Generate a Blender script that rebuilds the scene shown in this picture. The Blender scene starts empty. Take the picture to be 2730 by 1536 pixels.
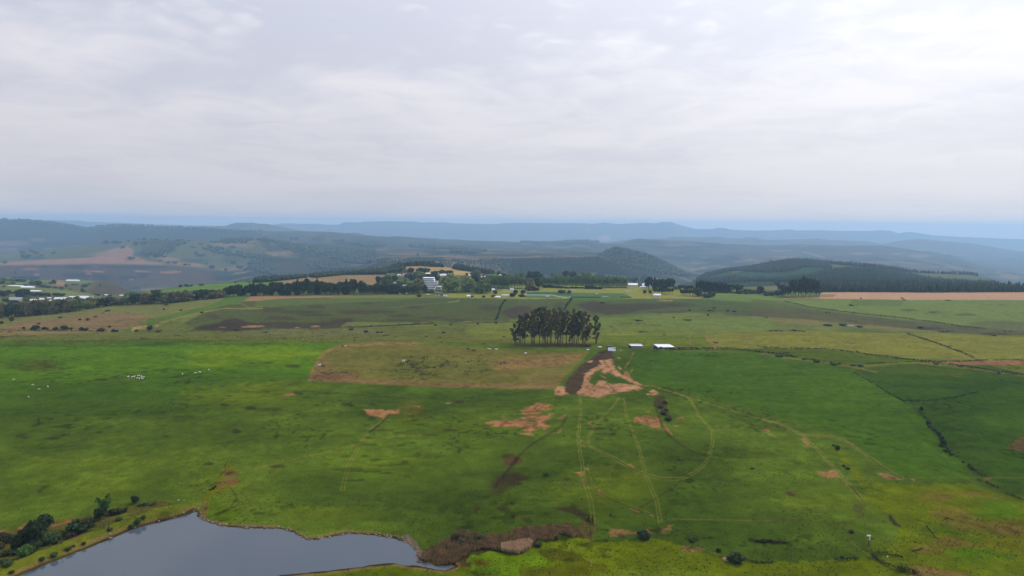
import bpy, math, random
import numpy as np
from mathutils import Vector, Matrix

# ------------------------------------------------------------------ scene, camera, light
scene = bpy.context.scene
COL = scene.collection
PI = math.pi
CAMH = 100.0
FPX = 1820.0
PITCH = math.atan(169.0 / 1820.0)
ROLL = math.atan(24.0 / 2730.0)
CR, SR = math.cos(ROLL), math.sin(ROLL)
CP, SP = math.cos(PITCH), math.sin(PITCH)

cam_d = bpy.data.cameras.new('camera')
cam_d.sensor_width = 36.0
cam_d.lens = 36.0 * FPX / 2730.0
cam_d.clip_start = 1.0
cam_d.clip_end = 90000.0
cam = bpy.data.objects.new('camera', cam_d)
cam.location = (0, 0, CAMH)
cam.rotation_euler = (Matrix.Rotation(PI / 2 - PITCH, 3, 'X') @ Matrix.Rotation(ROLL, 3, 'Z')).to_euler()
COL.objects.link(cam)
scene.camera = cam

SUN_AZ = math.radians(48)      # to the right of straight ahead
SUN_EL = math.radians(44)
SUN_DIR = Vector((math.sin(SUN_AZ) * math.cos(SUN_EL), math.cos(SUN_AZ) * math.cos(SUN_EL), math.sin(SUN_EL)))

sun_d = bpy.data.lights.new('sun', 'SUN')
sun_d.energy = 2.0
sun_d.angle = math.radians(9)
sun_d.color = (1.0, 0.95, 0.86)
sun = bpy.data.objects.new('sun', sun_d)
sun.rotation_euler = (-SUN_DIR).to_track_quat('-Z', 'Y').to_euler()
sun.location = (300, 300, 600)
COL.objects.link(sun)

scene.view_settings.view_transform = 'Standard'
scene.view_settings.look = 'None'
scene.view_settings.gamma = 1.0
scene.view_settings.exposure = 0.0
scene.render.engine = 'CYCLES'
scene.cycles.use_denoising = True
scene.cycles.max_bounces = 5
scene.cycles.diffuse_bounces = 2
scene.cycles.glossy_bounces = 2
scene.cycles.volume_bounces = 2
scene.cycles.transparent_max_bounces = 6
scene.cycles.sample_clamp_indirect = 4.0


def lin(c):
    c = np.asarray(c, float) / 255.0
    return np.where(c <= 0.04045, c / 12.92, ((c + 0.055) / 1.055) ** 2.4)


def N(nt, kind, **kw):
    n = nt.nodes.new(kind)
    for k, v in kw.items():
        if k.startswith('i_'):
            n.inputs[k[2:].replace('_', ' ')].default_value = v
        else:
            setattr(n, k, v)
    return n


def world_setup():
    w = bpy.data.worlds.new('World')
    scene.world = w
    w.use_nodes = True
    nt = w.node_tree
    nt.nodes.clear()
    L = nt.links.new
    out = N(nt, 'ShaderNodeOutputWorld')
    bg = N(nt, 'ShaderNodeBackground')
    bg.inputs['Strength'].default_value = 0.1
    sky = N(nt, 'ShaderNodeTexSky', sky_type='NISHITA', sun_disc=False, sun_elevation=SUN_EL,
            sun_rotation=SUN_AZ)
    tc = N(nt, 'ShaderNodeTexCoord')
    sep = N(nt, 'ShaderNodeSeparateXYZ')
    L(tc.outputs['Generated'], sep.inputs[0])
    # a cloud sheet far overhead: direction projected on a level plane
    zc = N(nt, 'ShaderNodeMath', operation='MAXIMUM')
    L(sep.outputs['Z'], zc.inputs[0]); zc.inputs[1].default_value = 0.0
    za = N(nt, 'ShaderNodeMath', operation='ADD')
    L(zc.outputs[0], za.inputs[0]); za.inputs[1].default_value = 0.10
    dx = N(nt, 'ShaderNodeMath', operation='DIVIDE'); L(sep.outputs['X'], dx.inputs[0]); L(za.outputs[0], dx.inputs[1])
    dy = N(nt, 'ShaderNodeMath', operation='DIVIDE'); L(sep.outputs['Y'], dy.inputs[0]); L(za.outputs[0], dy.inputs[1])
    cb = N(nt, 'ShaderNodeCombineXYZ'); L(dx.outputs[0], cb.inputs[0]); L(dy.outputs[0], cb.inputs[1])
    cb.inputs[2].default_value = 3.7
    n1 = N(nt, 'ShaderNodeTexNoise'); n1.inputs['Scale'].default_value = 0.55
    n1.inputs['Detail'].default_value = 6; n1.inputs['Roughness'].default_value = 0.5
    n1.inputs['Distortion'].default_value = 0.6
    L(cb.outputs[0], n1.inputs['Vector'])
    n2 = N(nt, 'ShaderNodeTexNoise'); n2.inputs['Scale'].default_value = 2.6
    n2.inputs['Detail'].default_value = 8; n2.inputs['Roughness'].default_value = 0.6
    n2.inputs['Distortion'].default_value = 0.8
    L(cb.outputs[0], n2.inputs['Vector'])
    m = N(nt, 'ShaderNodeMath', operation='MULTIPLY_ADD')
    L(n2.outputs['Fac'], m.inputs[0]); m.inputs[1].default_value = 0.42; L(n1.outputs['Fac'], m.inputs[2])
    n3 = N(nt, 'ShaderNodeTexVoronoi', feature='SMOOTH_F1'); n3.inputs['Scale'].default_value = 5.5
    n3.inputs['Smoothness'].default_value = 0.6
    wv1 = N(nt, 'ShaderNodeTexNoise'); wv1.inputs['Scale'].default_value = 5.0; wv1.inputs['Detail'].default_value = 4
    L(cb.outputs[0], wv1.inputs['Vector'])
    wsc = N(nt, 'ShaderNodeVectorMath', operation='SCALE'); L(wv1.outputs['Color'], wsc.inputs[0]); wsc.inputs['Scale'].default_value = 0.35
    wad = N(nt, 'ShaderNodeVectorMath', operation='ADD'); L(cb.outputs[0], wad.inputs[0]); L(wsc.outputs[0], wad.inputs[1])
    L(wad.outputs[0], n3.inputs['Vector'])
    mk = N(nt, 'ShaderNodeMapRange', interpolation_type='SMOOTHSTEP'); mk.inputs['From Min'].default_value = 0.18; mk.inputs['From Max'].default_value = 0.30
    mk.inputs['To Min'].default_value = 0.0; mk.inputs['To Max'].default_value = -0.42
    L(sep.outputs['Z'], mk.inputs['Value'])
    rp = N(nt, 'ShaderNodeMath', operation='MULTIPLY'); L(n3.outputs['Distance'], rp.inputs[0]); L(mk.outputs[0], rp.inputs[1])
    m0 = m
    m = N(nt, 'ShaderNodeMath', operation='ADD'); L(m0.outputs[0], m.inputs[0]); L(rp.outputs[0], m.inputs[1])
    ramp = N(nt, 'ShaderNodeValToRGB')
    ramp.color_ramp.interpolation = 'EASE'
    e = ramp.color_ramp.elements
    e[0].position = 0.52; e[0].color = (5.2, 5.4, 6.35, 1)
    e[1].position = 0.86; e[1].color = (7.3, 7.15, 7.6, 1)
    L(m.outputs[0], ramp.inputs['Fac'])
    # the veil of light haze thickens towards the horizon
    hz = N(nt, 'ShaderNodeMapRange'); hz.inputs['From Min'].default_value = 0.0; hz.inputs['From Max'].default_value = 0.30
    hz.inputs['To Min'].default_value = 0.75; hz.inputs['To Max'].default_value = 0.0
    hz.interpolation_type = 'SMOOTHSTEP'
    L(sep.outputs['Z'], hz.inputs['Value'])
    mxh = N(nt, 'ShaderNodeMix', data_type='RGBA')
    L(hz.outputs[0], mxh.inputs['Factor']); L(ramp.outputs[0], mxh.inputs[6])
    mxh.inputs[7].default_value = (6.55, 6.3, 6.8, 1)
    # aureole of the veiled sun
    dot = N(nt, 'ShaderNodeVectorMath', operation='DOT_PRODUCT')
    L(tc.outputs['Generated'], dot.inputs[0]); dot.inputs[1].default_value = tuple(SUN_DIR)
    mx = N(nt, 'ShaderNodeMath', operation='MAXIMUM'); L(dot.outputs['Value'], mx.inputs[0]); mx.inputs[1].default_value = 0.0
    pw = N(nt, 'ShaderNodeMath', operation='POWER'); L(mx.outputs[0], pw.inputs[0]); pw.inputs[1].default_value = 4.0
    gl = N(nt, 'ShaderNodeVectorMath', operation='SCALE'); gl.inputs[0].default_value = (5.6, 5.6, 5.4)
    L(pw.outputs[0], gl.inputs['Scale'])
    add = N(nt, 'ShaderNodeVectorMath', operation='ADD')
    L(mxh.outputs[2], add.inputs[0]); L(gl.outputs[0], add.inputs[1])
    # an overcast sky grows brighter from the horizon to the zenith
    ze = N(nt, 'ShaderNodeMath', operation='MULTIPLY_ADD'); L(zc.outputs[0], ze.inputs[0]); ze.inputs[1].default_value = 0.95; ze.inputs[2].default_value = 0.95
    scl = N(nt, 'ShaderNodeVectorMath', operation='SCALE'); L(add.outputs[0], scl.inputs[0]); L(ze.outputs[0], scl.inputs['Scale'])
    mxs = N(nt, 'ShaderNodeMix', data_type='RGBA'); mxs.inputs['Factor'].default_value = 0.95
    L(sky.outputs[0], mxs.inputs[6]); L(scl.outputs[0], mxs.inputs[7])
    L(mxs.outputs[2], bg.inputs['Color'])
    L(bg.outputs[0], out.inputs[0])


world_setup()

# ------------------------------------------------------------------ helpers
def vnoise(x, y, seed=0):
    ix = np.floor(x).astype(np.int64); iy = np.floor(y).astype(np.int64)
    fx = x - ix; fy = y - iy
    fx = fx * fx * fx * (fx * (fx * 6 - 15) + 10); fy = fy * fy * fy * (fy * (fy * 6 - 15) + 10)

    def h(a, b):
        n = (a * 374761393 + b * 668265263 + seed * 974634777) & 0xFFFFFFFF
        n = ((n ^ (n >> 13)) * 1274126177) & 0xFFFFFFFF
        n = (n ^ (n >> 16)) & 0xFFFF
        return n / 65535.0
    a = h(ix, iy); b = h(ix + 1, iy); c = h(ix, iy + 1); d = h(ix + 1, iy + 1)
    return (a + (b - a) * fx) * (1 - fy) + (c + (d - c) * fx) * fy


def fbm(x, y, seed=0, octv=4, rough=0.5):
    s = 0.0; a = 1.0; t = 0.0
    for i in range(octv):
        s = s + a * vnoise(x * 2 ** i + 17.3 * i, y * 2 ** i - 9.1 * i, seed + i)
        t += a; a *= rough
    return s / t * 2 - 1     # about -1..1 (mostly -.5...5)


def wv(v): return (v - 768.0) / FPX
def slope(v):                # drop per metre of depth for photo row v
    w = wv(v); return (SP + w * CP) / (CP - w * SP)
def level(u, v):             # take the slight roll of the camera out of a photo position
    du, dv = u - 1365.0, v - 768.0
    return 1365.0 + CR * du + SR * dv, 768.0 - SR * du + CR * dv
def ray(u, v):               # x/y and drop/y of the sight line through photo position u, v
    a, b = level(u, v)
    return (a - 1365.0) / (FPX * (CP - wv(b) * SP)), slope(b)
def tcol(u, v): return ray(u, v)[0]
def project(x, y, z):
    zc = CP * y - SP * (z - CAMH)
    yc = SP * y + CP * (z - CAMH)
    a = FPX * x / zc; b = -FPX * yc / zc
    return 1365 + CR * a - SR * b, 768 + SR * a + CR * b


# ------------------------------------------------------------------ terrain
# ranges of hills as crest lines: (depth, [(u, v) ...]) read off one after the other, valleys between them
def lay(y, pts):
    pts = sorted(pts)
    t = np.array([tcol(u, v) for u, v in pts])
    yy = np.interp([p[0] for p in pts], [a for a, b in y], [b for a, b in y]) if isinstance(y, list) else np.full(len(pts), float(y))
    z = CAMH - yy * np.array([ray(u, v)[1] for u, v in pts])
    return t, yy, z


LAY = [
    lay(30, [(1365, 768)]),                               # replaced below by level ground
    lay([(0, 560), (1500, 560), (2100, 636), (2730, 640)], [(0, 768)]),
    lay([(0, 700), (1500, 700), (2200, 780), (2730, 790)], [(-200, 875), (0, 876), (300, 879), (700, 884), (1300, 882), (1900, 884), (2300, 882), (2730, 890)]),
    lay([(0, 850), (590, 960), (1000, 1000), (2730, 1000)], [(-200, 868), (0, 848), (300, 815), (590, 794), (700, 790), (1000, 787), (1400, 787), (1900, 793), (2200, 791), (2730, 790)]),
    lay([(0, 1080), (600, 1100), (2730, 1100)], [(-200, 826), (0, 812), (300, 806), (430, 790), (590, 776), (900, 768), (1900, 768), (2100, 779), (2730, 779)]),
    lay([(0, 1350), (1900, 1300), (2100, 1450), (2730, 1450)], [(-200, 772), (0, 770), (150, 776), (258, 788), (290, 791), (350, 784), (386, 778), (424, 773), (516, 761), (625, 753.5), (700, 752), (870, 748), (1000, 748), (1300, 750), (1500, 755), (1700, 764), (1800, 774), (1900, 778), (2030, 779), (2200, 779), (2730, 784)]),
    lay(1620, [(-200, 756), (0, 758), (81, 766), (149, 771), (258, 789), (330, 797), (424, 782), (600, 760), (700, 752), (748, 750), (870, 736.6), (952, 732), (1028, 724), (1079, 711), (1115, 709), (1183, 712), (1251, 721.7), (1305, 730), (1400, 738), (1600, 745), (1700, 757), (1800, 770), (1860, 768), (2000, 764), (2100, 758), (2300, 757), (2730, 768)]),
    lay([(0, 2200), (500, 2200), (800, 1950), (2000, 2000), (2730, 2050)], [(-200, 745), (61, 745.5), (149, 745.5), (251, 748), (299, 754), (340, 776), (400, 792), (600, 780), (1000, 765), (1250, 765), (1700, 775), (1806, 768), (1900, 756), (2000, 747), (2120, 738), (2231, 726), (2329, 728), (2410, 742), (2492, 755), (2573, 762), (2730, 768)]),
    lay([(0, 2500), (1000, 2400), (2000, 2700), (2730, 2700)], [(-200, 768), (300, 785), (1000, 785), (1700, 785), (1806, 764), (1844, 750), (1863, 740), (1876, 735), (1931, 722), (2012, 712), (2071, 701), (2111, 696), (2152, 697), (2207, 703), (2274, 709), (2356, 717), (2424, 727), (2492, 730), (2587, 733), (2628, 741), (2668, 753), (2696, 759), (2730, 762)]),
    lay(3250, [(-200, 745), (0, 752), (300, 768), (480, 772), (560, 765), (640, 752), (740, 745), (830, 740), (900, 732), (965, 712), (1017, 692), (1104, 688), (1223, 694), (1380, 694), (1455, 692), (1585, 690), (1618, 698), (1659, 714), (1713, 733), (1800, 750), (1850, 762), (2000, 800), (2730, 800)]),
    lay(3900, [(-200, 708), (0, 708), (245, 703), (516, 715), (557, 723), (600, 735), (700, 722), (800, 712), (900, 708), (979, 705), (1006, 688), (1100, 684), (1400, 686), (1500, 685), (1560, 690), (1591, 688), (1618, 671), (1643, 662), (1672, 670), (1740, 686), (1795, 712), (1822, 725), (1849, 738), (1900, 750), (2000, 760), (2730, 775)]),
    lay([(0, 4900), (1000, 4900), (1500, 5000), (2730, 5000)], [(-200, 690), (0, 682), (60, 677), (136, 665), (245, 655), (299, 647), (380, 640), (435, 642), (516, 643), (557, 646), (584, 642), (652, 640), (710, 640), (734, 648), (759, 652), (816, 657), (870, 664), (1001, 670), (1100, 668), (1223, 670), (1360, 671), (1500, 672), (1591, 672), (1650, 680), (1740, 700), (1850, 725), (1960, 712), (2050, 694), (2200, 694), (2400, 704), (2600, 730), (2730, 745)]),
    lay(5900, [(-200, 680), (0, 672), (300, 662), (600, 660), (750, 650), (900, 648), (1100, 660), (1400, 664), (1500, 668), (1600, 680), (1850, 690), (2000, 684), (2300, 684), (2500, 700), (2730, 735)]),
    lay(7600, [(-200, 584), (0, 587), (68, 589), (136, 594.5), (190, 603.5), (228, 610), (245, 607), (272, 603), (312, 601), (361, 603), (424, 606), (435, 608), (543, 609.7), (611, 615), (679, 617), (729, 618.7), (813, 617), (881, 618), (916, 621.4), (957, 622.5), (976, 627), (1033, 631.7), (1060, 631), (1112, 634.7), (1164, 637.4), (1169, 639.3), (1223, 641), (1278, 642), (1360, 645), (1414, 647), (1477, 649.7), (1499, 649), (1518, 643.7), (1553, 643.7), (1602, 648), (1620, 650), (1659, 644), (1700, 638), (1740, 642), (1822, 643), (1950, 650), (2079, 655), (2166, 653), (2302, 655), (2356, 658), (2383, 661), (2432, 668.7), (2503, 676.8), (2519, 680.4), (2535, 680.4), (2565, 689), (2601, 701), (2682, 712), (2730, 720), (2900, 740)]),
    lay(8800, [(-200, 640), (1400, 668), (1700, 662), (2350, 668), (2500, 690), (2587, 695), (2628, 690), (2730, 693), (2900, 700)]),
    lay(10800, [(-200, 640), (0, 635), (400, 612), (543, 604), (603, 601), (628, 593), (677, 593.7), (687, 596.5), (712, 597.2), (802, 616), (900, 640), (1500, 660), (1672, 641), (1690, 638), (1762, 638), (1776, 637), (1795, 633), (1838, 634), (1876, 634.5), (1903, 632), (1925, 632.6), (1939, 634.7), (1979, 635.5), (1990, 633.4), (2018, 634.7), (2031, 639.6), (2060, 640.4), (2160, 639), (2179, 636.6), (2212, 641), (2318, 646), (2348, 652), (2362, 650), (2383, 644), (2446, 637), (2519, 644), (2601, 652), (2682, 666), (2730, 673), (2900, 690)]),
    lay(12800, [(-200, 650), (0, 648), (603, 635), (802, 650), (2000, 665), (2500, 675), (2730, 690)]),
    lay(17000, [(-200, 590), (0, 590), (90, 588.5), (147, 587.5), (209, 587.5), (225, 590.7), (266, 592.6), (364, 595.3), (424, 598.6), (516, 600.8), (600, 603), (700, 601), (721, 599.4), (756, 595.3), (789, 597), (854, 596.7), (870, 598.9), (907, 598.6), (914, 593), (922, 591.8), (960, 593), (967, 591.2), (1030, 590), (1112, 591), (1126, 594.5), (1142, 593), (1196, 593.7), (1204, 595.3), (1327, 597.5), (1343, 594.8), (1380, 594.2), (1477, 595.3), (1550, 594.8), (1580, 597.5), (1610, 593.4), (1648, 597.8), (1713, 594), (1749, 595.3), (1762, 592.6), (1789, 591.8), (1798, 595.3), (1822, 603.5), (1857, 611), (1901, 611), (1912, 607.8), (1933, 608.4), (1950, 613), (2012, 615), (2057, 614.3), (2106, 612), (2120, 615), (2182, 614.3), (2236, 616), (2323, 616), (2345, 614), (2378, 615.7), (2386, 620.3), (2397, 622), (2421, 618), (2454, 623), (2492, 628.5), (2546, 631), (2628, 634), (2730, 638.8), (2900, 645)]),
    lay(19000, [(-200, 640), (1300, 640), (2730, 680)]),
]
TT = np.linspace(-1.7, 1.7, 3401)
KY = np.zeros((len(LAY), len(TT))); KZ = np.zeros_like(KY)


def smooth(a, n):
    k = np.ones(n) / n
    return np.convolve(np.pad(a, n // 2, mode='edge'), k, mode='valid')[:len(a)]


for k, (t, yy, z) in enumerate(LAY):
    if k == 0:
        KY[k] = 30; KZ[k] = 0; continue
    if k == 1:
        tu = np.array([tcol(u, 905) for u in (0, 1500, 2100, 2730)])
        KY[k] = smooth(np.interp(TT, tu, [560, 560, 636, 640]), 101); KZ[k] = 0; continue
    KY[k] = smooth(np.interp(TT, t, yy), 61)
    KZ[k] = np.interp(TT, t, z)
    KZ[k] = smooth(KZ[k], 5 if k > 9 else 9)
KM = np.zeros_like(KY)
for k in range(1, len(LAY) - 1):
    d0 = (KZ[k] - KZ[k - 1]) / (KY[k] - KY[k - 1]); d1 = (KZ[k + 1] - KZ[k]) / (KY[k + 1] - KY[k])
    same = (d0 * d1) > 0
    KM[k] = np.where(same, 2 * d0 * d1 / np.where(same, d0 + d1, 1), 0)

POND = [(-30, 1566), (41, 1536), (114, 1505), (217, 1466), (310, 1427), (342, 1412), (395, 1396), (483, 1372), (522, 1358), (527, 1366), (533, 1378), (551, 1391), (570, 1396), (588, 1402), (640, 1405), (700, 1407), (746, 1409), (785, 1418), (816, 1437), (847, 1437), (877, 1431), (926, 1421), (987, 1424), (1057, 1433), (1088, 1448), (1112, 1475), (1123, 1492), (1145, 1499), (1163, 1508), (1207, 1503), (1218, 1510), (1185, 1521), (1141, 1514), (1088, 1508), (1049, 1501), (987, 1508), (921, 1517), (855, 1525), (750, 1534), (700, 1560), (500, 1620), (-100, 1660)]


def poly_dist(px, py, pts, closed=True):
    """signed distance (inside negative) from points to a polygon, or distance to a polyline"""
    P = np.array(pts, float)
    d = np.full(px.shape, 1e9); ins = np.zeros(px.shape, bool)
    n = len(P)
    for i in range(n if closed else n - 1):
        a = P[i]; b = P[(i + 1) % n]
        ex, ey = b - a
        L2 = ex * ex + ey * ey + 1e-9
        tt = np.clip(((px - a[0]) * ex + (py - a[1]) * ey) / L2, 0, 1)
        dd = (px - a[0] - tt * ex) ** 2 + (py - a[1] - tt * ey) ** 2
        d = np.minimum(d, dd)
        if closed:
            c = ((a[1] > py) != (b[1] > py))
            xi = a[0] + (py - a[1]) * ex / (ey if abs(ey) > 1e-9 else 1e-9)
            ins ^= c & (px < xi)
    d = np.sqrt(d)
    return np.where(ins, -d, d) if closed else d


def ground_at(u, v, z=0.0):
    t, sl = ray(u, v)
    y = (CAMH - z) / sl
    return t * y, y


PW = [ground_at(u, v) for u, v in POND]
PCX = (min(p[0] for p in PW) - 60, max(p[0] for p in PW) + 60)
PCY = (min(p[1] for p in PW) - 60, max(p[1] for p in PW) + 60)
DAM = [ground_at(u, v) for u, v in [(-60, 1560), (0, 1534), (100, 1492), (200, 1452), (300, 1414), (400, 1382), (490, 1362)]]
GULLY = [ground_at(u, v) for u, v in [(2455, 1082), (2475, 1125), (2500, 1160), (2512, 1195), (2540, 1210), (2590, 1245), (2620, 1270), (2665, 1302), (2715, 1325)]]


def height(x, y, fine=True):
    x = np.asarray(x, float); y = np.asarray(y, float)
    sh = np.broadcast(x, y).shape
    x = np.broadcast_to(x, sh).ravel(); y = np.broadcast_to(y, sh).ravel()
    t = np.clip(x / np.maximum(y, 1.0), -1.7, 1.7)
    fi = (t + 1.7) / 0.001
    i0 = np.clip(fi.astype(int), 0, len(TT) - 2); fr = fi - i0
    z = np.zeros_like(x)
    yc = np.clip(y, 30.001, 18999)
    ya = KY[0][i0] * (1 - fr) + KY[0][i0 + 1] * fr
    for k in range(len(LAY) - 1):
        yb = KY[k + 1][i0] * (1 - fr) + KY[k + 1][i0 + 1] * fr
        m = (yc >= ya) & (yc < yb)
        if m.any():
            ii = i0[m]; f = fr[m]
            g = lambda A, kk: A[kk][ii] * (1 - f) + A[kk][ii + 1] * f
            dy = yb[m] - ya[m]; s = (yc[m] - ya[m]) / dy
            h00 = 2 * s**3 - 3 * s**2 + 1; h10 = s**3 - 2 * s**2 + s; h01 = -2 * s**3 + 3 * s**2; h11 = s**3 - s**2
            z[m] = h00 * g(KZ, k) + h10 * dy * g(KM, k) + h01 * g(KZ, k + 1) + h11 * dy * g(KM, k + 1)
        ya = yb
    # near undulation
    near = np.clip((1400 - y) / 500, 0, 1)
    dpond = np.full_like(x, 60.0)
    m = (x > PCX[0]) & (x < PCX[1]) & (y > PCY[0]) & (y < PCY[1])
    if m.any():
        dpond[m] = np.minimum(60, poly_dist(x[m], y[m], PW))
    pf = np.clip(dpond / 50, 0, 1)
    z = z + near * pf * (2.2 * fbm(x / 130, y / 130, 3, 3) + 0.7 * fbm(x / 34, y / 34, 9, 2))
    if fine:
        m = y < 1000
        z[m] += (np.clip(pf, 0.1, 1) * (0.30 * fbm(x / 7, y / 7, 21, 3) + 0.10 * fbm(x / 1.6, y / 1.6, 31, 2)))[m]
    # pond basin, dam wall
    m = (dpond < 55) & (y < 420)
    if m.any():
        xm, ym, dm = x[m], y[m], dpond[m] + 0.9 * fbm(x[m] / 4.5, y[m] / 4.5, 77, 3)
        zz = z[m] + np.where(dm < 0, np.maximum(dm * 0.35, -3.0), np.clip(dm * 0.10, 0, 0.5))
        dd = poly_dist(xm, ym, DAM, closed=False)
        zz += 1.6 * np.exp(-(dd / 3.2) ** 2) * (dm > -2)
        # land behind the dam lies lower
        z[m] = zz
    m = (y < 520) & (x > 150)
    if m.any():
        dd = poly_dist(x[m], y[m], GULLY, closed=False)
        z[m] -= 2.2 * np.exp(-(dd / 6.0) ** 2)
    # spurs and gullies of the far country
    m = y > 1150
    if m.any():
        xm, ym = x[m], y[m]
        e = np.clip((ym - 1150) / 900, 0, 1)
        r = 0
        for lam, a, sd in ((900, 13, 5), (380, 7, 6), (150, 3.0, 7), (60, 1.0, 8)):
            n = vnoise(xm / lam, ym / lam * 0.8, sd)
            r = r + a * (0.5 - np.abs(2 * n - 1)) * np.clip(ym / 4000, 0.25, 2.2)
        e = e * np.where(ym > 13500, 0.45, 1.0)
        z[m] += e * r * 0.62
        fa = np.clip((ym - 2600) / 600, 0, 1) * np.clip((16500 - ym) / 3500, 0, 1)
    return z.reshape(sh)

# --- rows and columns of the sheet
rows = []
for v in np.arange(1700, 1560, -14): rows.append(CAMH / slope(v))
for v in np.arange(1560, 1330, -2.2): rows.append(CAMH / slope(v))
for v in np.arange(1330, 900, -1.9): rows.append(CAMH / slope(v))
yv = rows[-1]
while yv < 1150: yv *= 1.0042; rows.append(yv)
while yv < 2800: yv *= 1.0075; rows.append(yv)
while yv < 8000: yv *= 1.0085; rows.append(yv)
while yv < 18800: yv *= 1.0120; rows.append(yv)
rows = [32.0, 60.0, 100.0] + rows
YR = np.array(rows)
tin = 0.775
TC = np.concatenate([np.linspace(-1.6, -1.05, 8), np.linspace(-1.0, -0.78, 45), np.linspace(-tin, tin, 1080), np.linspace(0.78, 1.0, 45), np.linspace(1.05, 1.6, 8)])
GX = TC[None, :] * YR[:, None]; GY = np.repeat(YR[:, None], len(TC), 1)
GZ = height(GX, GY)
gx, gy, gz = GX.ravel(), GY.ravel(), GZ.ravel()
GU, GV = project(gx, gy, gz)
print('terrain', GX.shape)

# --- colours of the land (turf, soil, dry grass, crops) as they stay put on it
def C(r, g, b): return lin((r, g, b))
KALB = 0.68
NX1 = fbm(gx / 60, gy / 60, 101, 4); NX2 = fbm(gx / 14, gy / 14, 103, 4); NX3 = fbm(gx / 3.0, gy / 3.0, 105, 3)
NF = fbm(gx / 420, gy / 420, 107, 5, 0.6)
col = np.zeros((gx.size, 3))


def base(mask, c): col[mask] = c


near_m = gy < 1120
b1, b2 = C(60, 86, 31), C(84, 112, 40)
w = np.clip(0.5 + 0.9 * NX1 + 0.25 * NX2, 0, 1)[:, None]
col[:] = b1 * (1 - w) + b2 * w
wobx = 1.0 * NX2 + 0.6 * NX3; woby = fbm(gx / 11 + 40, gy / 11, 109, 3)
scale_px = FPX / np.maximum(gy, 50)      # px per metre


def fr(name):
    return {'z1': (0, 900, .43887), 'z2': (680, 900, .43887), 'z3': (1360, 900, .43887), 'z4': (2030, 900, .43887),
            'A': (0, 560, .27174), 'B': (680, 560, .27174), 'C': (1360, 560, .27174), 'D': (2030, 560, .27174), 'P': (0, 0, 1.0),
            'V': (0, 700, .13587), 'W': (0, 1300, .16304), 'R': (1100, 1380, .16304), 'S': (2250, 1350, .12836)}[name]


def cv(f, pts):
    ox, oy, s = fr(f)
    return [(ox + p[0] * s, oy + p[1] * s) for p in pts]


def select(pts, pad, yr=None):
    P = np.array(pts)
    m = (GU > P[:, 0].min() - pad) & (GU < P[:, 0].max() + pad) & (GV > P[:, 1].min() - pad) & (GV < P[:, 1].max() + pad)
    if yr: m &= (gy >= yr[0]) & (gy < yr[1])
    return np.nonzero(m)[0]


def put(ix, a, c, streak=0.0):
    a = np.clip(a, 0, 1)[:, None]
    c = np.asarray(c)
    col[ix] = col[ix] * (1 - a) + c * a


def paint(f, pts, rgb, feather=3.0, op=1.0, wob=3.0, yr=None, rag=0.0):
    """a patch of ground: outline on the land, edge feather and raggedness"""
    P = cv(f, pts)
    ix = select(P, feather + wob * 2 + 2, yr)
    if not len(ix): return
    s = np.clip(scale_px[ix] / 6, 0.12, 1.3)
    d = poly_dist(GU[ix] + wob * s * (2.2 * wobx[ix] + 1.6 * NX3[ix]), GV[ix] + wob * s * (woby[ix] + 0.9 * NX3[ix]), P)
    a = np.clip(0.5 - d / max(feather, 0.5), 0, 1)
    a = a * a * (3 - 2 * a)
    if rag:
        n = 0.55 * NX2[ix] + 0.8 * NX3[ix]
        a = a * np.clip(1 - rag * 0.5 + rag * 3.0 * n + (1 - rag) * 0.4, 0, 1)
    put(ix, a * op, C(*rgb))


def blob(f, cx, cy, rx, ry, rgb, op=1.0, soft=0.5, wob=4.0, yr=None, rag=0.0):
    n = 14
    pts = [(cx + rx * math.cos(2 * PI * i / n), cy + ry * math.sin(2 * PI * i / n)) for i in range(n)]
    s = fr(f)[2]
    paint(f, pts, rgb, feather=max(1.5, soft * 2 * min(rx, ry) * s), op=op, wob=wob, yr=yr, rag=rag)


def line(f, pts, rgb, width=2.0, op=1.0, wob=1.0, double=0.0, yr=None, broken=0.0):
    P = cv(f, pts)
    ix = select(P, width * 3 + 6 + double, yr)
    if not len(ix): return
    s = np.clip(scale_px[ix] / 6, 0.2, 1.3)
    u = GU[ix] + wob * 1.5 * s * NX2[ix]; v = GV[ix] + wob * s * woby[ix]
    offs = [0] if not double else [-double / 2, double / 2]
    A = np.zeros(len(ix))
    for o in offs:
        Q = P
        if o:
            Q = []
            for i, p in enumerate(P):
                a = P[max(0, i - 1)]; b = P[min(len(P) - 1, i + 1)]
                dx, dy = b[0] - a[0], b[1] - a[1]; L = math.hypot(dx, dy) + 1e-6
                k = max(0.35, (p[1] - 850) / 550)
                Q.append((p[0] - dy / L * o * k, p[1] + dx / L * o * k * 0.75))
        d = poly_dist(u, v, Q, closed=False)
        A = np.maximum(A, np.clip(1.25 - d / (width * 0.5 + 0.6), 0, 1))
    if broken: A = A * np.clip(1 - broken + broken * 3 * (NX2[ix] + 0.3 * NX3[ix] + 0.15), 0, 1)
    put(ix, A * op, C(*rgb))


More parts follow.
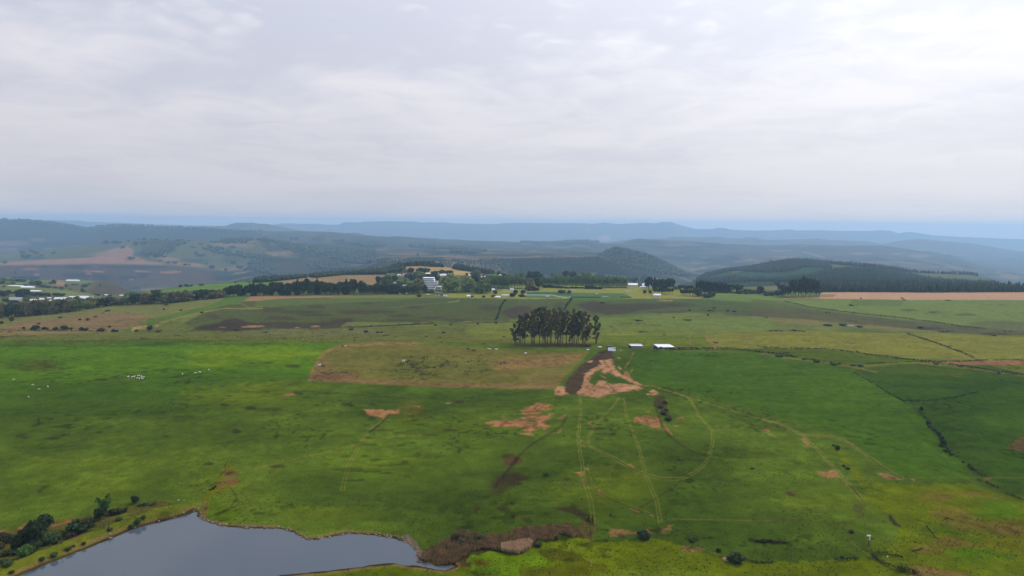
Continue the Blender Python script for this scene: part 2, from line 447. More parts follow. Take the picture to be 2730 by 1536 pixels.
# far country, drawn from the back
farm = gy >= 1120
wf = np.clip(0.5 + 1.6 * NF, 0, 1)[:, None]
c1, c2 = C(52, 66, 40), C(96, 96, 58)
col[farm] = (c1 * (1 - wf) + c2 * wf)[farm]
n4 = fbm(gx / 170, gy / 170, 201, 4, 0.6)
m = (gy > 3000) & (gy < 13000)
wd = np.clip((n4 - 0.10) * 6, 0, 1)[:, None]
col[m] = (col * (1 - wd) + C(30, 44, 30) * wd)[m]
wd = np.clip((-n4 - 0.22) * 5, 0, 1)[:, None]
col[m] = (col * (1 - wd) + C(128, 112, 78) * wd)[m]
m = gy >= 9500
col[m] = (C(66, 74, 56) + (C(100, 92, 70) - C(66, 74, 56)) * np.clip(0.5 + 1.5 * n4, 0, 1)[:, None])[m]
# left dark wooded range
FARY = (6000, 8800)
paint('P', [(-100, 570), (2740, 570), (2740, 760), (-100, 760)], (62, 74, 50), 4, 0.35, yr=FARY)
paint('A', [(-200, 90), (500, 120), (1300, 150), (2576, 210), (2576, 290), (900, 350), (0, 420), (-200, 420)], (38, 50, 34), 8, 0.85, yr=FARY)
for c in ((120, 330, 180, 28), (370, 290, 90, 12), (60, 385, 130, 12), (900, 205, 60, 8), (480, 378, 60, 6)):
    blob('A', *c, (128, 110, 84), 0.6, yr=FARY)
paint('B', [(0, 205), (1000, 225), (1800, 285), (2576, 312), (2576, 400), (1500, 390), (900, 360), (0, 270)], (66, 74, 52), 8, 0.5, yr=(4000, 8800))
for c in ((530, 240, 60, 6), (1000, 245, 80, 8), (1500, 430, 220, 14), (1260, 385, 30, 5), (2100, 480, 300, 14), (1700, 372, 90, 7)):
    blob('B', *c, (134, 118, 88), 0.6, yr=(3000, 8800))
for c in ((930, 330, 130, 22), (1120, 345, 170, 26), (1700, 355, 150, 14), (2000, 415, 100, 18), (1560, 470, 60, 14), (620, 290, 70, 18), (390, 285, 50, 14), (820, 303, 70, 8), (1930, 360, 300, 10)):
    blob('B', *c, (30, 42, 28), 0.85, yr=(3500, 8800))
blob('C', 930, 275, 60, 22, (175, 150, 125), 0.8, yr=(12900, 17500)); blob('C', 760, 190, 40, 22, (165, 140, 115), 0.5, yr=(12900, 17500))
for c in ((420, 340, 50, 6), (500, 370, 110, 8), (230, 400, 45, 5), (1000, 320, 140, 10), (200, 470, 260, 10), (1600, 350, 90, 8), (1250, 575, 0, 0)):
    if c[2]: blob('C', *c, (140, 120, 90), 0.6, yr=(3500, 8800))
paint('C', [(830, 475), (930, 410), (1040, 374), (1200, 420), (1400, 500), (1500, 660), (1250, 680), (1000, 620), (870, 540)], (46, 56, 42), 8, 0.92, yr=(3000, 5200))
paint('C', [(970, 535), (1100, 545), (1290, 620), (1330, 640), (1200, 650), (1050, 590)], (84, 66, 58), 10, 0.5, yr=(3600, 5200))
line('C', [(1190, 590), (1290, 632)], (150, 110, 90), 1.6, 0.7, yr=(3600, 5200))
paint('C', [(0, 490), (350, 480), (830, 470), (960, 500), (1100, 570), (1300, 640), (0, 660)], (30, 46, 30), 6, 0.9, yr=(2500, 3890))
paint('C', [(840, 470), (1040, 372), (1400, 460), (1800, 660), (1500, 640), (1000, 520)], (44, 56, 40), 8, 0.8, yr=(3500, 5000))
paint('D', [(-600, 340), (2576, 340), (2576, 620), (-600, 620)], (78, 76, 58), 8, 0.5, yr=(6000, 8800))
for c in ((430, 348, 60, 4), (1320, 432, 60, 8), (1550, 450, 100, 20), (980, 430, 110, 12), (1600, 560, 150, 10), (200, 400, 120, 8), (2330, 610, 40, 6)):
    blob('D', *c, (150, 128, 100), 0.6, yr=(5000, 8800))
line('D', [(410, 412), (520, 440), (620, 470)], (165, 140, 110), 1.6, 0.9, yr=(5000, 8800))
# left cultivated hill
LH = (3300, 5600)
paint('A', [(-100, 420), (200, 440), (500, 385), (1200, 320), (1500, 300), (2000, 300), (2576, 330), (2576, 600), (2000, 590), (900, 530), (-100, 560)], (90, 100, 60), 5, 0.9, yr=LH)
paint('A', [(-100, 520), (400, 490), (900, 465), (1150, 370), (1250, 360), (1330, 400), (1300, 440), (1450, 500), (1700, 535), (900, 530), (300, 540), (-100, 560)], (148, 118, 88), 4, 0.95, yr=LH)
paint('A', [(820, 440), (1150, 375), (1060, 440)], (140, 116, 84), 4, 0.7, yr=LH)
paint('A', [(1450, 455), (1650, 455), (1900, 510), (2050, 560), (1700, 550), (1650, 510)], (140, 116, 84), 4, 0.85, yr=LH)
paint('A', [(2040, 325), (2200, 315), (2500, 340), (2500, 370), (2200, 360)], (138, 118, 82), 4, 0.7, yr=LH)
paint('A', [(2100, 590), (2300, 545), (2420, 580), (2300, 600)], (130, 112, 80), 4, 0.7, yr=LH)
for c in ((1600, 320, 260, 26), (1500, 400, 110, 50), (1650, 380, 90, 40), (1380, 440, 80, 20), (350, 470, 100, 14), (1900, 500, 160, 20), (2250, 500, 100, 12)):
    blob('A', *c, (44, 64, 38), 0.75, yr=LH)
paint('A', [(-100, 545), (350, 540), (900, 530), (1700, 545), (2050, 590), (2150, 720), (1200, 740), (-100, 690)], (80, 66, 52), 6, 0.9, yr=(2500, 4400))
paint('A', [(1200, 620), (1900, 585), (2150, 720), (1700, 790), (1200, 730)], (84, 74, 58), 8, 0.8, yr=(2500, 4400))
for c in ((750, 560, 150, 18), (1300, 560, 350, 14), (750, 640, 150, 22), (1000, 660, 100, 26), (1250, 665, 90, 26), (1400, 640, 60, 26), (500, 560, 80, 8)):
    blob('A', *c, (34, 42, 36), 0.75, yr=(2500, 4400))
for c in ((300, 578, 90, 5), (880, 605, 160, 5), (1420, 600, 100, 6), (1680, 610, 110, 10), (360, 632, 30, 8), (870, 625, 30, 10), (1290, 680, 30, 6)):
    blob('A', *c, (165, 122, 88), 0.8, yr=(2500, 4400))
paint('B', [(0, 470), (450, 440), (1180, 400), (1200, 440), (1100, 540), (500, 640), (0, 660)], (40, 54, 36), 8, 0.6, yr=LH)
paint('B', [(0, 560), (560, 470), (760, 600), (300, 660), (0, 690)], (70, 68, 52), 10, 0.6, yr=(2500, 4400))
for c in ((340, 460, 100, 14), (1000, 535, 60, 8), (850, 500, 50, 8), (60, 590, 40, 6), (560, 480, 60, 6)):
    blob('B', *c, (120, 112, 78), 0.6, yr=LH)
# village hill
VH = (1120, 3000)
paint('P', [(-100, 745), (150, 745), (251, 748), (299, 754), (345, 785), (300, 800), (-100, 800)], (100, 98, 62), 3, 0.9, yr=VH)
paint('V', [(400, 350), (900, 340), (1700, 350), (1900, 360), (1700, 410), (1300, 400), (800, 380), (500, 370)], (104, 122, 66), 3, 0.9, yr=VH)
paint('V', [(960, 440), (1100, 345), (1260, 380), (1300, 470), (1100, 470)], (150, 118, 88), 8, 0.9, yr=VH)
paint('V', [(1800, 360), (2250, 400), (2576, 600), (2100, 650), (1600, 560), (1900, 460)], (84, 74, 58), 6, 0.85, yr=VH)
paint('V', [(0, 430), (600, 490), (1150, 520), (1900, 650), (2100, 690), (1300, 690), (800, 590), (0, 600)], (112, 122, 72), 3, 0.95, yr=(1120, 1900))
paint('V', [(100, 380), (500, 400), (640, 450), (300, 430)], (112, 130, 70), 3, 0.9, yr=VH)
paint('V', [(0, 600), (1300, 690), (2200, 640), (2300, 800), (0, 900)], (96, 98, 58), 3, 0.6, yr=(900, 1500))
paint('V', [(220, 810), (700, 780), (1100, 740), (1700, 730), (2200, 690), (1200, 840), (300, 860)], (110, 118, 50), 3, 0.9, yr=(900, 1500))
# middle hill: green field, stubble fields, heath below the wood
MH = (1050, 1950)
paint('P', [(330, 800), (386, 778), (424, 773), (516, 761), (625, 753), (700, 751), (770, 752), (700, 775), (550, 790)], (98, 126, 56), 3, 1, yr=MH)
paint('B', [(200, 705), (500, 665), (900, 640), (1290, 632), (1240, 700), (1150, 745), (700, 760)], (146, 122, 84), 3, 1, yr=MH)
paint('B', [(1460, 575), (1480, 548), (1600, 546), (1850, 557), (2100, 590), (2340, 625), (2200, 640), (1900, 640), (1600, 620)], (168, 140, 90), 3, 1, yr=MH)
paint('B', [(520, 640), (900, 600), (1430, 550), (1460, 590), (1280, 632), (900, 640)], (62, 72, 38), 4, 0.9, yr=MH)
paint('C', [(1700, 745), (1790, 690), (1800, 715), (1740, 760)], (170, 130, 95), 4, 0.9, yr=(1500, 2700))
paint('C', [(2150, 780), (2250, 725), (2400, 715), (2576, 705), (2576, 800)], (112, 106, 70), 4, 0.95, yr=(1200, 2700))
paint('D', [(-100, 705), (280, 710), (300, 770), (100, 800), (-100, 800)], (112, 106, 70), 4, 0.95, yr=(1200, 2700))
RH = (1600, 3000)
paint('D', [(-800, 760), (-600, 600), (0, 500), (450, 480), (700, 510), (680, 570), (800, 585), (1400, 640), (2000, 710), (2000, 800), (-800, 800)], (32, 50, 34), 5, 0.85, yr=RH)
paint('D', [(660, 530), (1200, 575), (1700, 620), (2050, 628), (2380, 715), (2000, 715), (1400, 640), (1000, 585), (700, 580)], (100, 104, 66), 4, 0.95, yr=RH)
paint('C', [(1850, 680), (2100, 620), (2576, 600), (2576, 680), (2000, 730)], (56, 82, 52), 5, 0.8, yr=RH)
paint('D', [(-60, 610), (280, 618), (400, 570), (600, 565), (740, 585), (500, 660), (0, 680)], (54, 78, 50), 5, 0.8, yr=RH)
line('C', [(2180, 612), (2280, 600), (2370, 594)], (150, 118, 92), 2.0, 0.9, yr=RH)

# --- middle distance
MD = (575, 1150)
ixm = np.nonzero((gy > 575) & (gy < 1150))[0]
wm = np.clip(0.5 + 0.9 * NX1[ixm] + 0.2 * NX2[ixm], 0, 1)[:, None]
col[ixm] = C(86, 100, 50) * (1 - wm) + C(112, 122, 62) * wm
paint('P', [(-100, 866), (400, 868), (680, 866), (1000, 870), (1400, 872), (1400, 925), (-100, 925)], (96, 104, 54), 6, 0.9, yr=MD)
blob('P', 840, 885, 220, 12, (110, 106, 62), 0.7, yr=MD)
blob('P', 1330, 885, 90, 18, (118, 130, 54), 0.6, yr=MD)
paint('B', [(-200, 860), (1200, 862), (2576, 862), (2576, 1095), (1500, 1105), (900, 1110), (300, 1170), (-500, 1190), (-700, 1110)], (80, 88, 50), 5, 0.95, yr=MD)
paint('C', [(-100, 862), (1300, 862), (2100, 870), (2576, 900), (2576, 1000), (1500, 1010), (900, 1030), (-100, 1080)], (80, 90, 52), 5, 0.9, yr=MD)
paint('B', [(0, 890), (300, 870), (1600, 862), (1400, 890), (600, 920), (200, 950), (0, 955)], (92, 106, 56), 4, 0.9, yr=MD)
for c in ((600, 950, 90, 18), (170, 980, 120, 18), (250, 1060, 150, 16), (1000, 1000, 190, 20), (1250, 1000, 130, 16), (1560, 955, 90, 14), (600, 1030, 180, 12), (850, 1085, 110, 16), (1750, 1060, 140, 14), (1500, 1085, 200, 12), (450, 1000, 200, 14), (1100, 915, 60, 10), (1430, 1040, 120, 14), (1990, 1080, 160, 14), (2300, 960, 110, 26), (2500, 1010, 90, 30)):
    blob('B', *c, (72, 62, 48), 0.75, soft=0.7, yr=MD)
paint('B', [(-100, 1155), (60, 1110), (250, 1090), (420, 1110), (700, 1100), (980, 1055), (820, 1150), (600, 1165)], (70, 56, 48), 6, 0.8, yr=MD)
paint('A', [(1870, 1180), (2000, 1125), (2150, 1110), (2180, 1080), (2320, 1060), (2440, 1100), (2576, 1130), (2576, 1165), (2300, 1190)], (68, 54, 46), 5, 0.9, yr=MD)
blob('A', 2080, 1040, 60, 25, (76, 66, 50), 0.7, yr=MD); blob('A', 2130, 965, 80, 14, (64, 62, 42), 0.8, yr=MD)
paint('C', [(640, 930), (700, 915), (820, 895), (1000, 925), (1300, 915), (1600, 915), (1700, 945), (1300, 985), (1050, 1025), (960, 1030), (760, 990)], (72, 64, 50), 7, 0.85, yr=MD)
paint('C', [(40, 950), (110, 940), (205, 942), (220, 1000), (100, 1055), (0, 1065), (-60, 1000)], (74, 62, 52), 7, 0.85, yr=MD)
for c in ((1700, 930, 120, 20), (480, 930, 60, 24), (1560, 1000, 200, 14), (1900, 1060, 250, 20), (2350, 1020, 260, 26), (1250, 1075, 90, 8), (1300, 960, 200, 20)):
    blob('C', *c, (74, 68, 50), 0.65, yr=MD)
# left slope
paint('A', [(-100, 1060), (400, 1010), (1100, 930), (2200, 858), (2080, 930), (1500, 1110), (1180, 1195), (-100, 1175)], (116, 116, 62), 3, 0.95, yr=MD)
paint('A', [(-100, 1185), (200, 1090), (600, 1060), (1000, 1010), (1300, 1020), (1480, 1055), (1400, 1120), (1150, 1185)], (132, 108, 76), 10, 0.9, yr=MD)
paint('A', [(-100, 1185), (600, 1192), (1150, 1188), (1150, 1200), (-100, 1240)], (140, 120, 78), 3, 0.8, yr=MD)
paint('A', [(1180, 1192), (1500, 1060), (2040, 935), (2200, 858), (2470, 845), (2370, 895), (2230, 930), (2030, 1000), (1700, 1060), (1560, 1112), (1300, 1192)], (86, 112, 44), 2.5, 1, yr=MD)
line('A', [(2190, 865), (2080, 920), (2010, 945), (1800, 985), (1500, 1065)], (126, 122, 66), 1.6, 0.8, yr=MD)
line('A', [(1560, 1112), (1850, 1032), (2060, 990), (2200, 965), (2576, 968)], (146, 132, 72), 2.0, 0.9, yr=MD)
line('A', [(2270, 922), (2360, 912), (2440, 960), (2576, 945)], (146, 138, 78), 1.6, 0.6, yr=MD)
paint('A', [(1290, 1150), (1420, 1130), (1480, 1138), (1440, 1165), (1340, 1170), (1300, 1198)], (160, 128, 84), 3, 0.95, yr=MD)
paint('A', [(1510, 1125), (1560, 1115), (1560, 1150), (1530, 1150)], (160, 128, 84), 2, 0.95, yr=MD)
for c in ((2180, 1152, 45, 5), (2470, 1145, 100, 10)): blob('A', *c, (170, 132, 96), 0.9, yr=MD)
for c in ((30, 1140, 60, 10), (415, 1152, 28, 6), (590, 1142, 45, 8), (2100, 1094, 60, 3.5), (1650, 1104, 35, 3)): blob('B', *c, (165, 128, 92), 0.85, yr=MD)
paint('A', [(2370, 897), (2470, 845), (2576, 842), (2576, 890)], (152, 122, 84), 2.5, 1, yr=MD)
paint('B', [(-20, 842), (400, 838), (900, 834), (1000, 845), (600, 862), (300, 868), (-20, 892)], (150, 122, 84), 2.5, 1, yr=MD)
paint('B', [(850, 828), (1650, 828), (1650, 862), (700, 866)], (120, 118, 64), 3, 0.8, yr=MD)
line('B', [(900, 1105), (1250, 1108), (1500, 1112), (1750, 1112)], (112, 116, 62), 1.8, 0.8, yr=MD)
line('B', [(650, 1163), (1000, 1150), (1500, 1126), (1900, 1108), (2300, 1103), (2576, 1100)], (48, 44, 34), 2.2, 0.9, yr=MD, broken=0.4)
line('B', [(1900, 905), (1990, 895), (2000, 885)], (160, 150, 70), 1.6, 0.8, yr=MD)
line('B', [(1990, 880), (1960, 900), (1600, 930), (1300, 960)], (108, 114, 62), 1.4, 0.5, yr=MD)
# playing fields
SF = (900, 1300)
paint('P', [(1190, 794), (1160, 786), (1225, 781), (1330, 776), (1360, 764), (1500, 762), (1700, 764), (1900, 768), (1975, 778), (1990, 792), (1870, 797), (1640, 796), (1400, 797)], (138, 138, 62), 2.5, 1, yr=SF)
paint('P', [(1000, 784), (1180, 784), (1190, 794), (1000, 793)], (112, 116, 54), 2.5, 0.9, yr=SF)
paint('C', [(150, 835), (240, 800), (600, 812), (1120, 818), (1190, 855), (900, 862), (160, 862)], (76, 106, 70), 2, 0.9, yr=SF)
paint('C', [(900, 845), (1180, 855), (1190, 880), (600, 895), (600, 862)], (80, 108, 50), 2, 0.9, yr=SF)
paint('C', [(160, 806), (600, 806), (600, 832), (160, 832)], (62, 90, 64), 2, 0.8, yr=SF)
line('C', [(160, 833), (400, 833), (430, 836), (470, 850), (560, 858)], (190, 205, 180), 0.9, 0.7, wob=0, yr=SF)
paint('B', [(1900, 790), (2100, 780), (2200, 810), (2000, 820), (1880, 812)], (74, 96, 46), 3, 0.7, yr=SF)
blob('C', 1530, 888, 80, 6, (170, 140, 88), 0.8, yr=SF); blob('C', 1860, 858, 70, 8, (160, 128, 88), 0.8, yr=SF)
line('C', [(1100, 865), (1400, 862), (1700, 855), (1900, 860)], (150, 136, 82), 1.8, 0.7, yr=SF)
paint('C', [(1850, 870), (1990, 830), (2400, 825), (2576, 850), (2576, 920), (2100, 890)], (104, 124, 62), 4, 0.9, yr=SF)
# right-hand middle slopes
paint('D', [(-100, 840), (200, 868), (900, 876), (1400, 883), (2700, 886), (2700, 1190), (1900, 1135), (1200, 1055), (500, 970), (-100, 900)], (112, 128, 66), 4, 0.9, yr=MD)
paint('D', [(900, 880), (1400, 886), (1380, 940), (1000, 942), (860, 930)], (92, 112, 58), 3, 0.8, yr=MD)
paint('D', [(-100, 960), (450, 968), (1200, 1060), (1900, 1135), (2700, 1195), (2700, 1240), (1850, 1205), (1300, 1155), (800, 1105), (-100, 1042)], (90, 86, 56), 5, 0.9, yr=MD)
paint('D', [(-100, 870), (200, 900), (500, 965), (200, 975), (-100, 960)], (88, 98, 54), 5, 0.8, yr=MD)
paint('D', [(2000, 1110), (2200, 1090), (2700, 1100), (2700, 1180), (2300, 1160)], (96, 92, 64), 6, 0.7, yr=MD)
paint('D', [(-100, 1042), (400, 1070), (640, 1100), (1300, 1150), (1750, 1195), (1300, 1180), (600, 1130), (-100, 1075)], (130, 114, 68), 4, 0.8, yr=MD)
for c in ((1650, 1160, 140, 16), (1810, 1190, 80, 12), (2280, 1215, 140, 10), (880, 1090, 60, 8), (1450, 985, 80, 10), (1700, 1000, 60, 10), (2000, 1030, 100, 8), (2220, 930, 50, 4), (2350, 930, 40, 4)):
    blob('D', *c, (62, 62, 42), 0.7, yr=MD)
paint('D', [(560, 850), (600, 812), (720, 807), (2700, 804), (2700, 884), (1400, 882), (900, 874), (200, 868), (400, 858)], (184, 146, 114), 2, 1, yr=(850, 1200), wob=1)
paint('D', [(560, 855), (580, 828), (740, 826), (700, 855)], (130, 112, 70), 3, 0.8, yr=(850, 1200))
line('D', [(230, 895), (500, 958), (900, 1008), (1400, 1062), (1900, 1130), (2200, 1165)], (50, 56, 36), 1.5, 0.9, yr=MD)
paint('C', [(0, 1080), (900, 1050), (1500, 1040), (2576, 1060), (2576, 1190), (1900, 1225), (1000, 1210), (0, 1180)], (104, 122, 58), 6, 0.8, yr=(560, 1150))
paint('C', [(900, 1215), (1900, 1225), (2000, 1350), (1300, 1330), (900, 1330)], (94, 116, 44), 6, 0.8, yr=(500, 720))
blob('C', 1080, 1222, 160, 8, (128, 140, 58), 0.7, yr=(500, 750))
for c in ((1250, 1078, 60, 8), (1200, 1112, 140, 4), (1400, 1135, 90, 4), (1290, 1195, 50, 5), (1740, 1075, 60, 6)): blob('C', *c, (64, 66, 42), 0.7, yr=(560, 1150))
paint('C', [(1750, 1210), (1780, 1200), (1785, 1310), (1760, 1330)], (124, 116, 64), 3, 0.7, yr=(540, 720))

# --- near fields
NE = (0, 720)
BIG = [(-600, 925), (700, 917), (920, 914), (1560, 918), (1870, 925), (2300, 942), (3300, 970), (3300, 1700), (-600, 1700)]
paint('P', [(-600, 925), (300, 925), (700, 919), (905, 914), (870, 935), (850, 955), (826, 1014), (600, 1040), (300, 1045), (-600, 1090)], (76, 116, 26), 1.6, 1, wob=0.5, yr=NE)
paint('P', [(-600, 1000), (200, 1010), (620, 990), (830, 1000), (830, 1060), (400, 1110), (-600, 1130)], (64, 96, 30), 40, 0.85, wob=12, yr=NE)
blob('P', 690, 945, 190, 18, (104, 136, 20), 0.8, soft=0.9, wob=8, yr=NE)
blob('P', 560, 969, 80, 6, (112, 138, 22), 0.7, soft=0.9, wob=6, yr=NE)
blob('P', 120, 985, 200, 30, (82, 122, 26), 0.6, soft=0.9, wob=8, yr=NE)
for c in ((90, 970, 80, 14, .5), (260, 1100, 260, 36, .45), (130, 1160, 150, 30, .4), (640, 1160, 160, 30, .3), (1050, 1330, 260, 50, .55), (820, 1290, 100, 40, .35), (700, 1090, 200, 16, .3), (1480, 1240, 160, 60, .45), (1800, 1220, 170, 50, .4), (1310, 1180, 120, 26, .3), (2200, 1080, 130, 30, .25)):
    blob('P', c[0], c[1], c[2], c[3], (50, 72, 28), c[4], soft=0.9, wob=12, yr=NE)
for c in ((640, 1055, 150, 26, .55), (760, 1030, 120, 14, .5), (1200, 1130, 180, 24, .25), (420, 1230, 180, 26, .3), (250, 1290, 160, 24, .3), (1000, 1230, 120, 20, .25), (1600, 1300, 100, 50, .45), (1700, 1280, 60, 50, .4), (2200, 1330, 110, 30, .35), (600, 1330, 90, 60, .25), (860, 1370, 120, 16, .4), (150, 1230, 150, 20, .25)):
    blob('P', c[0], c[1], c[2], c[3], (100, 122, 30), c[4], soft=0.9, wob=12, yr=NE)
# strip by the grove, then the dry field
paint('P', [(900, 914), (1010, 911), (1300, 914), (1380, 918), (1560, 918), (1630, 928), (1590, 945), (1560, 945), (1300, 945), (900, 930)], (86, 108, 44), 4, 0.9, yr=NE)
FLD = [(826, 1014), (835, 990), (851, 958), (868, 938), (888, 927), (930, 918), (1010, 913), (1110, 915), (1230, 926), (1370, 934), (1490, 940), (1572, 937), (1562, 950), (1530, 985), (1500, 1012), (1484, 1037), (1180, 1032), (917, 1018)]
paint('P', FLD, (112, 108, 50), 1.6, 1, wob=0.8, yr=NE)
line('P', [(826, 1014), (835, 990), (851, 958), (868, 940), (888, 929), (930, 921), (1010, 916), (1110, 917)], (160, 126, 84), 9, 0.8, wob=1, yr=NE)
line('P', [(832, 1011), (917, 1014), (1180, 1026), (1480, 1032)], (142, 110, 74), 13, 0.75, wob=2, yr=NE)
blob('P', 890, 1003, 70, 13, (130, 96, 68), 0.8, yr=NE); blob('P', 860, 985, 22, 22, (142, 112, 74), 0.6, yr=NE)
paint('P', [(1290, 960), (1400, 958), (1550, 946), (1548, 958), (1500, 975), (1330, 990)], (156, 120, 80), 8, 0.7, wob=4, yr=NE)
blob('P', 1450, 950, 80, 6, (140, 112, 70), 0.5, wob=4, yr=NE)
blob('P', 1460, 1012, 60, 18, (132, 110, 68), 0.5, wob=4, yr=NE)
for c in ((1120, 975, 90, 22, .5), (1240, 985, 60, 16, .4), (1000, 950, 60, 10, .4), (1060, 990, 50, 12, .4), (1300, 975, 50, 16, .3)):
    blob('P', c[0], c[1], c[2], c[3], (84, 94, 40), c[4], soft=0.8, wob=8, yr=NE)
line('P', [(870, 968), (850, 995)], (130, 110, 70), 2, 0.3, yr=NE)
line('z2', [(400, 215), (440, 222), (480, 212)], (72, 52, 42), 2.5, 0.9, yr=NE); line('z2', [(520, 215), (560, 212)], (72, 52, 42), 2.0, 0.9, yr=NE); line('z2', [(400, 232), (470, 235)], (90, 64, 50), 2.5, 0.6, yr=NE)
paint('P', [(1484, 1037), (1500, 1012), (1530, 985), (1562, 950), (1572, 937), (1619, 930), (1560, 975), (1520, 1020), (1500, 1037)], (70, 104, 32), 3, 0.9, yr=NE)
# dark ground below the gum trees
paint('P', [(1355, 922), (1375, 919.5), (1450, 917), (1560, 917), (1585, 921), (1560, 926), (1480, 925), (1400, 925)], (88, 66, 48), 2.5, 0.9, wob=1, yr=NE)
# right dome; the shade on its right side is painted in as darker green
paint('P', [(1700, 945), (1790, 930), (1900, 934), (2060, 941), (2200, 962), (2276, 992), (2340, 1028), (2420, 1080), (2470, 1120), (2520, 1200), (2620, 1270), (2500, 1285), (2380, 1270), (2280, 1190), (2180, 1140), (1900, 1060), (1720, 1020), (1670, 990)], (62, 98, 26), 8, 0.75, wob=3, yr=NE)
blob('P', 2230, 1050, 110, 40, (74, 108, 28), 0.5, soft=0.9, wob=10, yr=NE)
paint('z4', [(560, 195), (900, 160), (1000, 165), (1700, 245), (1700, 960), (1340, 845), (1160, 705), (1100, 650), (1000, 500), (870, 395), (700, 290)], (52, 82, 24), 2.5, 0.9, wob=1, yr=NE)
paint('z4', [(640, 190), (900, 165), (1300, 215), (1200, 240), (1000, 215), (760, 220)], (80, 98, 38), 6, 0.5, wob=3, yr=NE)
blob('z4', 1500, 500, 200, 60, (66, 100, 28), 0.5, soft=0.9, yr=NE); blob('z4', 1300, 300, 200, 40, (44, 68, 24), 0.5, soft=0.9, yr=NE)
paint('z4', [(1490, 670), (1540, 625), (1620, 600), (1700, 640), (1600, 690)], (112, 84, 56), 6, 0.8, yr=NE)
# yellow crop field and strips beyond
paint('P', [(1876, 893), (2040, 885), (2200, 885), (2410, 889), (2730, 898), (3200, 912), (3200, 990), (2730, 966), (2600, 962), (2420, 955), (2310, 944), (2200, 931), (1905, 930)], (124, 124, 52), 1.5, 1, wob=0.4, yr=(430, 820))
blob('P', 2350, 925, 250, 14, (132, 130, 54), 0.5, soft=0.9, wob=8, yr=(430, 820))
paint('P', [(1876, 893), (1884, 893), (1911, 926), (1900, 930)], (146, 120, 72), 2, 0.8, yr=(430, 820))
paint('P', [(1905, 930), (2200, 931), (2310, 945), (2420, 960), (2300, 975), (2200, 966), (2060, 941)], (74, 96, 34), 3, 0.95, wob=1, yr=(400, 720))
paint('z4', [(900, 150), (1100, 143), (1595, 137), (1900, 137), (1900, 170), (1595, 166), (1400, 168), (1250, 165)], (150, 110, 78), 2, 1, wob=1, yr=(380, 750))
paint('z4', [(1400, 172), (1595, 166), (1900, 170), (1900, 230), (1595, 222)], (94, 104, 46), 2, 0.9, wob=1, yr=(380, 750))
line('z4', [(0, 98), (120, 118), (300, 142), (470, 165), (560, 180), (700, 212)], (140, 118, 74), 3.0, 0.8, yr=(380, 750))
line('z4', [(620, 172), (800, 158), (1000, 158), (1200, 178), (1420, 208), (1595, 235)], (140, 108, 72), 2.5, 0.7, yr=(380, 750))
line('z3', [(860, 70), (1000, 68), (1200, 62), (1280, 70)], (124, 96, 66), 4, 0.7, yr=(380, 750))
line('z3', [(750, 90), (735, 125), (715, 160), (700, 180)], (142, 122, 66), 3.5, 0.85, yr=NE, broken=0.3)
line('z3', [(745, 195), (732, 212)], (142, 122, 66), 3, 0.8, yr=NE)
line('z3', [(1000, 82), (1200, 82), (1400, 92), (1595, 104)], (108, 112, 50), 2, 0.5, yr=NE)
line('z4', [(955, 0), (1050, 30), (1190, 80), (1300, 128), (1350, 145)], (64, 62, 36), 1.8, 0.9, yr=(380, 850))
# bare earth by the white shed
paint('z3', [(590, 75), (625, 85), (622, 135), (550, 142), (556, 160), (500, 195), (462, 225), (440, 285), (420, 345), (370, 350), (325, 315), (338, 270), (430, 168), (500, 118), (550, 85)], (84, 68, 52), 3, 1, wob=3, yr=NE)
DIRT = (190, 142, 108)
paint('z3', [(272, 318), (290, 298), (330, 300), (345, 345), (300, 350), (276, 340)], DIRT, 3, 1, wob=4, rag=0.12, yr=NE)
paint('z3', [(550, 138), (620, 130), (640, 190), (680, 225), (740, 250), (830, 295), (780, 288), (700, 252), (640, 228), (600, 214), (580, 222), (545, 192), (500, 235), (480, 270), (505, 292), (550, 262), (580, 268), (620, 290), (700, 280), (760, 287), (800, 308), (740, 328), (600, 345), (560, 360), (500, 364), (400, 345), (440, 285), (462, 222), (500, 192), (556, 160)], DIRT, 3, 1, wob=4, rag=0.12, yr=NE)
paint('z3', [(460, 150), (480, 140), (510, 138), (490, 152)], DIRT, 2, 1, yr=NE)
paint('z3', [(690, 205), (715, 205), (745, 250), (700, 238)], (160, 112, 78), 2, 0.9, yr=NE)
line('z3', [(660, 178), (672, 190)], DIRT, 4, 1, yr=NE); line('z3', [(550, 232), (580, 245)], DIRT, 2.5, 0.9, yr=NE); line('z3', [(650, 122), (668, 126)], DIRT, 3, 1, yr=NE)
paint('z3', [(830, 348), (850, 322), (890, 318), (902, 345), (860, 350)], DIRT, 2, 1, rag=0.3, yr=NE)
line('z3', [(585, 275), (640, 325), (690, 370)], (84, 76, 40), 2, 0.9, yr=NE); line('z3', [(570, 150), (598, 178)], (90, 62, 44), 2, 0.8, yr=NE)
for c in ((480, 330, 22, 6), (540, 300, 30, 6), (600, 310, 20, 4), (470, 300, 16, 8)): blob('z3', *c, (100, 100, 46), 0.6, yr=NE)
paint('z3', [(60, 440), (90, 415), (180, 400), (250, 405), (250, 430), (190, 450), (150, 490), (240, 465), (268, 465), (230, 500), (190, 520), (250, 535), (215, 560), (180, 550), (130, 572), (90, 565), (60, 540), (-100, 540), (-95, 505), (0, 510), (60, 500), (90, 470)], (178, 124, 86), 5, 1, wob=4, rag=0.45, yr=NE)
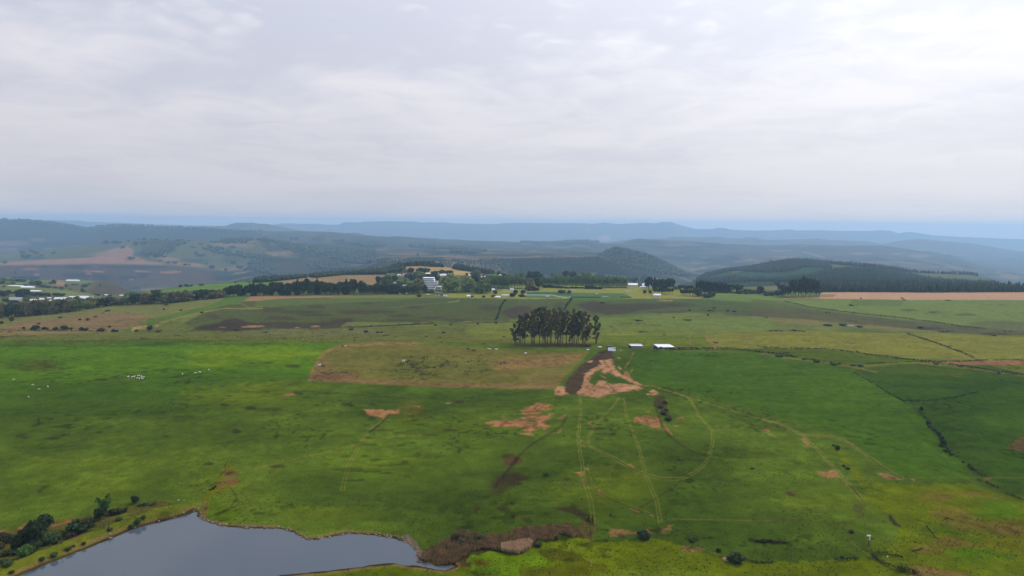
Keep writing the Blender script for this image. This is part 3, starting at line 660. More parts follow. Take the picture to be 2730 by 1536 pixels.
for P_ in ([(50, 582), (150, 585), (145, 602), (70, 590)], [(290, 500), (320, 465), (345, 465), (330, 485)], [(275, 578), (315, 555), (300, 575)],
           [(745, 490), (790, 470), (860, 480), (910, 490), (915, 520), (905, 555), (860, 550), (800, 525), (755, 512)], [(830, 455), (850, 438), (852, 458)],
           [(915, 525), (940, 530), (992, 595), (960, 580), (930, 555)], [(470, 520), (500, 518), (495, 534)], [(985, 490), (1030, 480), (1060, 495), (1020, 500)],
           [(985, 530), (1025, 540), (1000, 545)], [(430, 620), (445, 622), (440, 630)], [(430, 660), (465, 662), (440, 668)], [(395, 815), (440, 812), (450, 835), (420, 838)],
           [(455, 790), (478, 792), (470, 802)], [(420, 870), (450, 850), (450, 878)], [(520, 925), (545, 925), (568, 962), (540, 955)], [(740, 1042), (790, 1052), (780, 1064)], [(718, 768), (735, 768), (755, 790), (740, 788)],
           [(1250, 538), (1330, 540), (1325, 545)], [(1520, 555), (1560, 560), (1580, 575), (1550, 572)], [(835, 1075), (870, 1072), (868, 1082)]):
    paint('z3', P_, (172, 122, 84), 4, 0.95, wob=3, rag=0.35, yr=NE)
for P_ in ([(665, 440), (740, 438), (780, 435), (800, 450), (830, 438), (880, 433), (875, 465), (830, 468), (790, 492), (740, 480), (680, 470)], [(1395, 515), (1440, 505), (1460, 520), (1430, 530)], [(1490, 508), (1600, 500), (1600, 540), (1510, 532)],
           [(165, 350), (205, 335), (250, 340), (230, 355), (180, 358)], [(1155, 400), (1190, 398), (1175, 408)], [(975, 418), (1010, 415), (1005, 428)], [(1490, 478), (1520, 480), (1510, 486)]):
    paint('z2', P_, (178, 126, 88), 4, 0.95, wob=3, rag=0.35, yr=NE)
blob('z2', 950, 440, 70, 50, (110, 98, 44), 0.4, soft=0.9, yr=NE)
# dark marks
DK = (58, 46, 34)
for c in ((230, 172, 50, 9), (80, 156, 48, 6), (1240, 392, 34, 9), (145, 782, 52, 13), (715, 405, 26, 8), (260, 338, 30, 8), (1530, 720, 40, 14), (570, 410, 24, 4), (1170, 560, 40, 8), (1340, 1055, 16, 22), (1490, 890, 60, 60), (1560, 860, 70, 40), (1520, 1040, 50, 20), (1575, 1085, 18, 12), (370, 410, 16, 6)):
    blob('z2', *c, DK, 0.75, soft=0.7, wob=3, rag=0.2, yr=NE)
blob('z2', 75, 435, 90, 14, (54, 62, 34), 0.75, soft=0.8, yr=NE)
line('z2', [(90, 820), (130, 790)], (64, 62, 40), 10, 0.4, yr=NE)
for c in ((612, 257, 45, 7), (545, 265, 12, 4), (700, 250, 30, 3), (560, 283, 14, 3), (1435, 568, 30, 16), (1520, 430, 36, 13), (1110, 403, 36, 6), (1360, 408, 28, 9), (1270, 768, 36, 9), (260, 160, 40, 5), (290, 182, 30, 4), (370, 190, 20, 4), (130, 165, 26, 3), (1530, 157, 22, 4), (232, 505, 8, 20), (990, 90, 28, 3), (905, 103, 10, 3), (1000, 532, 14, 3), (1010, 600, 30, 4)):
    blob('z1', *c, DK, 0.8, soft=0.6, wob=2, yr=NE)
blob('z1', 230, 175, 110, 30, (84, 88, 36), 0.5, soft=0.9, yr=NE)
for c in ((290, 366, 20, 8), (590, 770, 20, 9), (335, 593, 14, 5), (735, 595, 14, 4), (210, 1065, 20, 9), (100, 1100, 20, 16), (30, 1085, 12, 10), (30, 1010, 20, 10), (335, 860, 18, 8), (60, 850, 60, 26), (30, 880, 30, 16)):
    blob('z3', *c, DK, 0.7, soft=0.7, yr=NE)
paint('z3', [(0, 710), (40, 720), (90, 745), (60, 765), (0, 780), (-40, 770), (-30, 720)], (96, 62, 46), 5, 0.7, rag=0.2, yr=NE)
paint('z3', [(240, 1035), (400, 1033), (440, 1060), (510, 1090), (512, 1150), (480, 1140), (430, 1095), (330, 1062)], (58, 44, 30), 8, 0.85, rag=0.2, yr=NE)
paint('z3', [(430, 1130), (515, 1130), (515, 1200), (495, 1240), (440, 1220), (400, 1180)], (110, 78, 52), 5, 0.8, rag=0.5, yr=NE)
paint('z3', [(880, 360), (930, 350), (955, 400), (970, 490), (940, 480), (900, 430), (870, 410)], (76, 62, 42), 6, 0.85, rag=0.2, yr=NE)
for c in ((190, 355, 20, 5), (715, 405, 18, 6), (530, 795, 14, 9), (165, 945, 24, 11), (545, 1180, 14, 10), (460, 665, 12, 9), (790, 845, 0, 0)):
    if c[2]: blob('z4', *c, (86, 56, 42), 0.85, yr=NE)
for P_ in ([(250, 610), (275, 612), (305, 660), (280, 662)], [(330, 815), (400, 805), (450, 800), (480, 850), (400, 855), (350, 830)], [(20, 555), (60, 575), (30, 570)], [(60, 590), (100, 602), (95, 608)],
           [(710, 825), (760, 828), (850, 865), (780, 862), (720, 845)], [(910, 860), (935, 862), (925, 880)], [(700, 1010), (740, 1028), (735, 1040)], [(490, 860), (540, 890), (520, 890)], [(1320, 845), (1395, 858), (1340, 865)], [(500, 625), (560, 650), (550, 662)], [(305, 1365), (335, 1360), (330, 1372)]):
    paint('z4', P_, (168, 124, 84), 4, 0.9, wob=3, rag=0.3, yr=NE)
paint('z4', [(740, 1040), (800, 1105), (860, 1140), (850, 1150), (800, 1140), (775, 1100)], (64, 50, 46), 3, 0.95, yr=NE)
blob('z4', 600, 1045, 34, 30, (74, 66, 44), 0.7, yr=NE); blob('z4', 950, 1170, 60, 50, (48, 70, 36), 0.6, yr=NE); blob('z4', 800, 1040, 90, 22, (52, 66, 34), 0.6, yr=NE)
# vehicle tracks
TL = (118, 126, 62)
line('z3', [(425, 365), (430, 430), (425, 500), (413, 600), (425, 700), (440, 790), (455, 880), (480, 960), (500, 1060), (505, 1130)], TL, 1.9, 0.82, double=10, yr=NE)
line('z3', [(470, 770), (490, 850), (520, 960)], TL, 2, 0.35, yr=NE)
line('z3', [(660, 370), (620, 420), (570, 480), (510, 540), (478, 600), (480, 655), (560, 700), (640, 735), (730, 790), (830, 835), (930, 857), (1040, 857), (1120, 820), (1180, 770), (1210, 710), (1230, 640), (1230, 570), (1190, 520), (1150, 480), (1110, 400), (1080, 365)], TL, 1.9, 0.77, double=10, yr=NE)
line('z3', [(560, 702), (640, 738), (730, 793), (830, 838), (930, 860), (1030, 860)], (48, 52, 24), 1.8, 0.7, yr=NE)
line('z3', [(1080, 365), (1000, 335), (900, 305), (830, 290)], TL, 2, 0.6, double=4, yr=NE)
line('z3', [(690, 370), (700, 440), (720, 500), (750, 580), (780, 660), (800, 740), (820, 820), (850, 900), (890, 990), (905, 1080), (915, 1130)], TL, 1.9, 0.72, double=9, yr=NE)
line('z3', [(880, 410), (920, 530), (960, 590), (1020, 640), (1100, 690), (1200, 720)], (60, 54, 30), 2.2, 0.75, double=6, yr=NE)
line('z3', [(1200, 722), (1350, 738), (1595, 745)], TL, 1.6, 0.5, yr=NE)
line('z3', [(490, 890), (560, 950), (640, 995), (740, 1030), (840, 1070), (940, 1085), (985, 1100)], (52, 50, 24), 2, 0.6, yr=NE)
line('z3', [(495, 886), (565, 945), (645, 990), (745, 1025), (845, 1065)], TL, 1.6, 0.55, yr=NE)
line('z3', [(1040, 865), (980, 920), (900, 970), (790, 1030)], (56, 60, 28), 2, 0.6, double=5, yr=NE)
line('z3', [(985, 1103), (1200, 1108), (1595, 1112)], (120, 116, 66), 1.8, 0.65, yr=NE)
line('z4', [(0, 1112), (250, 1118), (450, 1130), (560, 1115), (610, 1080), (632, 1040)], (84, 80, 48), 2.5, 0.65, double=5, yr=NE)
line('z3', [(860, 295), (1050, 350), (1200, 400), (1400, 460), (1595, 515)], TL, 1.6, 0.6, double=3, yr=NE)
line('z4', [(0, 495), (150, 540), (240, 590), (330, 670), (420, 770), (500, 860), (560, 930), (630, 1000)], (130, 126, 70), 2.0, 0.8, double=10, yr=NE)
line('z4', [(540, 905), (630, 1000)], (40, 40, 22), 2, 0.8, yr=NE)
line('z4', [(0, 558), (60, 590), (150, 625), (240, 632)], TL, 1.6, 0.5, yr=NE)
line('z4', [(240, 590), (400, 600), (500, 620), (600, 690), (700, 760), (780, 815), (860, 860)], (128, 122, 68), 1.9, 0.75, double=9, yr=NE)
line('z4', [(650, 730), (760, 805), (850, 858)], (48, 44, 24), 1.8, 0.8, yr=NE)
line('z4', [(860, 860), (1100, 848), (1330, 852), (1700, 850)], (110, 112, 58), 1.8, 0.55, yr=NE)
line('z4', [(690, 1010), (770, 1100), (850, 1150)], (70, 66, 40), 1.6, 0.6, yr=NE)
line('z4', [(540, 1240), (600, 1290), (690, 1340)], (130, 122, 72), 3, 0.6, yr=NE)
line('z3', [(345, 480), (310, 540), (230, 590), (130, 650), (60, 710), (0, 775)], (56, 50, 30), 2.2, 0.7, double=7, yr=NE)
line('z2', [(1595, 735), (1530, 815), (1450, 915)], (58, 42, 34), 3.5, 0.8, double=7, yr=NE)
line('z2', [(1450, 915), (1380, 990), (1250, 1120)], (66, 68, 36), 2, 0.6, double=7, yr=NE)
line('z2', [(830, 460), (760, 520), (690, 570), (650, 630), (610, 700), (570, 780), (550, 840), (530, 930)], (122, 124, 62), 1.9, 0.75, double=11, yr=NE)
line('z2', [(820, 470), (760, 525), (690, 578)], (60, 44, 32), 2.4, 0.8, double=6, yr=NE)
line('z2', [(0, 800), (200, 745), (400, 705), (600, 655), (720, 620), (870, 602), (1050, 590)], (112, 120, 56), 1.7, 0.6, double=6, yr=NE)
line('z2', [(1050, 590), (1200, 565), (1330, 545), (1460, 525)], (62, 66, 32), 2.0, 0.6, yr=NE)
line('z2', [(280, 325), (450, 335), (700, 355), (940, 370)], (64, 76, 30), 2.2, 0.7, double=4, yr=NE)
line('z2', [(490, 960), (620, 965), (850, 1010), (1060, 1060), (1200, 1100)], (54, 66, 32), 2, 0.5, yr=NE)
line('z2', [(1300, 380), (1595, 385)], (54, 52, 30), 2, 0.6, yr=NE, broken=0.3)
line('z1', [(180, 415), (760, 405), (1240, 410), (1595, 400)], (70, 80, 34), 1.6, 0.3, yr=NE)
# wet meadow, lower right
LIME = (92, 112, 12)
paint('z4', [(415, 665), (480, 690), (560, 780), (640, 870), (760, 885), (900, 905), (1250, 880), (1400, 930), (1700, 1000), (1700, 1800), (-1500, 1800), (-1500, 1400), (0, 1372), (300, 1352), (690, 1345), (870, 1200), (800, 1100), (700, 1010), (600, 910), (500, 780)], LIME, 8, 0.95, wob=5, yr=NE)
for c, k in (((1450, 1050, 150, 55), (70, 110, 8)), ((1130, 1170, 120, 45), (66, 112, 10)), ((1350, 1320, 200, 45), (64, 106, 8)), ((760, 1000, 100, 50), (100, 122, 6)), ((1000, 960, 160, 50), (92, 108, 6)), ((720, 1280, 100, 60), (82, 100, 18)), ((450, 1420, 260, 40), (92, 112, 6)), ((900, 1120, 60, 50), (76, 98, 16)), ((1500, 1250, 140, 50), (104, 102, 10))):
    blob('z4', *c, k, 0.75, soft=0.9, wob=10, yr=NE)
for c in ((1150, 1075, 120, 45), (1320, 1140, 240, 34), (1480, 1160, 140, 30), (1120, 1250, 90, 36), (980, 1290, 90, 18), (1060, 960, 110, 22), (1330, 960, 130, 18), (1240, 1270, 110, 16)):
    blob('z4', *c, (122, 98, 46), 0.75, soft=0.9, wob=8, rag=0.15, yr=NE)
paint('z4', [(820, 1385), (1000, 1385), (1100, 1410), (1250, 1430), (1250, 1500), (950, 1500), (900, 1420)], (136, 106, 62), 5, 0.85, rag=0.2, yr=NE)
paint('z3', [(0, 1320), (140, 1270), (200, 1240), (430, 1210), (520, 1245), (800, 1228), (950, 1235), (1050, 1265), (1190, 1320), (1300, 1332), (1595, 1372), (1595, 1900), (-300, 1900), (-300, 1400)], LIME, 6, 0.95, wob=4, yr=NE)
blob('z3', 100, 1350, 180, 40, (98, 140, 6), 0.85, soft=0.8, yr=NE); blob('z3', 500, 1290, 260, 40, (94, 116, 6), 0.7, soft=0.9, yr=NE)
paint('z3', [(170, 1305), (210, 1285), (300, 1280), (420, 1330), (500, 1375), (300, 1360), (250, 1368)], (76, 76, 10), 6, 0.85, yr=NE)
paint('z3', [(80, 1400), (300, 1400), (560, 1370), (620, 1400), (400, 1449), (80, 1460)], (92, 92, 12), 10, 0.6, yr=NE)
blob('z3', 900, 1440, 340, 40, (94, 118, 34), 0.8, soft=0.8, yr=NE)
paint('z2', [(1290, 1335), (1420, 1300), (1600, 1320), (1600, 1460), (1320, 1420), (1282, 1375)], (100, 138, 6), 4, 0.95, wob=3, yr=NE)
blob('z2', 1350, 1370, 40, 16, (120, 88, 24), 0.8, yr=NE)
paint('z2', [(100, 1470), (160, 1449), (550, 1408), (840, 1372), (1000, 1395), (1140, 1420), (1260, 1400), (1340, 1430), (1595, 1449), (1595, 1700), (-300, 1800)], (84, 106, 12), 3, 0.95, wob=3, yr=NE)
# reed bed ground and bare banks
paint('z2', [(1005, 1350), (1040, 1310), (1080, 1290), (1170, 1220), (1230, 1190), (1400, 1195), (1600, 1165), (1750, 1145), (1900, 1130), (1910, 1180), (1800, 1200), (1700, 1245), (1600, 1310), (1430, 1300), (1300, 1310), (1285, 1390), (1230, 1390), (1100, 1385), (1030, 1370)], (96, 74, 44), 4, 0.95, wob=4, yr=NE)
for P_ in ([(610, 1175), (700, 1170), (780, 1180), (850, 1155), (860, 1190), (700, 1200), (620, 1210)], [(905, 1178), (960, 1140), (1000, 1130), (990, 1158), (920, 1188)], [(1035, 1250), (1100, 1262), (1190, 1290), (1100, 1315), (1040, 1302)], [(1240, 1310), (1320, 1320), (1400, 1345), (1380, 1370), (1300, 1350)]):
    paint('z3', P_, (142, 108, 68), 5, 0.9, wob=4, rag=0.4, yr=NE)
blob('z3', 890, 1172, 40, 16, (56, 46, 32), 0.8, yr=NE)
for c in ((1090, 1220, 50, 14), (1540, 1240, 70, 10), (1180, 1210, 30, 6)): blob('z3', *c, (40, 48, 20), 0.7, yr=NE)
blob('z4', 60, 1243, 110, 9, (40, 36, 24), 0.85, yr=NE)
line('z4', [(0, 1368), (70, 1366)], (36, 40, 14), 4, 0.8, yr=NE)
# scrub ground and dam wall at the left of the pond
paint('z1', [(-300, 1260), (0, 1175), (150, 1130), (420, 1105), (560, 1060), (700, 1040), (860, 1000), (1000, 990), (1040, 1020), (900, 1048), (760, 1090), (600, 1165), (400, 1240), (200, 1330), (-300, 1540)], (92, 84, 40), 8, 0.85, wob=6, rag=0.15, yr=NE)
for P_ in ([(100, 1150), (160, 1125), (165, 1155), (110, 1165)], [(330, 1140), (440, 1105), (430, 1125), (320, 1160)], [(400, 1215), (480, 1180), (520, 1180), (460, 1230)], [(-40, 1190), (0, 1175), (60, 1160), (20, 1190)]):
    paint('z1', P_, (160, 112, 76), 5, 0.85, rag=0.3, yr=NE)
paint('z1', [(-300, 1530), (0, 1392), (200, 1322), (420, 1235), (640, 1160), (830, 1075), (960, 1035), (1180, 1008), (1200, 1030), (1100, 1060), (900, 1120), (700, 1195), (400, 1315), (50, 1460), (-300, 1600)], (98, 112, 36), 5, 0.9, wob=5, yr=NE)
line('z1', [(-200, 1545), (0, 1465), (200, 1385), (400, 1300), (560, 1240), (760, 1165), (900, 1120), (1100, 1060), (1190, 1035)], (140, 116, 66), 9, 0.75, wob=3, yr=NE, broken=0.3)
paint('z1', [(1375, 755), (1400, 780), (1440, 800), (1390, 860), (1440, 870), (1380, 920), (1300, 960), (1270, 1000), (1200, 1005), (1255, 930), (1320, 860)], (98, 104, 18), 8, 0.85, wob=5, yr=NE)
paint('z1', [(1250, 1000), (1310, 980), (1400, 1040), (1450, 1090), (1400, 1110), (1290, 1110), (1240, 1080)], (76, 106, 14), 8, 0.7, yr=NE)
for c in ((1400, 825, 40, 22), (1400, 875, 46, 20), (1240, 1035, 26, 30), (1220, 1075, 22, 14), (1330, 900, 30, 14)): blob('z1', *c, (136, 96, 62), 0.8, rag=0.3, yr=NE)
line('z1', [(1380, 755), (1365, 790), (1372, 810), (1345, 830), (1330, 850)], (44, 48, 20), 3, 0.7, yr=NE, broken=0.4)
line('z1', [(1400, 915), (1440, 970), (1400, 1030), (1320, 1080)], (60, 48, 34), 4, 0.65, yr=NE)
# shore
PP = [p for p in POND if -40 <= p[0]]
ixs = select(POND, 16, NE)
ds = poly_dist(GU[ixs] + 3 * NX2[ixs], GV[ixs] + 1.5 * NX3[ixs], POND)
put(ixs, np.clip(1 - np.abs(ds - 5) / 6, 0, 1) * 0.8 * np.clip(1.3 + 2 * NX3[ixs], 0.3, 1), C(140, 108, 72))
put(ixs, np.clip(1.2 - np.abs(ds - 0.5) / 3.0, 0, 1), C(66, 48, 30))
put(ixs, np.clip(-(ds + 1) / 3, 0, 1), C(60, 54, 42))
paint('z2', [(880, 1215), (930, 1195), (980, 1240), (1015, 1300), (1000, 1345), (960, 1290), (920, 1240)], (124, 108, 96), 3, 0.9, rag=0.2, yr=NE)

# fine mottling of turf: the same everywhere on the near land
tm = np.clip((1000 - gy) / 300, 0, 1)
mul = 1 + tm * (0.16 * NX2 + 0.26 * NX3 + 0.20 * fbm(gx / 26, gy / 9, 301, 3))
spk = vnoise(gx / 1.9, gy / 2.6, 401) * vnoise(gx / 23, gy / 23, 402)
mul = mul * (1 - 0.42 * tm * np.clip((spk - 0.60) * 9, 0, 1))
spk = vnoise(gx / 4.5, gy / 3.6, 404) * vnoise(gx / 55, gy / 55, 405)
mul = mul * (1 - 0.40 * tm * np.clip((spk - 0.62) * 8, 0, 1))
col *= np.clip(mul, 0.3, 2)[:, None]
nb = np.clip((1000 - gy) / 400, 0, 1)[:, None]
soil = np.clip((col[:, 0:1] - col[:, 1:2]) / np.maximum(col[:, 0:1], 1e-3) * 5 - 0.9, 0, 1) * np.clip((700 - gy) / 100, 0, 1)[:, None]
col = col * (1 - soil * np.clip(0.20 * vnoise(gx / 0.9, gy / 1.3, 611) + 0.7 * np.clip(vnoise(gx / 2.4, gy / 3.4, 612) - 0.62, 0, 1) * 2, 0, 0.6)[:, None])
grn = np.clip((col[:, 1:2] - col[:, 0:1]) / np.maximum(col[:, 1:2], 1e-3) * 4, 0, 1)
col = col * KALB * (1 - nb) + col * KALB * nb * (grn * np.array([1.10, 0.90, 0.55]) + (1 - grn) * np.array([0.92, 0.90, 0.80]))  # near colours lose blue to offset the blue veil of the haze
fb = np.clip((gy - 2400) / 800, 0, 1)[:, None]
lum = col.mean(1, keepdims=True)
col = col * (1 - fb) + fb * np.clip((col * (lum / 0.085) ** 0.15) * np.array([1.02, 0.88, 1.0]), 0, 1)  # far colours lose green with distance to correct the haze's cyan cast
col = np.clip(col, 0.002, 0.8)


def grid_mesh(name, X, Y, Z, colr, mat):
    nr, nc = X.shape
    me = bpy.data.meshes.new(name)
    me.vertices.add(nr * nc)
    co = np.stack([X.ravel(), Y.ravel(), Z.ravel()], 1).astype(np.float32)
    me.vertices.foreach_set('co', co.ravel())
    i = np.arange(nr * nc).reshape(nr, nc)
    q = np.stack([i[:-1, :-1], i[:-1, 1:], i[1:, 1:], i[1:, :-1]], -1).reshape(-1, 4)
    me.loops.add(q.size); me.loops.foreach_set('vertex_index', q.ravel().astype(np.int32))
    me.polygons.add(len(q)); me.polygons.foreach_set('loop_start', np.arange(0, q.size, 4, dtype=np.int32))
    me.update()
    a = me.color_attributes.new('Col', 'FLOAT_COLOR', 'POINT')
    a.data.foreach_set('color', np.concatenate([colr, np.ones((len(colr), 1))], 1).astype(np.float32).ravel())
    me.polygons.foreach_set('use_smooth', np.ones(len(q), bool))
    me.materials.append(mat)
    o = bpy.data.objects.new(name, me); COL.objects.link(o)
    o['kind'] = 'structure'
    return o


def land_material(name, sc, amp, bump):
    m = bpy.data.materials.new(name); m.use_nodes = True
    nt = m.node_tree; L = nt.links.new
    b = nt.nodes['Principled BSDF']
    b.inputs['Roughness'].default_value = 0.95; b.inputs['Specular IOR Level'].default_value = 0.0
    ca = N(nt, 'ShaderNodeVertexColor', layer_name='Col')
    tc = N(nt, 'ShaderNodeTexCoord')
    n1 = N(nt, 'ShaderNodeTexNoise'); n1.inputs['Scale'].default_value = sc; n1.inputs['Detail'].default_value = 6; n1.inputs['Roughness'].default_value = 0.65
    L(tc.outputs['Object'], n1.inputs['Vector'])
    mr = N(nt, 'ShaderNodeMapRange'); mr.inputs['From Min'].default_value = 0.3; mr.inputs['From Max'].default_value = 0.7
    mr.inputs['To Min'].default_value = 1 - amp; mr.inputs['To Max'].default_value = 1 + amp
    L(n1.outputs['Fac'], mr.inputs['Value'])
    n2 = N(nt, 'ShaderNodeTexNoise'); n2.inputs['Scale'].default_value = sc * 0.12; n2.inputs['Detail'].default_value = 4
    L(tc.outputs['Object'], n2.inputs['Vector'])
    mr2 = N(nt, 'ShaderNodeMapRange'); mr2.inputs['From Min'].default_value = 0.3; mr2.inputs['From Max'].default_value = 0.7
    mr2.inputs['To Min'].default_value = 1 - amp * 0.5; mr2.inputs['To Max'].default_value = 1 + amp * 0.5
    L(n2.outputs['Fac'], mr2.inputs['Value'])
    mm = N(nt, 'ShaderNodeMath', operation='MULTIPLY'); L(mr.outputs[0], mm.inputs[0]); L(mr2.outputs[0], mm.inputs[1])
    sc_ = N(nt, 'ShaderNodeVectorMath', operation='SCALE'); L(ca.outputs['Color'], sc_.inputs[0]); L(mm.outputs[0], sc_.inputs['Scale'])
    L(sc_.outputs[0], b.inputs['Base Color'])
    bp = N(nt, 'ShaderNodeBump'); bp.inputs['Strength'].default_value = 0.6; bp.inputs['Distance'].default_value = bump
    L(n1.outputs['Fac'], bp.inputs['Height']); L(bp.outputs[0], b.inputs['Normal'])
    return m


mat_land = land_material('turf_and_soil', 1.3, 0.22, 0.35)
mat_far = land_material('far_hillsides', 0.02, 0.22, 8.0)
cuts = [(0, int(np.searchsorted(YR, 1120)), 'ground', mat_land),
        (int(np.searchsorted(YR, 1120)), int(np.searchsorted(YR, 12800)), 'hills', mat_far),
        (int(np.searchsorted(YR, 12800)), len(YR) - 1, 'mountains', mat_far)]
col3 = col.reshape(GX.shape + (3,))
for a, b, nm, mt in cuts:
    grid_mesh(nm, GX[a:b + 1], GY[a:b + 1], GZ[a:b + 1], col3[a:b + 1].reshape(-1, 3), mt)
for ob in ('hills', 'mountains'): pass
bmz = float(GZ.min())
# land behind and beside the viewpoint
me = bpy.data.meshes.new('terrain')
me.from_pydata([(-48, 30, -2.5), (48, 30, -2.5), (8000, 4990, -6), (8000, -3000, -6), (-8000, -3000, -6), (-8000, 4990, -6)], [], [(0, 5, 4), (0, 4, 3), (0, 3, 1), (1, 3, 2)])
mg = bpy.data.materials.new('plain_turf'); mg.use_nodes = True
mg.node_tree.nodes['Principled BSDF'].inputs['Base Color'].default_value = (*C(76, 100, 38), 1); mg.node_tree.nodes['Principled BSDF'].inputs['Roughness'].default_value = 0.95
me.materials.append(mg)
o = bpy.data.objects.new('terrain', me); COL.objects.link(o); o['kind'] = 'structure'


# --- pond
def water():
    xs = [p[0] for p in PW]; ys = [p[1] for p in PW]
    me = bpy.data.meshes.new('water')
    x0, x1, y0, y1 = min(xs) - 8, max(xs) + 5, max(min(ys) - 10, 150), max(ys) + 4
    # sheet clipped to a little outside the shore line; the banks rise through it
    cx, cy = sum(xs) / len(xs), sum(ys) / len(ys)
    P = []
    n = len(PW)
    for i in range(n):
        a = Vector(PW[i - 1]); b = Vector(PW[i]); c = Vector(PW[(i + 1) % n])
        t = (c - a).normalized(); nrm = Vector((-t.y, t.x))
        P.append(b + nrm * 1.3)
    area = sum(PW[i - 1][0] * PW[i][1] - PW[i][0] * PW[i - 1][1] for i in range(n))
    if area > 0:
        P = [Vector(PW[i]) * 2 - P[i] for i in range(n)]
    me.from_pydata([(p.x, p.y, -0.12) for p in P], [], [list(range(n))])
    m = bpy.data.materials.new('pond_water'); m.use_nodes = True
    nt = m.node_tree; b = nt.nodes['Principled BSDF']; L = nt.links.new
    b.inputs['Base Color'].default_value = (0.060, 0.075, 0.096, 1)
    b.inputs['Roughness'].default_value = 0.07; b.inputs['IOR'].default_value = 1.33
    b.inputs['Specular IOR Level'].default_value = 0.5
    tc = N(nt, 'ShaderNodeTexCoord')
    n1 = N(nt, 'ShaderNodeTexNoise'); n1.inputs['Scale'].default_value = 0.9; n1.inputs['Detail'].default_value = 5
    L(tc.outputs['Object'], n1.inputs['Vector'])
    bp = N(nt, 'ShaderNodeBump'); bp.inputs['Strength'].default_value = 0.25; bp.inputs['Distance'].default_value = 0.03
    L(n1.outputs['Fac'], bp.inputs['Height']); L(bp.outputs[0], b.inputs['Normal'])
    me.materials.append(m)
    o = bpy.data.objects.new('water', me); COL.objects.link(o); o['kind'] = 'structure'


water()

# --- the hazy air
def haze():
    zt = max(float(GZ.max()) + 6, 106.0); zb = bmz - 12
    x0, x1, ya, yb = -41500, 41500, -3500, 19100
    v = [(x, y, z) for z in (zb, zt) for y in (ya, yb) for x in (x0, x1)]
    f = [(0, 2, 3, 1), (4, 5, 7, 6), (0, 1, 5, 4), (2, 6, 7, 3), (0, 4, 6, 2), (1, 3, 7, 5)]
    me = bpy.data.meshes.new('haze'); me.from_pydata(v, [], f)
    m = bpy.data.materials.new('hazy_air'); m.use_nodes = True
    nt = m.node_tree; nt.nodes.clear()
    out = N(nt, 'ShaderNodeOutputMaterial'); pv = N(nt, 'ShaderNodeVolumePrincipled')
    pv.inputs['Color'].default_value = HAZE_COL; pv.inputs['Density'].default_value = HAZE_DEN
    pv.inputs['Anisotropy'].default_value = 0.3
    nt.links.new(pv.outputs[0], out.inputs['Volume'])
    me.materials.append(m)
    o = bpy.data.objects.new('haze', me); COL.objects.link(o); o['kind'] = 'stuff'
    print('haze z', zb, zt)


HAZE_DEN = 0.00009
HAZE_COL = (0.45, 0.70, 1.0, 1)
haze()

# ================================================================== things
rng = random.Random(7)
nprng = np.random.RandomState(11)


def hits(uv, ymin=150.0):
    """points where the rays of photo columns/rows meet the land (first crossing beyond ymin)"""
    uv = np.array(uv, float)
    ym = np.broadcast_to(np.asarray(ymin, float), (len(uv),))
    out = np.zeros((len(uv), 3))
    K = 700
    s = np.geomspace(1, 24000.0 / 150.0, K)
    for a in range(0, len(uv), 400):
        U = uv[a:a + 400, 0][:, None]; V = uv[a:a + 400, 1][:, None]
        y = np.minimum(ym[a:a + 400][:, None] * s[None, :], 24500)
        t, sl = ray(U, V)
        d = (CAMH - y * sl) - height(t * y, y, fine=False)
        neg = d <= 0
        j = np.argmax(neg, 1); none = ~neg.any(1)
        j = np.clip(j, 1, K - 1)
        r = np.arange(len(j))
        y0, y1, d0, d1 = y[r, j - 1], y[r, j], d[r, j - 1], d[r, j]
        f = np.where(d0 > 0, d0 / np.maximum(d0 - d1, 1e-6), 0.0)
        yy = y0 + (y1 - y0) * np.clip(f, 0, 1)
        if none.any():
            # graze: nearest approach
            yy[none] = y[none][np.arange(none.sum()), np.argmin(d[none], 1)]
        tt = t[:, 0]
        out[a:a + 400, 0] = tt * yy; out[a:a + 400, 1] = yy
        out[a:a + 400, 2] = height(tt * yy, yy, fine=False)
    return out


def hit(u, v, ymin=150.0):
    p = hits([(u, v)], ymin)[0]
    return Vector(p)


def tag(o, label=None, cat=None, group=None, kind=None):
    if label: o['label'] = label
    if cat: o['category'] = cat
    if group: o['group'] = group
    if kind: o['kind'] = kind
    return o


def mesh_obj(name, verts, faces, mat, parent=None, smooth=False, mats=None, mi=None):
    me = bpy.data.meshes.new(name)
    me.from_pydata([tuple(v) for v in verts], [], faces)
    for m in (mats or [mat]): me.materials.append(m)
    if mi is not None: me.polygons.foreach_set('material_index', mi)
    if smooth: me.polygons.foreach_set('use_smooth', [True] * len(me.polygons))
    o = bpy.data.objects.new(name, me); COL.objects.link(o)
    if parent: o.parent = parent
    return o


def empty(name, loc, rz=0.0):
    o = bpy.data.objects.new(name, None); COL.objects.link(o)
    o.location = loc; o.rotation_euler = (0, 0, rz); o.empty_display_size = 0.5
    return o


MATS = {}


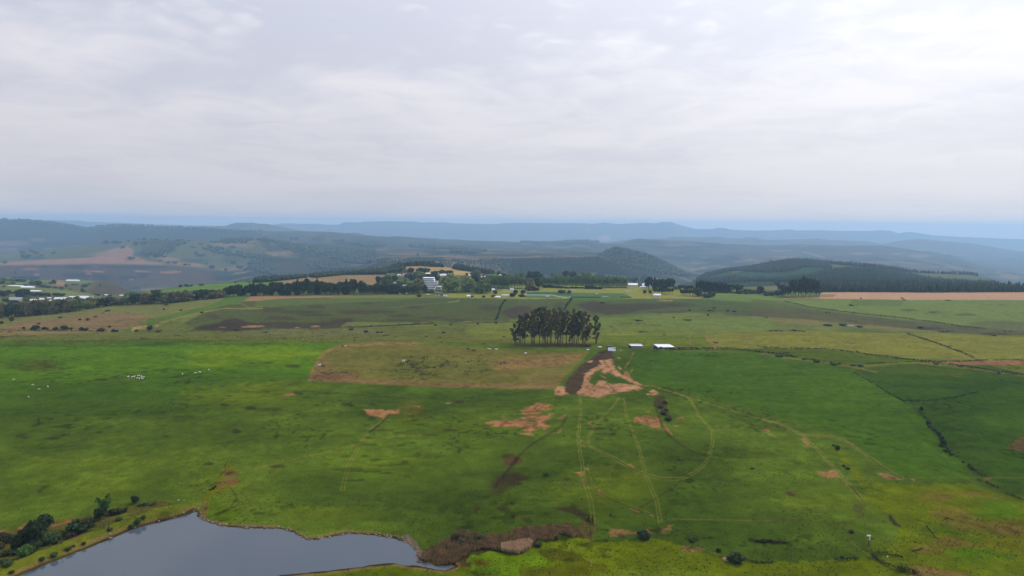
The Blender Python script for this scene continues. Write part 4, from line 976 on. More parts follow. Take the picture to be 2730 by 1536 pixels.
def mat(name, c, rough=0.8, metal=0.0, noise=0.0, nscale=3.0, spec=0.3):
    if name in MATS: return MATS[name]
    m = bpy.data.materials.new(name); m.use_nodes = True
    nt = m.node_tree; b = nt.nodes['Principled BSDF']
    b.inputs['Roughness'].default_value = rough; b.inputs['Metallic'].default_value = metal
    b.inputs['Specular IOR Level'].default_value = spec
    if noise:
        tc = N(nt, 'ShaderNodeTexCoord'); n = N(nt, 'ShaderNodeTexNoise'); n.inputs['Scale'].default_value = nscale
        n.inputs['Detail'].default_value = 5
        nt.links.new(tc.outputs['Object'], n.inputs['Vector'])
        r = N(nt, 'ShaderNodeMapRange'); r.inputs['From Min'].default_value = 0.3; r.inputs['From Max'].default_value = 0.7
        r.inputs['To Min'].default_value = 1 - noise; r.inputs['To Max'].default_value = 1 + noise
        nt.links.new(n.outputs['Fac'], r.inputs['Value'])
        s = N(nt, 'ShaderNodeVectorMath', operation='SCALE'); s.inputs[0].default_value = c
        nt.links.new(r.outputs[0], s.inputs['Scale']); nt.links.new(s.outputs[0], b.inputs['Base Color'])
    else:
        b.inputs['Base Color'].default_value = (*c, 1)
    MATS[name] = m
    return m


def leaf_mat(name, c, var=0.25, nscale=0.35, c2=None):
    m = bpy.data.materials.new(name); m.use_nodes = True
    nt = m.node_tree; L = nt.links.new
    b = nt.nodes['Principled BSDF']; b.inputs['Roughness'].default_value = 0.75; b.inputs['Specular IOR Level'].default_value = 0.15
    oi = N(nt, 'ShaderNodeObjectInfo'); g = N(nt, 'ShaderNodeNewGeometry')
    n = N(nt, 'ShaderNodeTexNoise'); n.inputs['Scale'].default_value = nscale; n.inputs['Detail'].default_value = 5
    L(g.outputs['Position'], n.inputs['Vector'])
    ad = N(nt, 'ShaderNodeMath', operation='MULTIPLY_ADD'); L(oi.outputs['Random'], ad.inputs[0]); ad.inputs[1].default_value = 0.5; L(n.outputs['Fac'], ad.inputs[2])
    r = N(nt, 'ShaderNodeMapRange'); r.inputs['From Min'].default_value = 0.4; r.inputs['From Max'].default_value = 1.1
    L(ad.outputs[0], r.inputs['Value'])
    mx = N(nt, 'ShaderNodeMix', data_type='RGBA')
    k = 1 - var
    mx.inputs[6].default_value = (c[0] * k, c[1] * k, c[2] * k, 1)
    cc = c2 or (c[0] * (1 + var * 1.5), c[1] * (1 + var * 1.3), c[2] * (1 + var))
    mx.inputs[7].default_value = (*cc, 1)
    L(r.outputs[0], mx.inputs['Factor']); L(mx.outputs[2], b.inputs['Base Color'])
    tr = N(nt, 'ShaderNodeBsdfTranslucent'); L(mx.outputs[2], tr.inputs['Color'])
    ms = N(nt, 'ShaderNodeMixShader'); ms.inputs[0].default_value = 0.22
    out = nt.nodes['Material Output']
    L(b.outputs[0], ms.inputs[1]); L(tr.outputs[0], ms.inputs[2]); L(ms.outputs[0], out.inputs['Surface'])
    return m


LM = {
    'dk': leaf_mat('dark_leaves', (0.026, 0.044, 0.016)),
    'md': leaf_mat('green_leaves', (0.105, 0.155, 0.045)),
    'lt': leaf_mat('light_leaves', (0.18, 0.235, 0.065)),
    'br': leaf_mat('brownish_leaves', (0.085, 0.078, 0.034), c2=(0.19, 0.175, 0.065)),
    'con': leaf_mat('pine_needles', (0.014, 0.028, 0.013), 0.3),
    'gum': leaf_mat('gum_leaves', (0.066, 0.064, 0.024), 0.35, c2=(0.15, 0.12, 0.05)),
    'gumd': leaf_mat('far_gum_leaves', (0.034, 0.042, 0.026), 0.3),
    'hdg': leaf_mat('hedge_leaves', (0.026, 0.034, 0.012), 0.35),
    'scr': leaf_mat('scrub_leaves', (0.050, 0.050, 0.024), 0.4),
    'bri': leaf_mat('bright_leaves', (0.046, 0.100, 0.016), 0.3),
    'nearg': leaf_mat('olive_leaves', (0.040, 0.066, 0.018), 0.35),
    'grey': leaf_mat('greyish_leaves', (0.050, 0.060, 0.038), 0.3),
}
BARK = mat('bark', (0.085, 0.066, 0.050), 0.9, noise=0.35, nscale=1.5)
GUMBARK = mat('gum_bark', (0.078, 0.062, 0.050), 0.85, noise=0.4, nscale=0.8)


def leaf_quads(P, Nn, S, r):
    """quads at P facing Nn with size S -> verts, faces"""
    n = len(P)
    a = r.normal(size=(n, 3)); t = np.cross(Nn, a); t /= np.linalg.norm(t, axis=1)[:, None] + 1e-9
    b = np.cross(Nn, t)
    S = np.asarray(S)[:, None]
    asp = (0.6 + 0.5 * r.rand(n))[:, None]
    V = np.stack([P - t * S - b * S * asp, P + t * S * 0.8 - b * S * asp * 0.7, P + t * S + b * S * asp, P - t * S * 0.7 + b * S * asp * 0.9], 1).reshape(-1, 3)
    F = np.arange(4 * n).reshape(n, 4)
    return V, F


def lobes_leaves(lobes, n, size, r, jit=0.55, shell=(0.55, 1.08)):
    """leaf quads over a set of ellipsoidal lobes (cx,cy,cz,rx,ry,rz)"""
    L = np.array(lobes)
    w = (L[:, 3] * L[:, 5]); w = w / w.sum()
    k = r.choice(len(L), n, p=w)
    d = r.normal(size=(n, 3)); d /= np.linalg.norm(d, axis=1)[:, None]
    rad = shell[0] + (shell[1] - shell[0]) * r.rand(n) ** 0.6
    P = L[k, :3] + d * L[k, 3:6] * rad[:, None]
    nn = d + jit * r.normal(size=(n, 3)); nn /= np.linalg.norm(nn, axis=1)[:, None]
    S = size * (0.6 + 0.8 * r.rand(n))
    return leaf_quads(P, nn, S, r)


ICO_V = None


def ico():
    global ICO_V
    if ICO_V is None:
        p = (1 + 5 ** .5) / 2
        v = np.array([(-1, p, 0), (1, p, 0), (-1, -p, 0), (1, -p, 0), (0, -1, p), (0, 1, p), (0, -1, -p), (0, 1, -p), (p, 0, -1), (p, 0, 1), (-p, 0, -1), (-p, 0, 1)], float)
        v /= np.linalg.norm(v[0])
        f = [(0, 11, 5), (0, 5, 1), (0, 1, 7), (0, 7, 10), (0, 10, 11), (1, 5, 9), (5, 11, 4), (11, 10, 2), (10, 7, 6), (7, 1, 8), (3, 9, 4), (3, 4, 2), (3, 2, 6), (3, 6, 8), (3, 8, 9), (4, 9, 5), (2, 4, 11), (6, 2, 10), (8, 6, 7), (9, 8, 1)]
        ICO_V = (v, np.array(f))
    return ICO_V


def core_blobs(lobes, k=0.72):
    v, f = ico(); VV = []; FF = []; o = 0
    for l in lobes:
        VV.append(v * np.array(l[3:6]) * k + np.array(l[:3])); FF.append(f + o); o += len(v)
    return np.concatenate(VV), np.concatenate(FF)


def build_mesh(name, parts, mats, smooth=False):
    """parts: list of (verts, faces, material index)"""
    vs = []; fs = []; mi = []; o = 0
    for V, F, m in parts:
        vs.append(np.asarray(V)); fs += [tuple(int(i) + o for i in f) for f in F]; mi += [m] * len(F); o += len(V)
    me = bpy.data.meshes.new(name)
    me.from_pydata([tuple(p) for p in np.concatenate(vs)], [], fs)
    for m in mats: me.materials.append(m)
    me.polygons.foreach_set('material_index', mi)
    if smooth: me.polygons.foreach_set('use_smooth', [True] * len(fs))
    me.update()
    return me


def tube(path, radii, n=6):
    V = []; F = []
    path = [Vector(p) for p in path]
    for i, p in enumerate(path):
        a = path[max(0, i - 1)]; b = path[min(len(path) - 1, i + 1)]
        d = (b - a).normalized()
        u = d.cross(Vector((0.3, 1, 0.1))).normalized(); w = d.cross(u)
        for k in range(n):
            q = 2 * PI * k / n
            V.append(p + (u * math.cos(q) + w * math.sin(q)) * radii[i])
    for i in range(len(path) - 1):
        for k in range(n):
            F.append((i * n + k, i * n + (k + 1) % n, (i + 1) * n + (k + 1) % n, (i + 1) * n + k))
    F.append(tuple(range(n))[::-1]); F.append(tuple((len(path) - 1) * n + k for k in range(n)))
    return np.array([tuple(v) for v in V]), F


def tubes_join(L):
    VV = []; FF = []; o = 0
    for V, F in L:
        VV.append(V); FF += [tuple(i + o for i in f) for f in F]; o += len(V)
    return np.concatenate(VV), FF


# unit trees: height 1, crown width 1 (scaled per tree)
def shape_lobes(kind, r):
    L = []
    if kind == 'round':
        L.append((0, 0, 0.52, 0.40, 0.40, 0.36))
        for i in range(9):
            a = 2 * PI * i / 9 + r.rand(); q = 0.24 + 0.08 * r.rand(); h = 0.30 + 0.5 * r.rand()
            L.append((q * math.cos(a), q * math.sin(a), h, 0.20 + 0.06 * r.rand(), 0.20, 0.17 + 0.05 * r.rand()))
        L.append((0.05 * r.randn(), 0, 0.82, 0.20, 0.2, 0.16))
    elif kind == 'dome':
        L.append((0, 0, 0.42, 0.46, 0.46, 0.46))
        for i in range(12):
            a = 2 * PI * i / 12 + r.rand(); h = 0.15 + 0.62 * r.rand(); q = 0.36 * math.sqrt(max(0.1, 1 - (h / 0.98) ** 2))
            L.append((q * math.cos(a), q * math.sin(a), h, 0.17, 0.17, 0.15))
        L.append((0.04, 0, 0.84, 0.2, 0.2, 0.14))
    elif kind == 'avenue':
        L.append((0, 0, 0.66, 0.38, 0.38, 0.28))
        for i in range(8):
            a = 2 * PI * i / 8 + r.rand(); q = 0.24 + 0.08 * r.rand(); h = 0.46 + 0.36 * r.rand()
            L.append((q * math.cos(a), q * math.sin(a), h, 0.2, 0.2, 0.15))
        L.append((0, 0, 0.88, 0.2, 0.2, 0.12))
    elif kind == 'conifer':
        for i in range(7):
            h = 0.14 + 0.13 * i; w = 0.46 * (1 - i / 8.2)
            L.append((0.04 * r.randn(), 0.04 * r.randn(), h, w, w, 0.12))
    elif kind == 'bush':
        L.append((0, 0, 0.42, 0.42, 0.42, 0.45))
        for i in range(6):
            a = 2 * PI * i / 6 + r.rand()
            L.append((0.28 * math.cos(a), 0.28 * math.sin(a), 0.3 + 0.3 * r.rand(), 0.22, 0.22, 0.26))
    elif kind == 'gumfar':
        for i in range(10):
            h = 0.35 + 0.6 * i / 9; w = 0.30 * (1.1 - abs(h - 0.65))
            L.append((0.26 * r.randn() * 0.7, 0.2 * r.randn(), h, w * 0.7, w * 0.7, 0.10 + 0.04 * r.rand()))
    elif kind == 'topiary':
        L.append((0, 0, 0.72, 0.46, 0.46, 0.26))
        for i in range(4): L.append((0.26 * r.randn(), 0.2 * r.randn(), 0.72 + 0.1 * r.randn(), 0.26, 0.26, 0.18))
    return L


UNIT = {}


def unit(kind, lk, var, n, size):
    key = (kind, lk, var)
    if key in UNIT: return UNIT[key]
    r = np.random.RandomState((hash_s(kind) + 37 * var + 5 * hash_s(lk)) % 99991)
    L = shape_lobes(kind, r)
    V, F = lobes_leaves(L, n, size, r)
    V[:, 2] = np.maximum(V[:, 2], 0.0)
    Vc, Fc = core_blobs(L, 0.66 if kind != 'gumfar' else 0.4)
    Vc[:, 2] = np.maximum(Vc[:, 2], 0.0)
    me = build_mesh('crown', [(V, F, 0), (Vc, Fc, 0)], [LM[lk]])
    tk = None
    if kind != 'bush':
        h0 = {'round': .35, 'dome': .3, 'avenue': .6, 'conifer': .5, 'gumfar': .8, 'topiary': .65}[kind]
        tr = 0.045 if kind != 'topiary' else 0.06
        ls = [tube([(0, 0, -0.04), (0.01 * r.randn(), 0, h0 * 0.5), (0.02 * r.randn(), 0, h0)], [tr, tr * 0.75, tr * 0.45], 6)]
        for q in range(3):
            a = 2 * PI * q / 3 + r.rand()
            ls.append(tube([(0, 0, h0 * 0.6), (0.12 * math.cos(a), 0.12 * math.sin(a), h0 * 0.95), (0.2 * math.cos(a), 0.2 * math.sin(a), min(0.8, h0 * 1.25))], [tr * .5, tr * .35, tr * .15], 5))
        Vt, Ft = tubes_join(ls)
        tk = build_mesh('trunk', [(Vt, Ft, 0)], [GUMBARK if kind == 'gumfar' else BARK], smooth=True)
    UNIT[key] = (me, tk)
    return UNIT[key]


def hash_s(s):
    h = 7
    for c in s: h = (h * 131 + ord(c)) % 1000003
    return h


# kind code -> (shape, leaf material, leaf count, leaf size, object name, category, word for label)
TK = {
    'dk': ('round', 'dk', 420, 0.075, 'tree', 'tree', 'dark green rounded tree'),
    'md': ('round', 'md', 420, 0.075, 'tree', 'tree', 'green broadleaf tree'),
    'lt': ('round', 'lt', 460, 0.070, 'tree', 'tree', 'light green full-crowned tree'),
    'do': ('dome', 'lt', 620, 0.060, 'tree', 'tree', 'pale green domed tree'),
    'dm': ('dome', 'md', 560, 0.062, 'tree', 'tree', 'green domed tree'),
    'br': ('dome', 'br', 380, 0.075, 'tree', 'tree', 'brownish thin-leaved tree'),
    'con': ('conifer', 'con', 380, 0.075, 'pine_tree', 'tree', 'dark pine tree'),
    'gum': ('gumfar', 'gumd', 420, 0.060, 'gum_tree', 'tree', 'dull green gum tree'),
    'av': ('avenue', 'md', 420, 0.075, 'avenue_tree', 'tree', 'green avenue tree with bare trunk'),
    'top': ('topiary', 'dk', 260, 0.10, 'clipped_tree', 'tree', 'small dark flat-headed tree'),
    'bu': ('bush', 'dk', 260, 0.09, 'bush', 'bush', 'dark rounded bush'),
    'bg': ('bush', 'bri', 420, 0.07, 'bush', 'bush', 'bright green bush'),
    'bm': ('bush', 'md', 300, 0.085, 'bush', 'bush', 'green bush'),
    'bs': ('bush', 'scr', 300, 0.085, 'bush', 'bush', 'brownish scrub bush'),
    'by': ('bush', 'grey', 300, 0.085, 'bush', 'bush', 'grey-green rounded bush'),
}
ORD = ['', 'first', 'second', 'third', 'fourth', 'fifth', 'sixth', 'seventh', 'eighth', 'ninth', 'tenth', 'eleventh', 'twelfth', 'thirteenth', 'fourteenth', 'fifteenth', 'sixteenth', 'seventeenth', 'eighteenth', 'nineteenth', 'twentieth']


def ordn(n):
    if n <= 20: return ORD[n]
    s = {1: 'st', 2: 'nd', 3: 'rd'}.get(n % 10, 'th') if n % 100 not in (11, 12, 13) else 'th'
    return f'{n}{s}'


def spot_tree(kind, p, w, h, label, group, leafmul=1.0):
    sh, lk, n, sz, nm, cat, _ = TK[kind]
    var = rng.randrange(4)
    me, tk = unit(sh, lk, var, n, sz)
    w *= 1.0; rz = rng.uniform(0, 2 * PI)
    if tk is None:
        o = bpy.data.objects.new(nm, me); COL.objects.link(o)
        o.location = p; o.scale = (w, w * rng.uniform(0.8, 1.1), h); o.rotation_euler.z = rz
        tag(o, label, cat, group)
        return o
    o = empty(nm, p, rz); o.scale = (w, w, h * 1.06)
    c = bpy.data.objects.new('crown', me); COL.objects.link(c); c.parent = o
    t = bpy.data.objects.new('trunk', tk); COL.objects.link(t); t.parent = o
    if w < h:  # keep trunk slender but visible
        t.scale = (1, 1, 1)
    tag(o, label, cat, group)
    return o


def plant(frame, items, where, group, ymin=150.0, desc=None):
    """items (x, base_y, top_y, width, kind[, label]) in that frame; labels say which one from the left"""
    ox, oy, s = fr(frame)
    rows_ = []
    for it in items:
        u = ox + it[0] * s; vb = oy + it[1] * s; vt = oy + it[2] * s
        rows_.append((u, vb, vb - vt, it[3] * s, it[4], it[5] if len(it) > 5 else None))
    rows_.sort(key=lambda a: a[0])
    P = hits([(a[0], a[1]) for a in rows_], ymin)
    cnt = {}
    tot = {}
    for a in rows_:
        if not a[5]:
            k = TK[a[4]][6] if not desc else desc
            tot[k] = tot.get(k, 0) + 1
    for a, p in zip(rows_, P):
        zc = CP * p[1] + SP * (CAMH - p[2])
        k = zc / FPX
        lab = a[5]
        if not lab:
            d = desc or TK[a[4]][6]
            cnt[d] = cnt.get(d, 0) + 1
            if tot[d] == 1: lab = f'{d} {where}'
            else: lab = f'{d}, {ordn(cnt[d])} from left {where}'
        spot_tree(a[4], p, a[3] * k * 1.08, a[2] * k, lab, group)


FR2 = {'W2': (1000, 680, .09705), 'W3': (1240, 680, .09705), 'W4': (1480, 680, .09705), 'W7': (1720, 700, .18634), 'G': (1340, 800, .11732), 'H': (1560, 880, .11732)}
_fr = fr
def fr(name): return FR2[name] if name in FR2 else _fr(name)


# ------------------------------------------------------------------ the gum tree grove
def gum_tree(p, h, lean, width, dense, label, r, low=0.30, stems=1):
    o = empty('gum_tree', p)
    path = []
    n = 7
    for i in range(n + 1):
        f = i / n
        path.append((lean * f ** 1.3 + 0.25 * r.randn() * f, 0.25 * r.randn() * f, h * 0.95 * f - (0.3 if i == 0 else 0)))
    R0 = 0.010 * h + 0.10
    radii = [R0 * (1 - 0.82 * i / n) for i in range(n + 1)]
    T = [tube(path, radii, 7)]
    at = lambda f: np.array(path[0]) * 0 + np.array([np.interp(f, np.linspace(0, 1, n + 1), [q[j] for q in path]) for j in range(3)])
    lob = []
    low = low * 0.6
    nb = int(17 * dense) + 7
    for i in range(nb):
        f = low + (0.97 - low) * (i + r.rand()) / nb
        b = at(f)
        taper = math.sin(PI * min(1, max(0.08, (f - low) / (1.04 - low))) ** 0.75)
        spread = width * 0.5 * (0.35 + 0.65 * taper)
        a = r.rand() * 2 * PI
        d = np.array([math.cos(a), 0.7 * math.sin(a), 0]) * spread * (0.35 + 0.65 * r.rand())
        tip = b + d + np.array([0, 0, h * (0.05 + 0.05 * r.rand())])
        tip[2] = min(tip[2], h * 0.99)
        rr = h * (0.024 + 0.022 * r.rand())
        T.append(tube([b, b * 0.45 + tip * 0.55 - np.array([0, 0, h * 0.012]), tip], [radii[0] * (1 - f) * 0.42 + 0.05, 0.07, 0.035], 4))
        lob.append((tip[0], tip[1], tip[2], rr * 1.15, rr, rr * (0.9 + 0.5 * r.rand())))
        if r.rand() < 0.6:
            q = tip + np.array([r.randn(), r.randn() * .7, r.randn() * 0.8]) * h * 0.035
            q[2] = min(q[2], h)
            lob.append((q[0], q[1], q[2], rr * 0.8, rr * .8, rr * 0.7))
    for s in range(stems - 1):
        a = r.rand() * 2 * PI; L_ = width * 0.38
        e = np.array([L_ * (1 if s % 2 else -1) * (0.7 + .5 * r.rand()), 0.4 * r.randn(), h * (0.6 + 0.2 * r.rand())])
        T.append(tube([(0.2 * (1 if s % 2 else -1), 0, -0.2), e * 0.5 + np.array([0, 0, h * 0.03]), e], [R0 * 0.7, R0 * 0.45, 0.06], 6))
        for q in range(6):
            f = 0.55 + 0.45 * q / 5
            c = e * f + np.array([0.9 * r.randn(), 0.8 * r.randn(), 0.4 * r.randn()])
            rr = h * (0.026 + 0.02 * r.rand())
            lob.append((c[0], c[1], c[2], rr * 1.1, rr, rr))
    top = at(1.0)
    lob.append((top[0], top[1], h * 0.965, h * 0.045, h * 0.045, h * 0.04))
    V, F = lobes_leaves(lob, int(46 * len(lob)), 0.28, r, jit=0.9, shell=(0.15, 1.2))
    c = bpy.data.objects.new('crown', build_mesh('crown', [(V, F, 0)], [LM['gum']])); COL.objects.link(c); c.parent = o
    Vt, Ft = tubes_join(T)
    t = bpy.data.objects.new('trunk', build_mesh('trunk', [(Vt, Ft, 0)], [GUMBARK], smooth=True)); COL.objects.link(t); t.parent = o
    tag(o, label, 'tree', 'tall gum trees in the central clump')
    return o


GUMS = [  # base x, top x, top y, width, density, low, stems, depth offset   (frame G)
    (282, 195, 640, 120, .7, .30, 1, 0), (308, 290, 545, 170, 1.0, .25, 2, 1), (378, 360, 430, 90, .5, .55, 1, 8), (400, 430, 350, 190, 1.0, .35, 1, 2), (440, 485, 395, 140, .8, .35, 1, 6),
    (497, 570, 312, 190, 1.3, .25, 1, 1), (668, 690, 240, 180, 1.3, .30, 2, 0), (700, 640, 380, 130, .8, .35, 1, 7), (724, 752, 203, 200, 1.2, .30, 1, 3), (833, 850, 172, 170, .9, .35, 1, 1),
    (915, 920, 300, 170, 1.1, .20, 1, 6), (972, 952, 153, 200, 1.3, .30, 2, 1), (1016, 1062, 212, 200, 1.3, .30, 1, 5), (1097, 1150, 190, 190, 1.0, .25, 2, 2), (1195, 1205, 290, 120, .8, .45, 1, 8),
    (1258, 1285, 178, 200, 1.3, .25, 2, 1), (1285, 1418, 330, 110, .5, .45, 1, 0), (1320, 1340, 262, 160, 1.0, .35, 1, 6), (1360, 1390, 290, 150, .8, .40, 1, 9), (1443, 1475, 252, 180, 1.1, .40, 1, 2),
    (1527, 1545, 470, 170, 1.3, .15, 1, 1), (1577, 1605, 212, 190, 1.2, .35, 1, 4), (1605, 1560, 380, 130, .8, .35, 1, 9), (1634, 1655, 300, 150, .9, .40, 1, 6), (1680, 1725, 248, 210, 1.2, .35, 1, 2),
    (1720, 1775, 400, 130, .6, .45, 1, 7), (1828, 1868, 262, 230, 1.5, .20, 2, 1), (1862, 1950, 350, 180, 1.1, .25, 1, 4), (1888, 1975, 620, 190, 1.0, .25, 1, 1), (2122, 2105, 352, 170, 1.0, .20, 3, 2),
]
G_SPECIAL = {0: 'short gum tree leaning left at the left edge of the central clump', 1: 'low forked gum tree with rounded crown near the left end of the clump',
             16: 'thin gum tree leaning sharply right out of the middle of the clump', 28: 'low gum tree leaning right from the right end of the clump',
             29: 'lone gum tree with several stems standing apart right of the clump', 11: 'tallest gum tree of the clump, two stems and the highest crown', 9: 'slender straight gum tree with bare trunk left of the clump middle'}


def grove():
    ox, oy, s = fr('G')
    for i, (bx, tx, ty, w, dn, low, st, dep) in enumerate(GUMS):
        u = ox + bx * s; vb = oy + 1012 * s; vt = oy + ty * s
        p = hit(u, vb)
        p.y += dep; p.x *= (p.y) / (p.y - dep)
        p.z = float(height(p.x, p.y, fine=False))
        zc = CP * p.y + SP * (CAMH - p.z); k = zc / FPX
        _, v0 = project(p.x, p.y, p.z)
        h = (v0 - vt) * k
        r = np.random.RandomState(500 + i)
        lab = G_SPECIAL.get(i) or f'tall dark gum tree, {ordn(i + 1)} trunk from the left in the central clump'
        gum_tree(p, h, (tx - bx) * s * k, w * s * k, dn, lab, r, low, st)


grove()

# ------------------------------------------------------------------ rows of trees in the distance
def row(frame, base, top, n, width, kinds, where, group, ymin=150.0, jit=2.0, rh=0.12, desc=None):
    """n trees along a base line; heights follow the top line"""
    s = fr(frame)[2]
    bx = [b[0] for b in base]; items = []
    x0, x1 = bx[0], bx[-1]
    for i in range(n):
        x = x0 + (x1 - x0) * (i + 0.5 + rng.uniform(-.3, .3)) / n
        yb = np.interp(x, bx, [b[1] for b in base]); yt = np.interp(x, [t[0] for t in top], [t[1] for t in top])
        yt = yb - (yb - yt) * rng.uniform(1 - rh, 1 + rh)
        yb += rng.uniform(-jit, jit) * 0.5
        items.append((x, yb, yt, width * rng.uniform(0.85, 1.25), kinds[rng.randrange(len(kinds))] if isinstance(kinds, (list, tuple)) else kinds))
    plant(frame, items, where, group, ymin, desc)


row('A', [(-30, 1062), (300, 1040), (700, 1000), (1100, 932), (1700, 908), (2185, 858)], [(-30, 925), (300, 905), (700, 885), (1100, 862), (1300, 840), (1700, 805), (2185, 782)], 50, 98, ['br', 'br', 'br', 'md', 'dk'],
    'in the windbreak across the left slope', 'windbreak trees on the left slope', 500, 3)
row('A', [(80, 1000), (500, 960), (900, 925)], [(80, 915), (500, 885), (900, 862)], 14, 110, ['br', 'br'], 'behind the windbreak on the left', 'second row behind the left windbreak', 600, 6, desc='olive-brown tree')
plant('A', [(1250, 850, 815, 60, 'br'), (1310, 848, 806, 70, 'md'), (1370, 846, 808, 70, 'br'), (1425, 842, 812, 60, 'br'), (1530, 815, 783, 90, 'dk'), (1500, 815, 790, 50, 'dk'), (1770, 762, 735, 28, 'dk'), (1830, 755, 728, 50, 'dk'), (1870, 752, 732, 50, 'md'), (1980, 742, 722, 60, 'br'), (2310, 716, 700, 24, 'dk'), (2440, 710, 690, 50, 'md'), (2500, 708, 685, 50, 'dk'), (2560, 706, 690, 40, 'md')],
      'at the edge of the bright green slope', 'trees round the green slope', 700)
row('P', [(597, 791), (680, 788), (900, 786), (1070, 783)], [(597, 768), (640, 760), (700, 759), (775, 753), (850, 745), (880, 755), (950, 749), (985, 760), (1070, 762)], 44, 17, ['dk', 'dk', 'con', 'dk'], 'in the long dark belt left of the school', 'dark shelter belt trees', 600, 2, 0.14)
row('P', [(600, 786), (680, 784), (900, 782), (1060, 779)], [(600, 770), (700, 760), (850, 752), (1060, 760)], 20, 18, ['dk', 'md'], 'at the back of the dark belt', 'back row of the dark belt', 600, 1.5, 0.16, desc='dark tree')
# school grove
plant('W2', [(90, 830, 590, 150, 'dk'), (330, 860, 560, 330, 'dm', 'large mid-green tree at the left end of the school grove'), (430, 660, 500, 290, 'do', 'pale green tree rising behind the left end of the school grove'), (540, 740, 570, 180, 'dk'),
             (700, 810, 660, 260, 'bm'), (840, 800, 640, 200, 'md'), (960, 760, 535, 310, 'dk'), (990, 500, 355, 190, 'dk'), (820, 490, 400, 170, 'md'), (1240, 500, 358, 230, 'dk'), (1390, 500, 372, 240, 'dk'),
             (1200, 640, 440, 360, 'dm'), (960, 910, 715, 190, 'lt'), (1180, 1050, 650, 360, 'br', 'big brownish copper tree left of the terraced white building'), (1340, 1045, 830, 190, 'dk'), (1630, 640, 440, 190, 'dk'), (1710, 740, 580, 150, 'dk'),
             (1480, 650, 525, 280, 'dk'), (1370, 640, 540, 200, 'md'), (1800, 800, 655, 180, 'lt'), (1830, 530, 410, 170, 'dk'), (1980, 530, 430, 170, 'dk'), (2080, 540, 428, 140, 'dk'),
             (2110, 1010, 510, 480, 'do', 'huge pale green domed tree beside the terraced white building'), (2000, 1010, 610, 260, 'md'), (600, 1050, 790, 330, 'dk'), (800, 1060, 850, 330, 'dk'), (1000, 1060, 880, 300, 'dk'), (200, 1060, 800, 300, 'dk'), (400, 1060, 820, 300, 'dk'), (1500, 1030, 960, 260, 'bu'), (1760, 1020, 965, 230, 'bu'),
             (1205, 1150, 1068, 135, 'bu', 'square dark bush standing alone on the field edge below the grove')],
      'in the grove round the school', 'trees of the school grove', 700)
plant('W3', [(90, 1010, 590, 380, 'do', 'second huge pale green domed tree right of the terraced building'), (250, 960, 585, 300, 'dk'), (470, 1045, 640, 460, 'dm', 'third large domed tree, darker green, right of the terraced building'), (660, 1040, 900, 130, 'dk'), (325, 960, 825, 90, 'md'),
             (290, 620, 395, 290, 'dm'), (50, 570, 500, 90, 'dk'), (510, 600, 528, 90, 'dk'), (920, 560, 452, 105, 'dk'), (1065, 600, 503, 150, 'dk'), (1190, 610, 540, 90, 'dk'), (780, 640, 525, 340, 'lt'), (640, 660, 560, 160, 'md'),
             (1380, 640, 500, 170, 'md'), (1550, 640, 480, 160, 'md'), (1300, 650, 540, 200, 'md'), (1800, 690, 458, 200, 'dk'), (1940, 690, 455, 200, 'dk'), (2080, 690, 520, 150, 'dk'), (1700, 680, 560, 150, 'md'), (2000, 915, 640, 215, 'dk', 'dark columnar tree in the gap between the two avenues'), (1790, 970, 690, 270, 'br', 'brownish tree at the right end of the first avenue'),
             (830, 1070, 955, 112, 'bu', 'ball-shaped dark bush left of the long white screen'), (1385, 1062, 943, 118, 'bu', 'ball-shaped dark bush right of the long white screen'), (1590, 1060, 943, 132, 'bu', 'ball-shaped dark bush above the white tent'), (1290, 1155, 1030, 150, 'bu'), (1350, 1110, 1020, 120, 'by'), (1560, 1150, 1062, 190, 'bu'), (780, 1162, 1088, 140, 'bu'), (510, 1165, 1098, 100, 'bu'), (195, 1162, 1105, 75, 'bu'), (2400, 620, 500, 160, 'md'), (2200, 600, 540, 120, 'md')],
      'between the school and the pitches', 'trees and bushes by the playing fields', 700)
row('W3', [(660, 905), (1900, 905)], [(660, 640), (1000, 560), (1250, 620), (1500, 610), (1800, 660)], 17, 135, 'av', 'in the first avenue', 'first avenue of trees', 800, 4, 0.07, desc='light-trunked green avenue tree')
row('W3', [(680, 880), (1240, 880)], [(680, 590), (900, 545), (1240, 640)], 7, 150, ['lt', 'md'], 'behind the first avenue', 'trees behind the first avenue', 800, 4, 0.07, desc='broad green tree')
row('W4', [(-420, 880), (1950, 880)], [(-420, 610), (0, 612), (600, 600), (1200, 612), (1700, 618), (1950, 650)], 33, 130, 'av', 'in the second, longer avenue', 'second avenue of trees', 800, 4, 0.07, desc='green avenue tree')
plant('W4', [(20, 640, 530, 180, 'md'), (150, 640, 520, 150, 'md'), (280, 640, 440, 155, 'dk'), (480, 650, 462, 190, 'dk'), (620, 650, 500, 220, 'md'), (850, 650, 450, 250, 'md'), (1020, 650, 490, 240, 'md'), (1150, 660, 540, 150, 'md'), (1280, 660, 540, 180, 'dk'), (1480, 660, 535, 220, 'md'), (1650, 660, 560, 180, 'md'), (1850, 680, 560, 200, 'md'), (2050, 760, 590, 200, 'dk'), (2160, 775, 600, 240, 'md'), (2330, 780, 610, 240, 'md'), (2420, 800, 540, 170, 'dk'), (2540, 810, 590, 170, 'dk'),
             (180, 1042, 940, 240, 'bu', 'wide boxy dark bush above the green pitch'), (385, 1052, 958, 115, 'bu', 'ball-shaped dark bush beside the wide boxy bush'), (2460, 1050, 948, 98, 'bu', 'left one of two ball bushes by the row of flat-headed trees')],
      'behind the longer avenue', 'trees behind the longer avenue', 800)
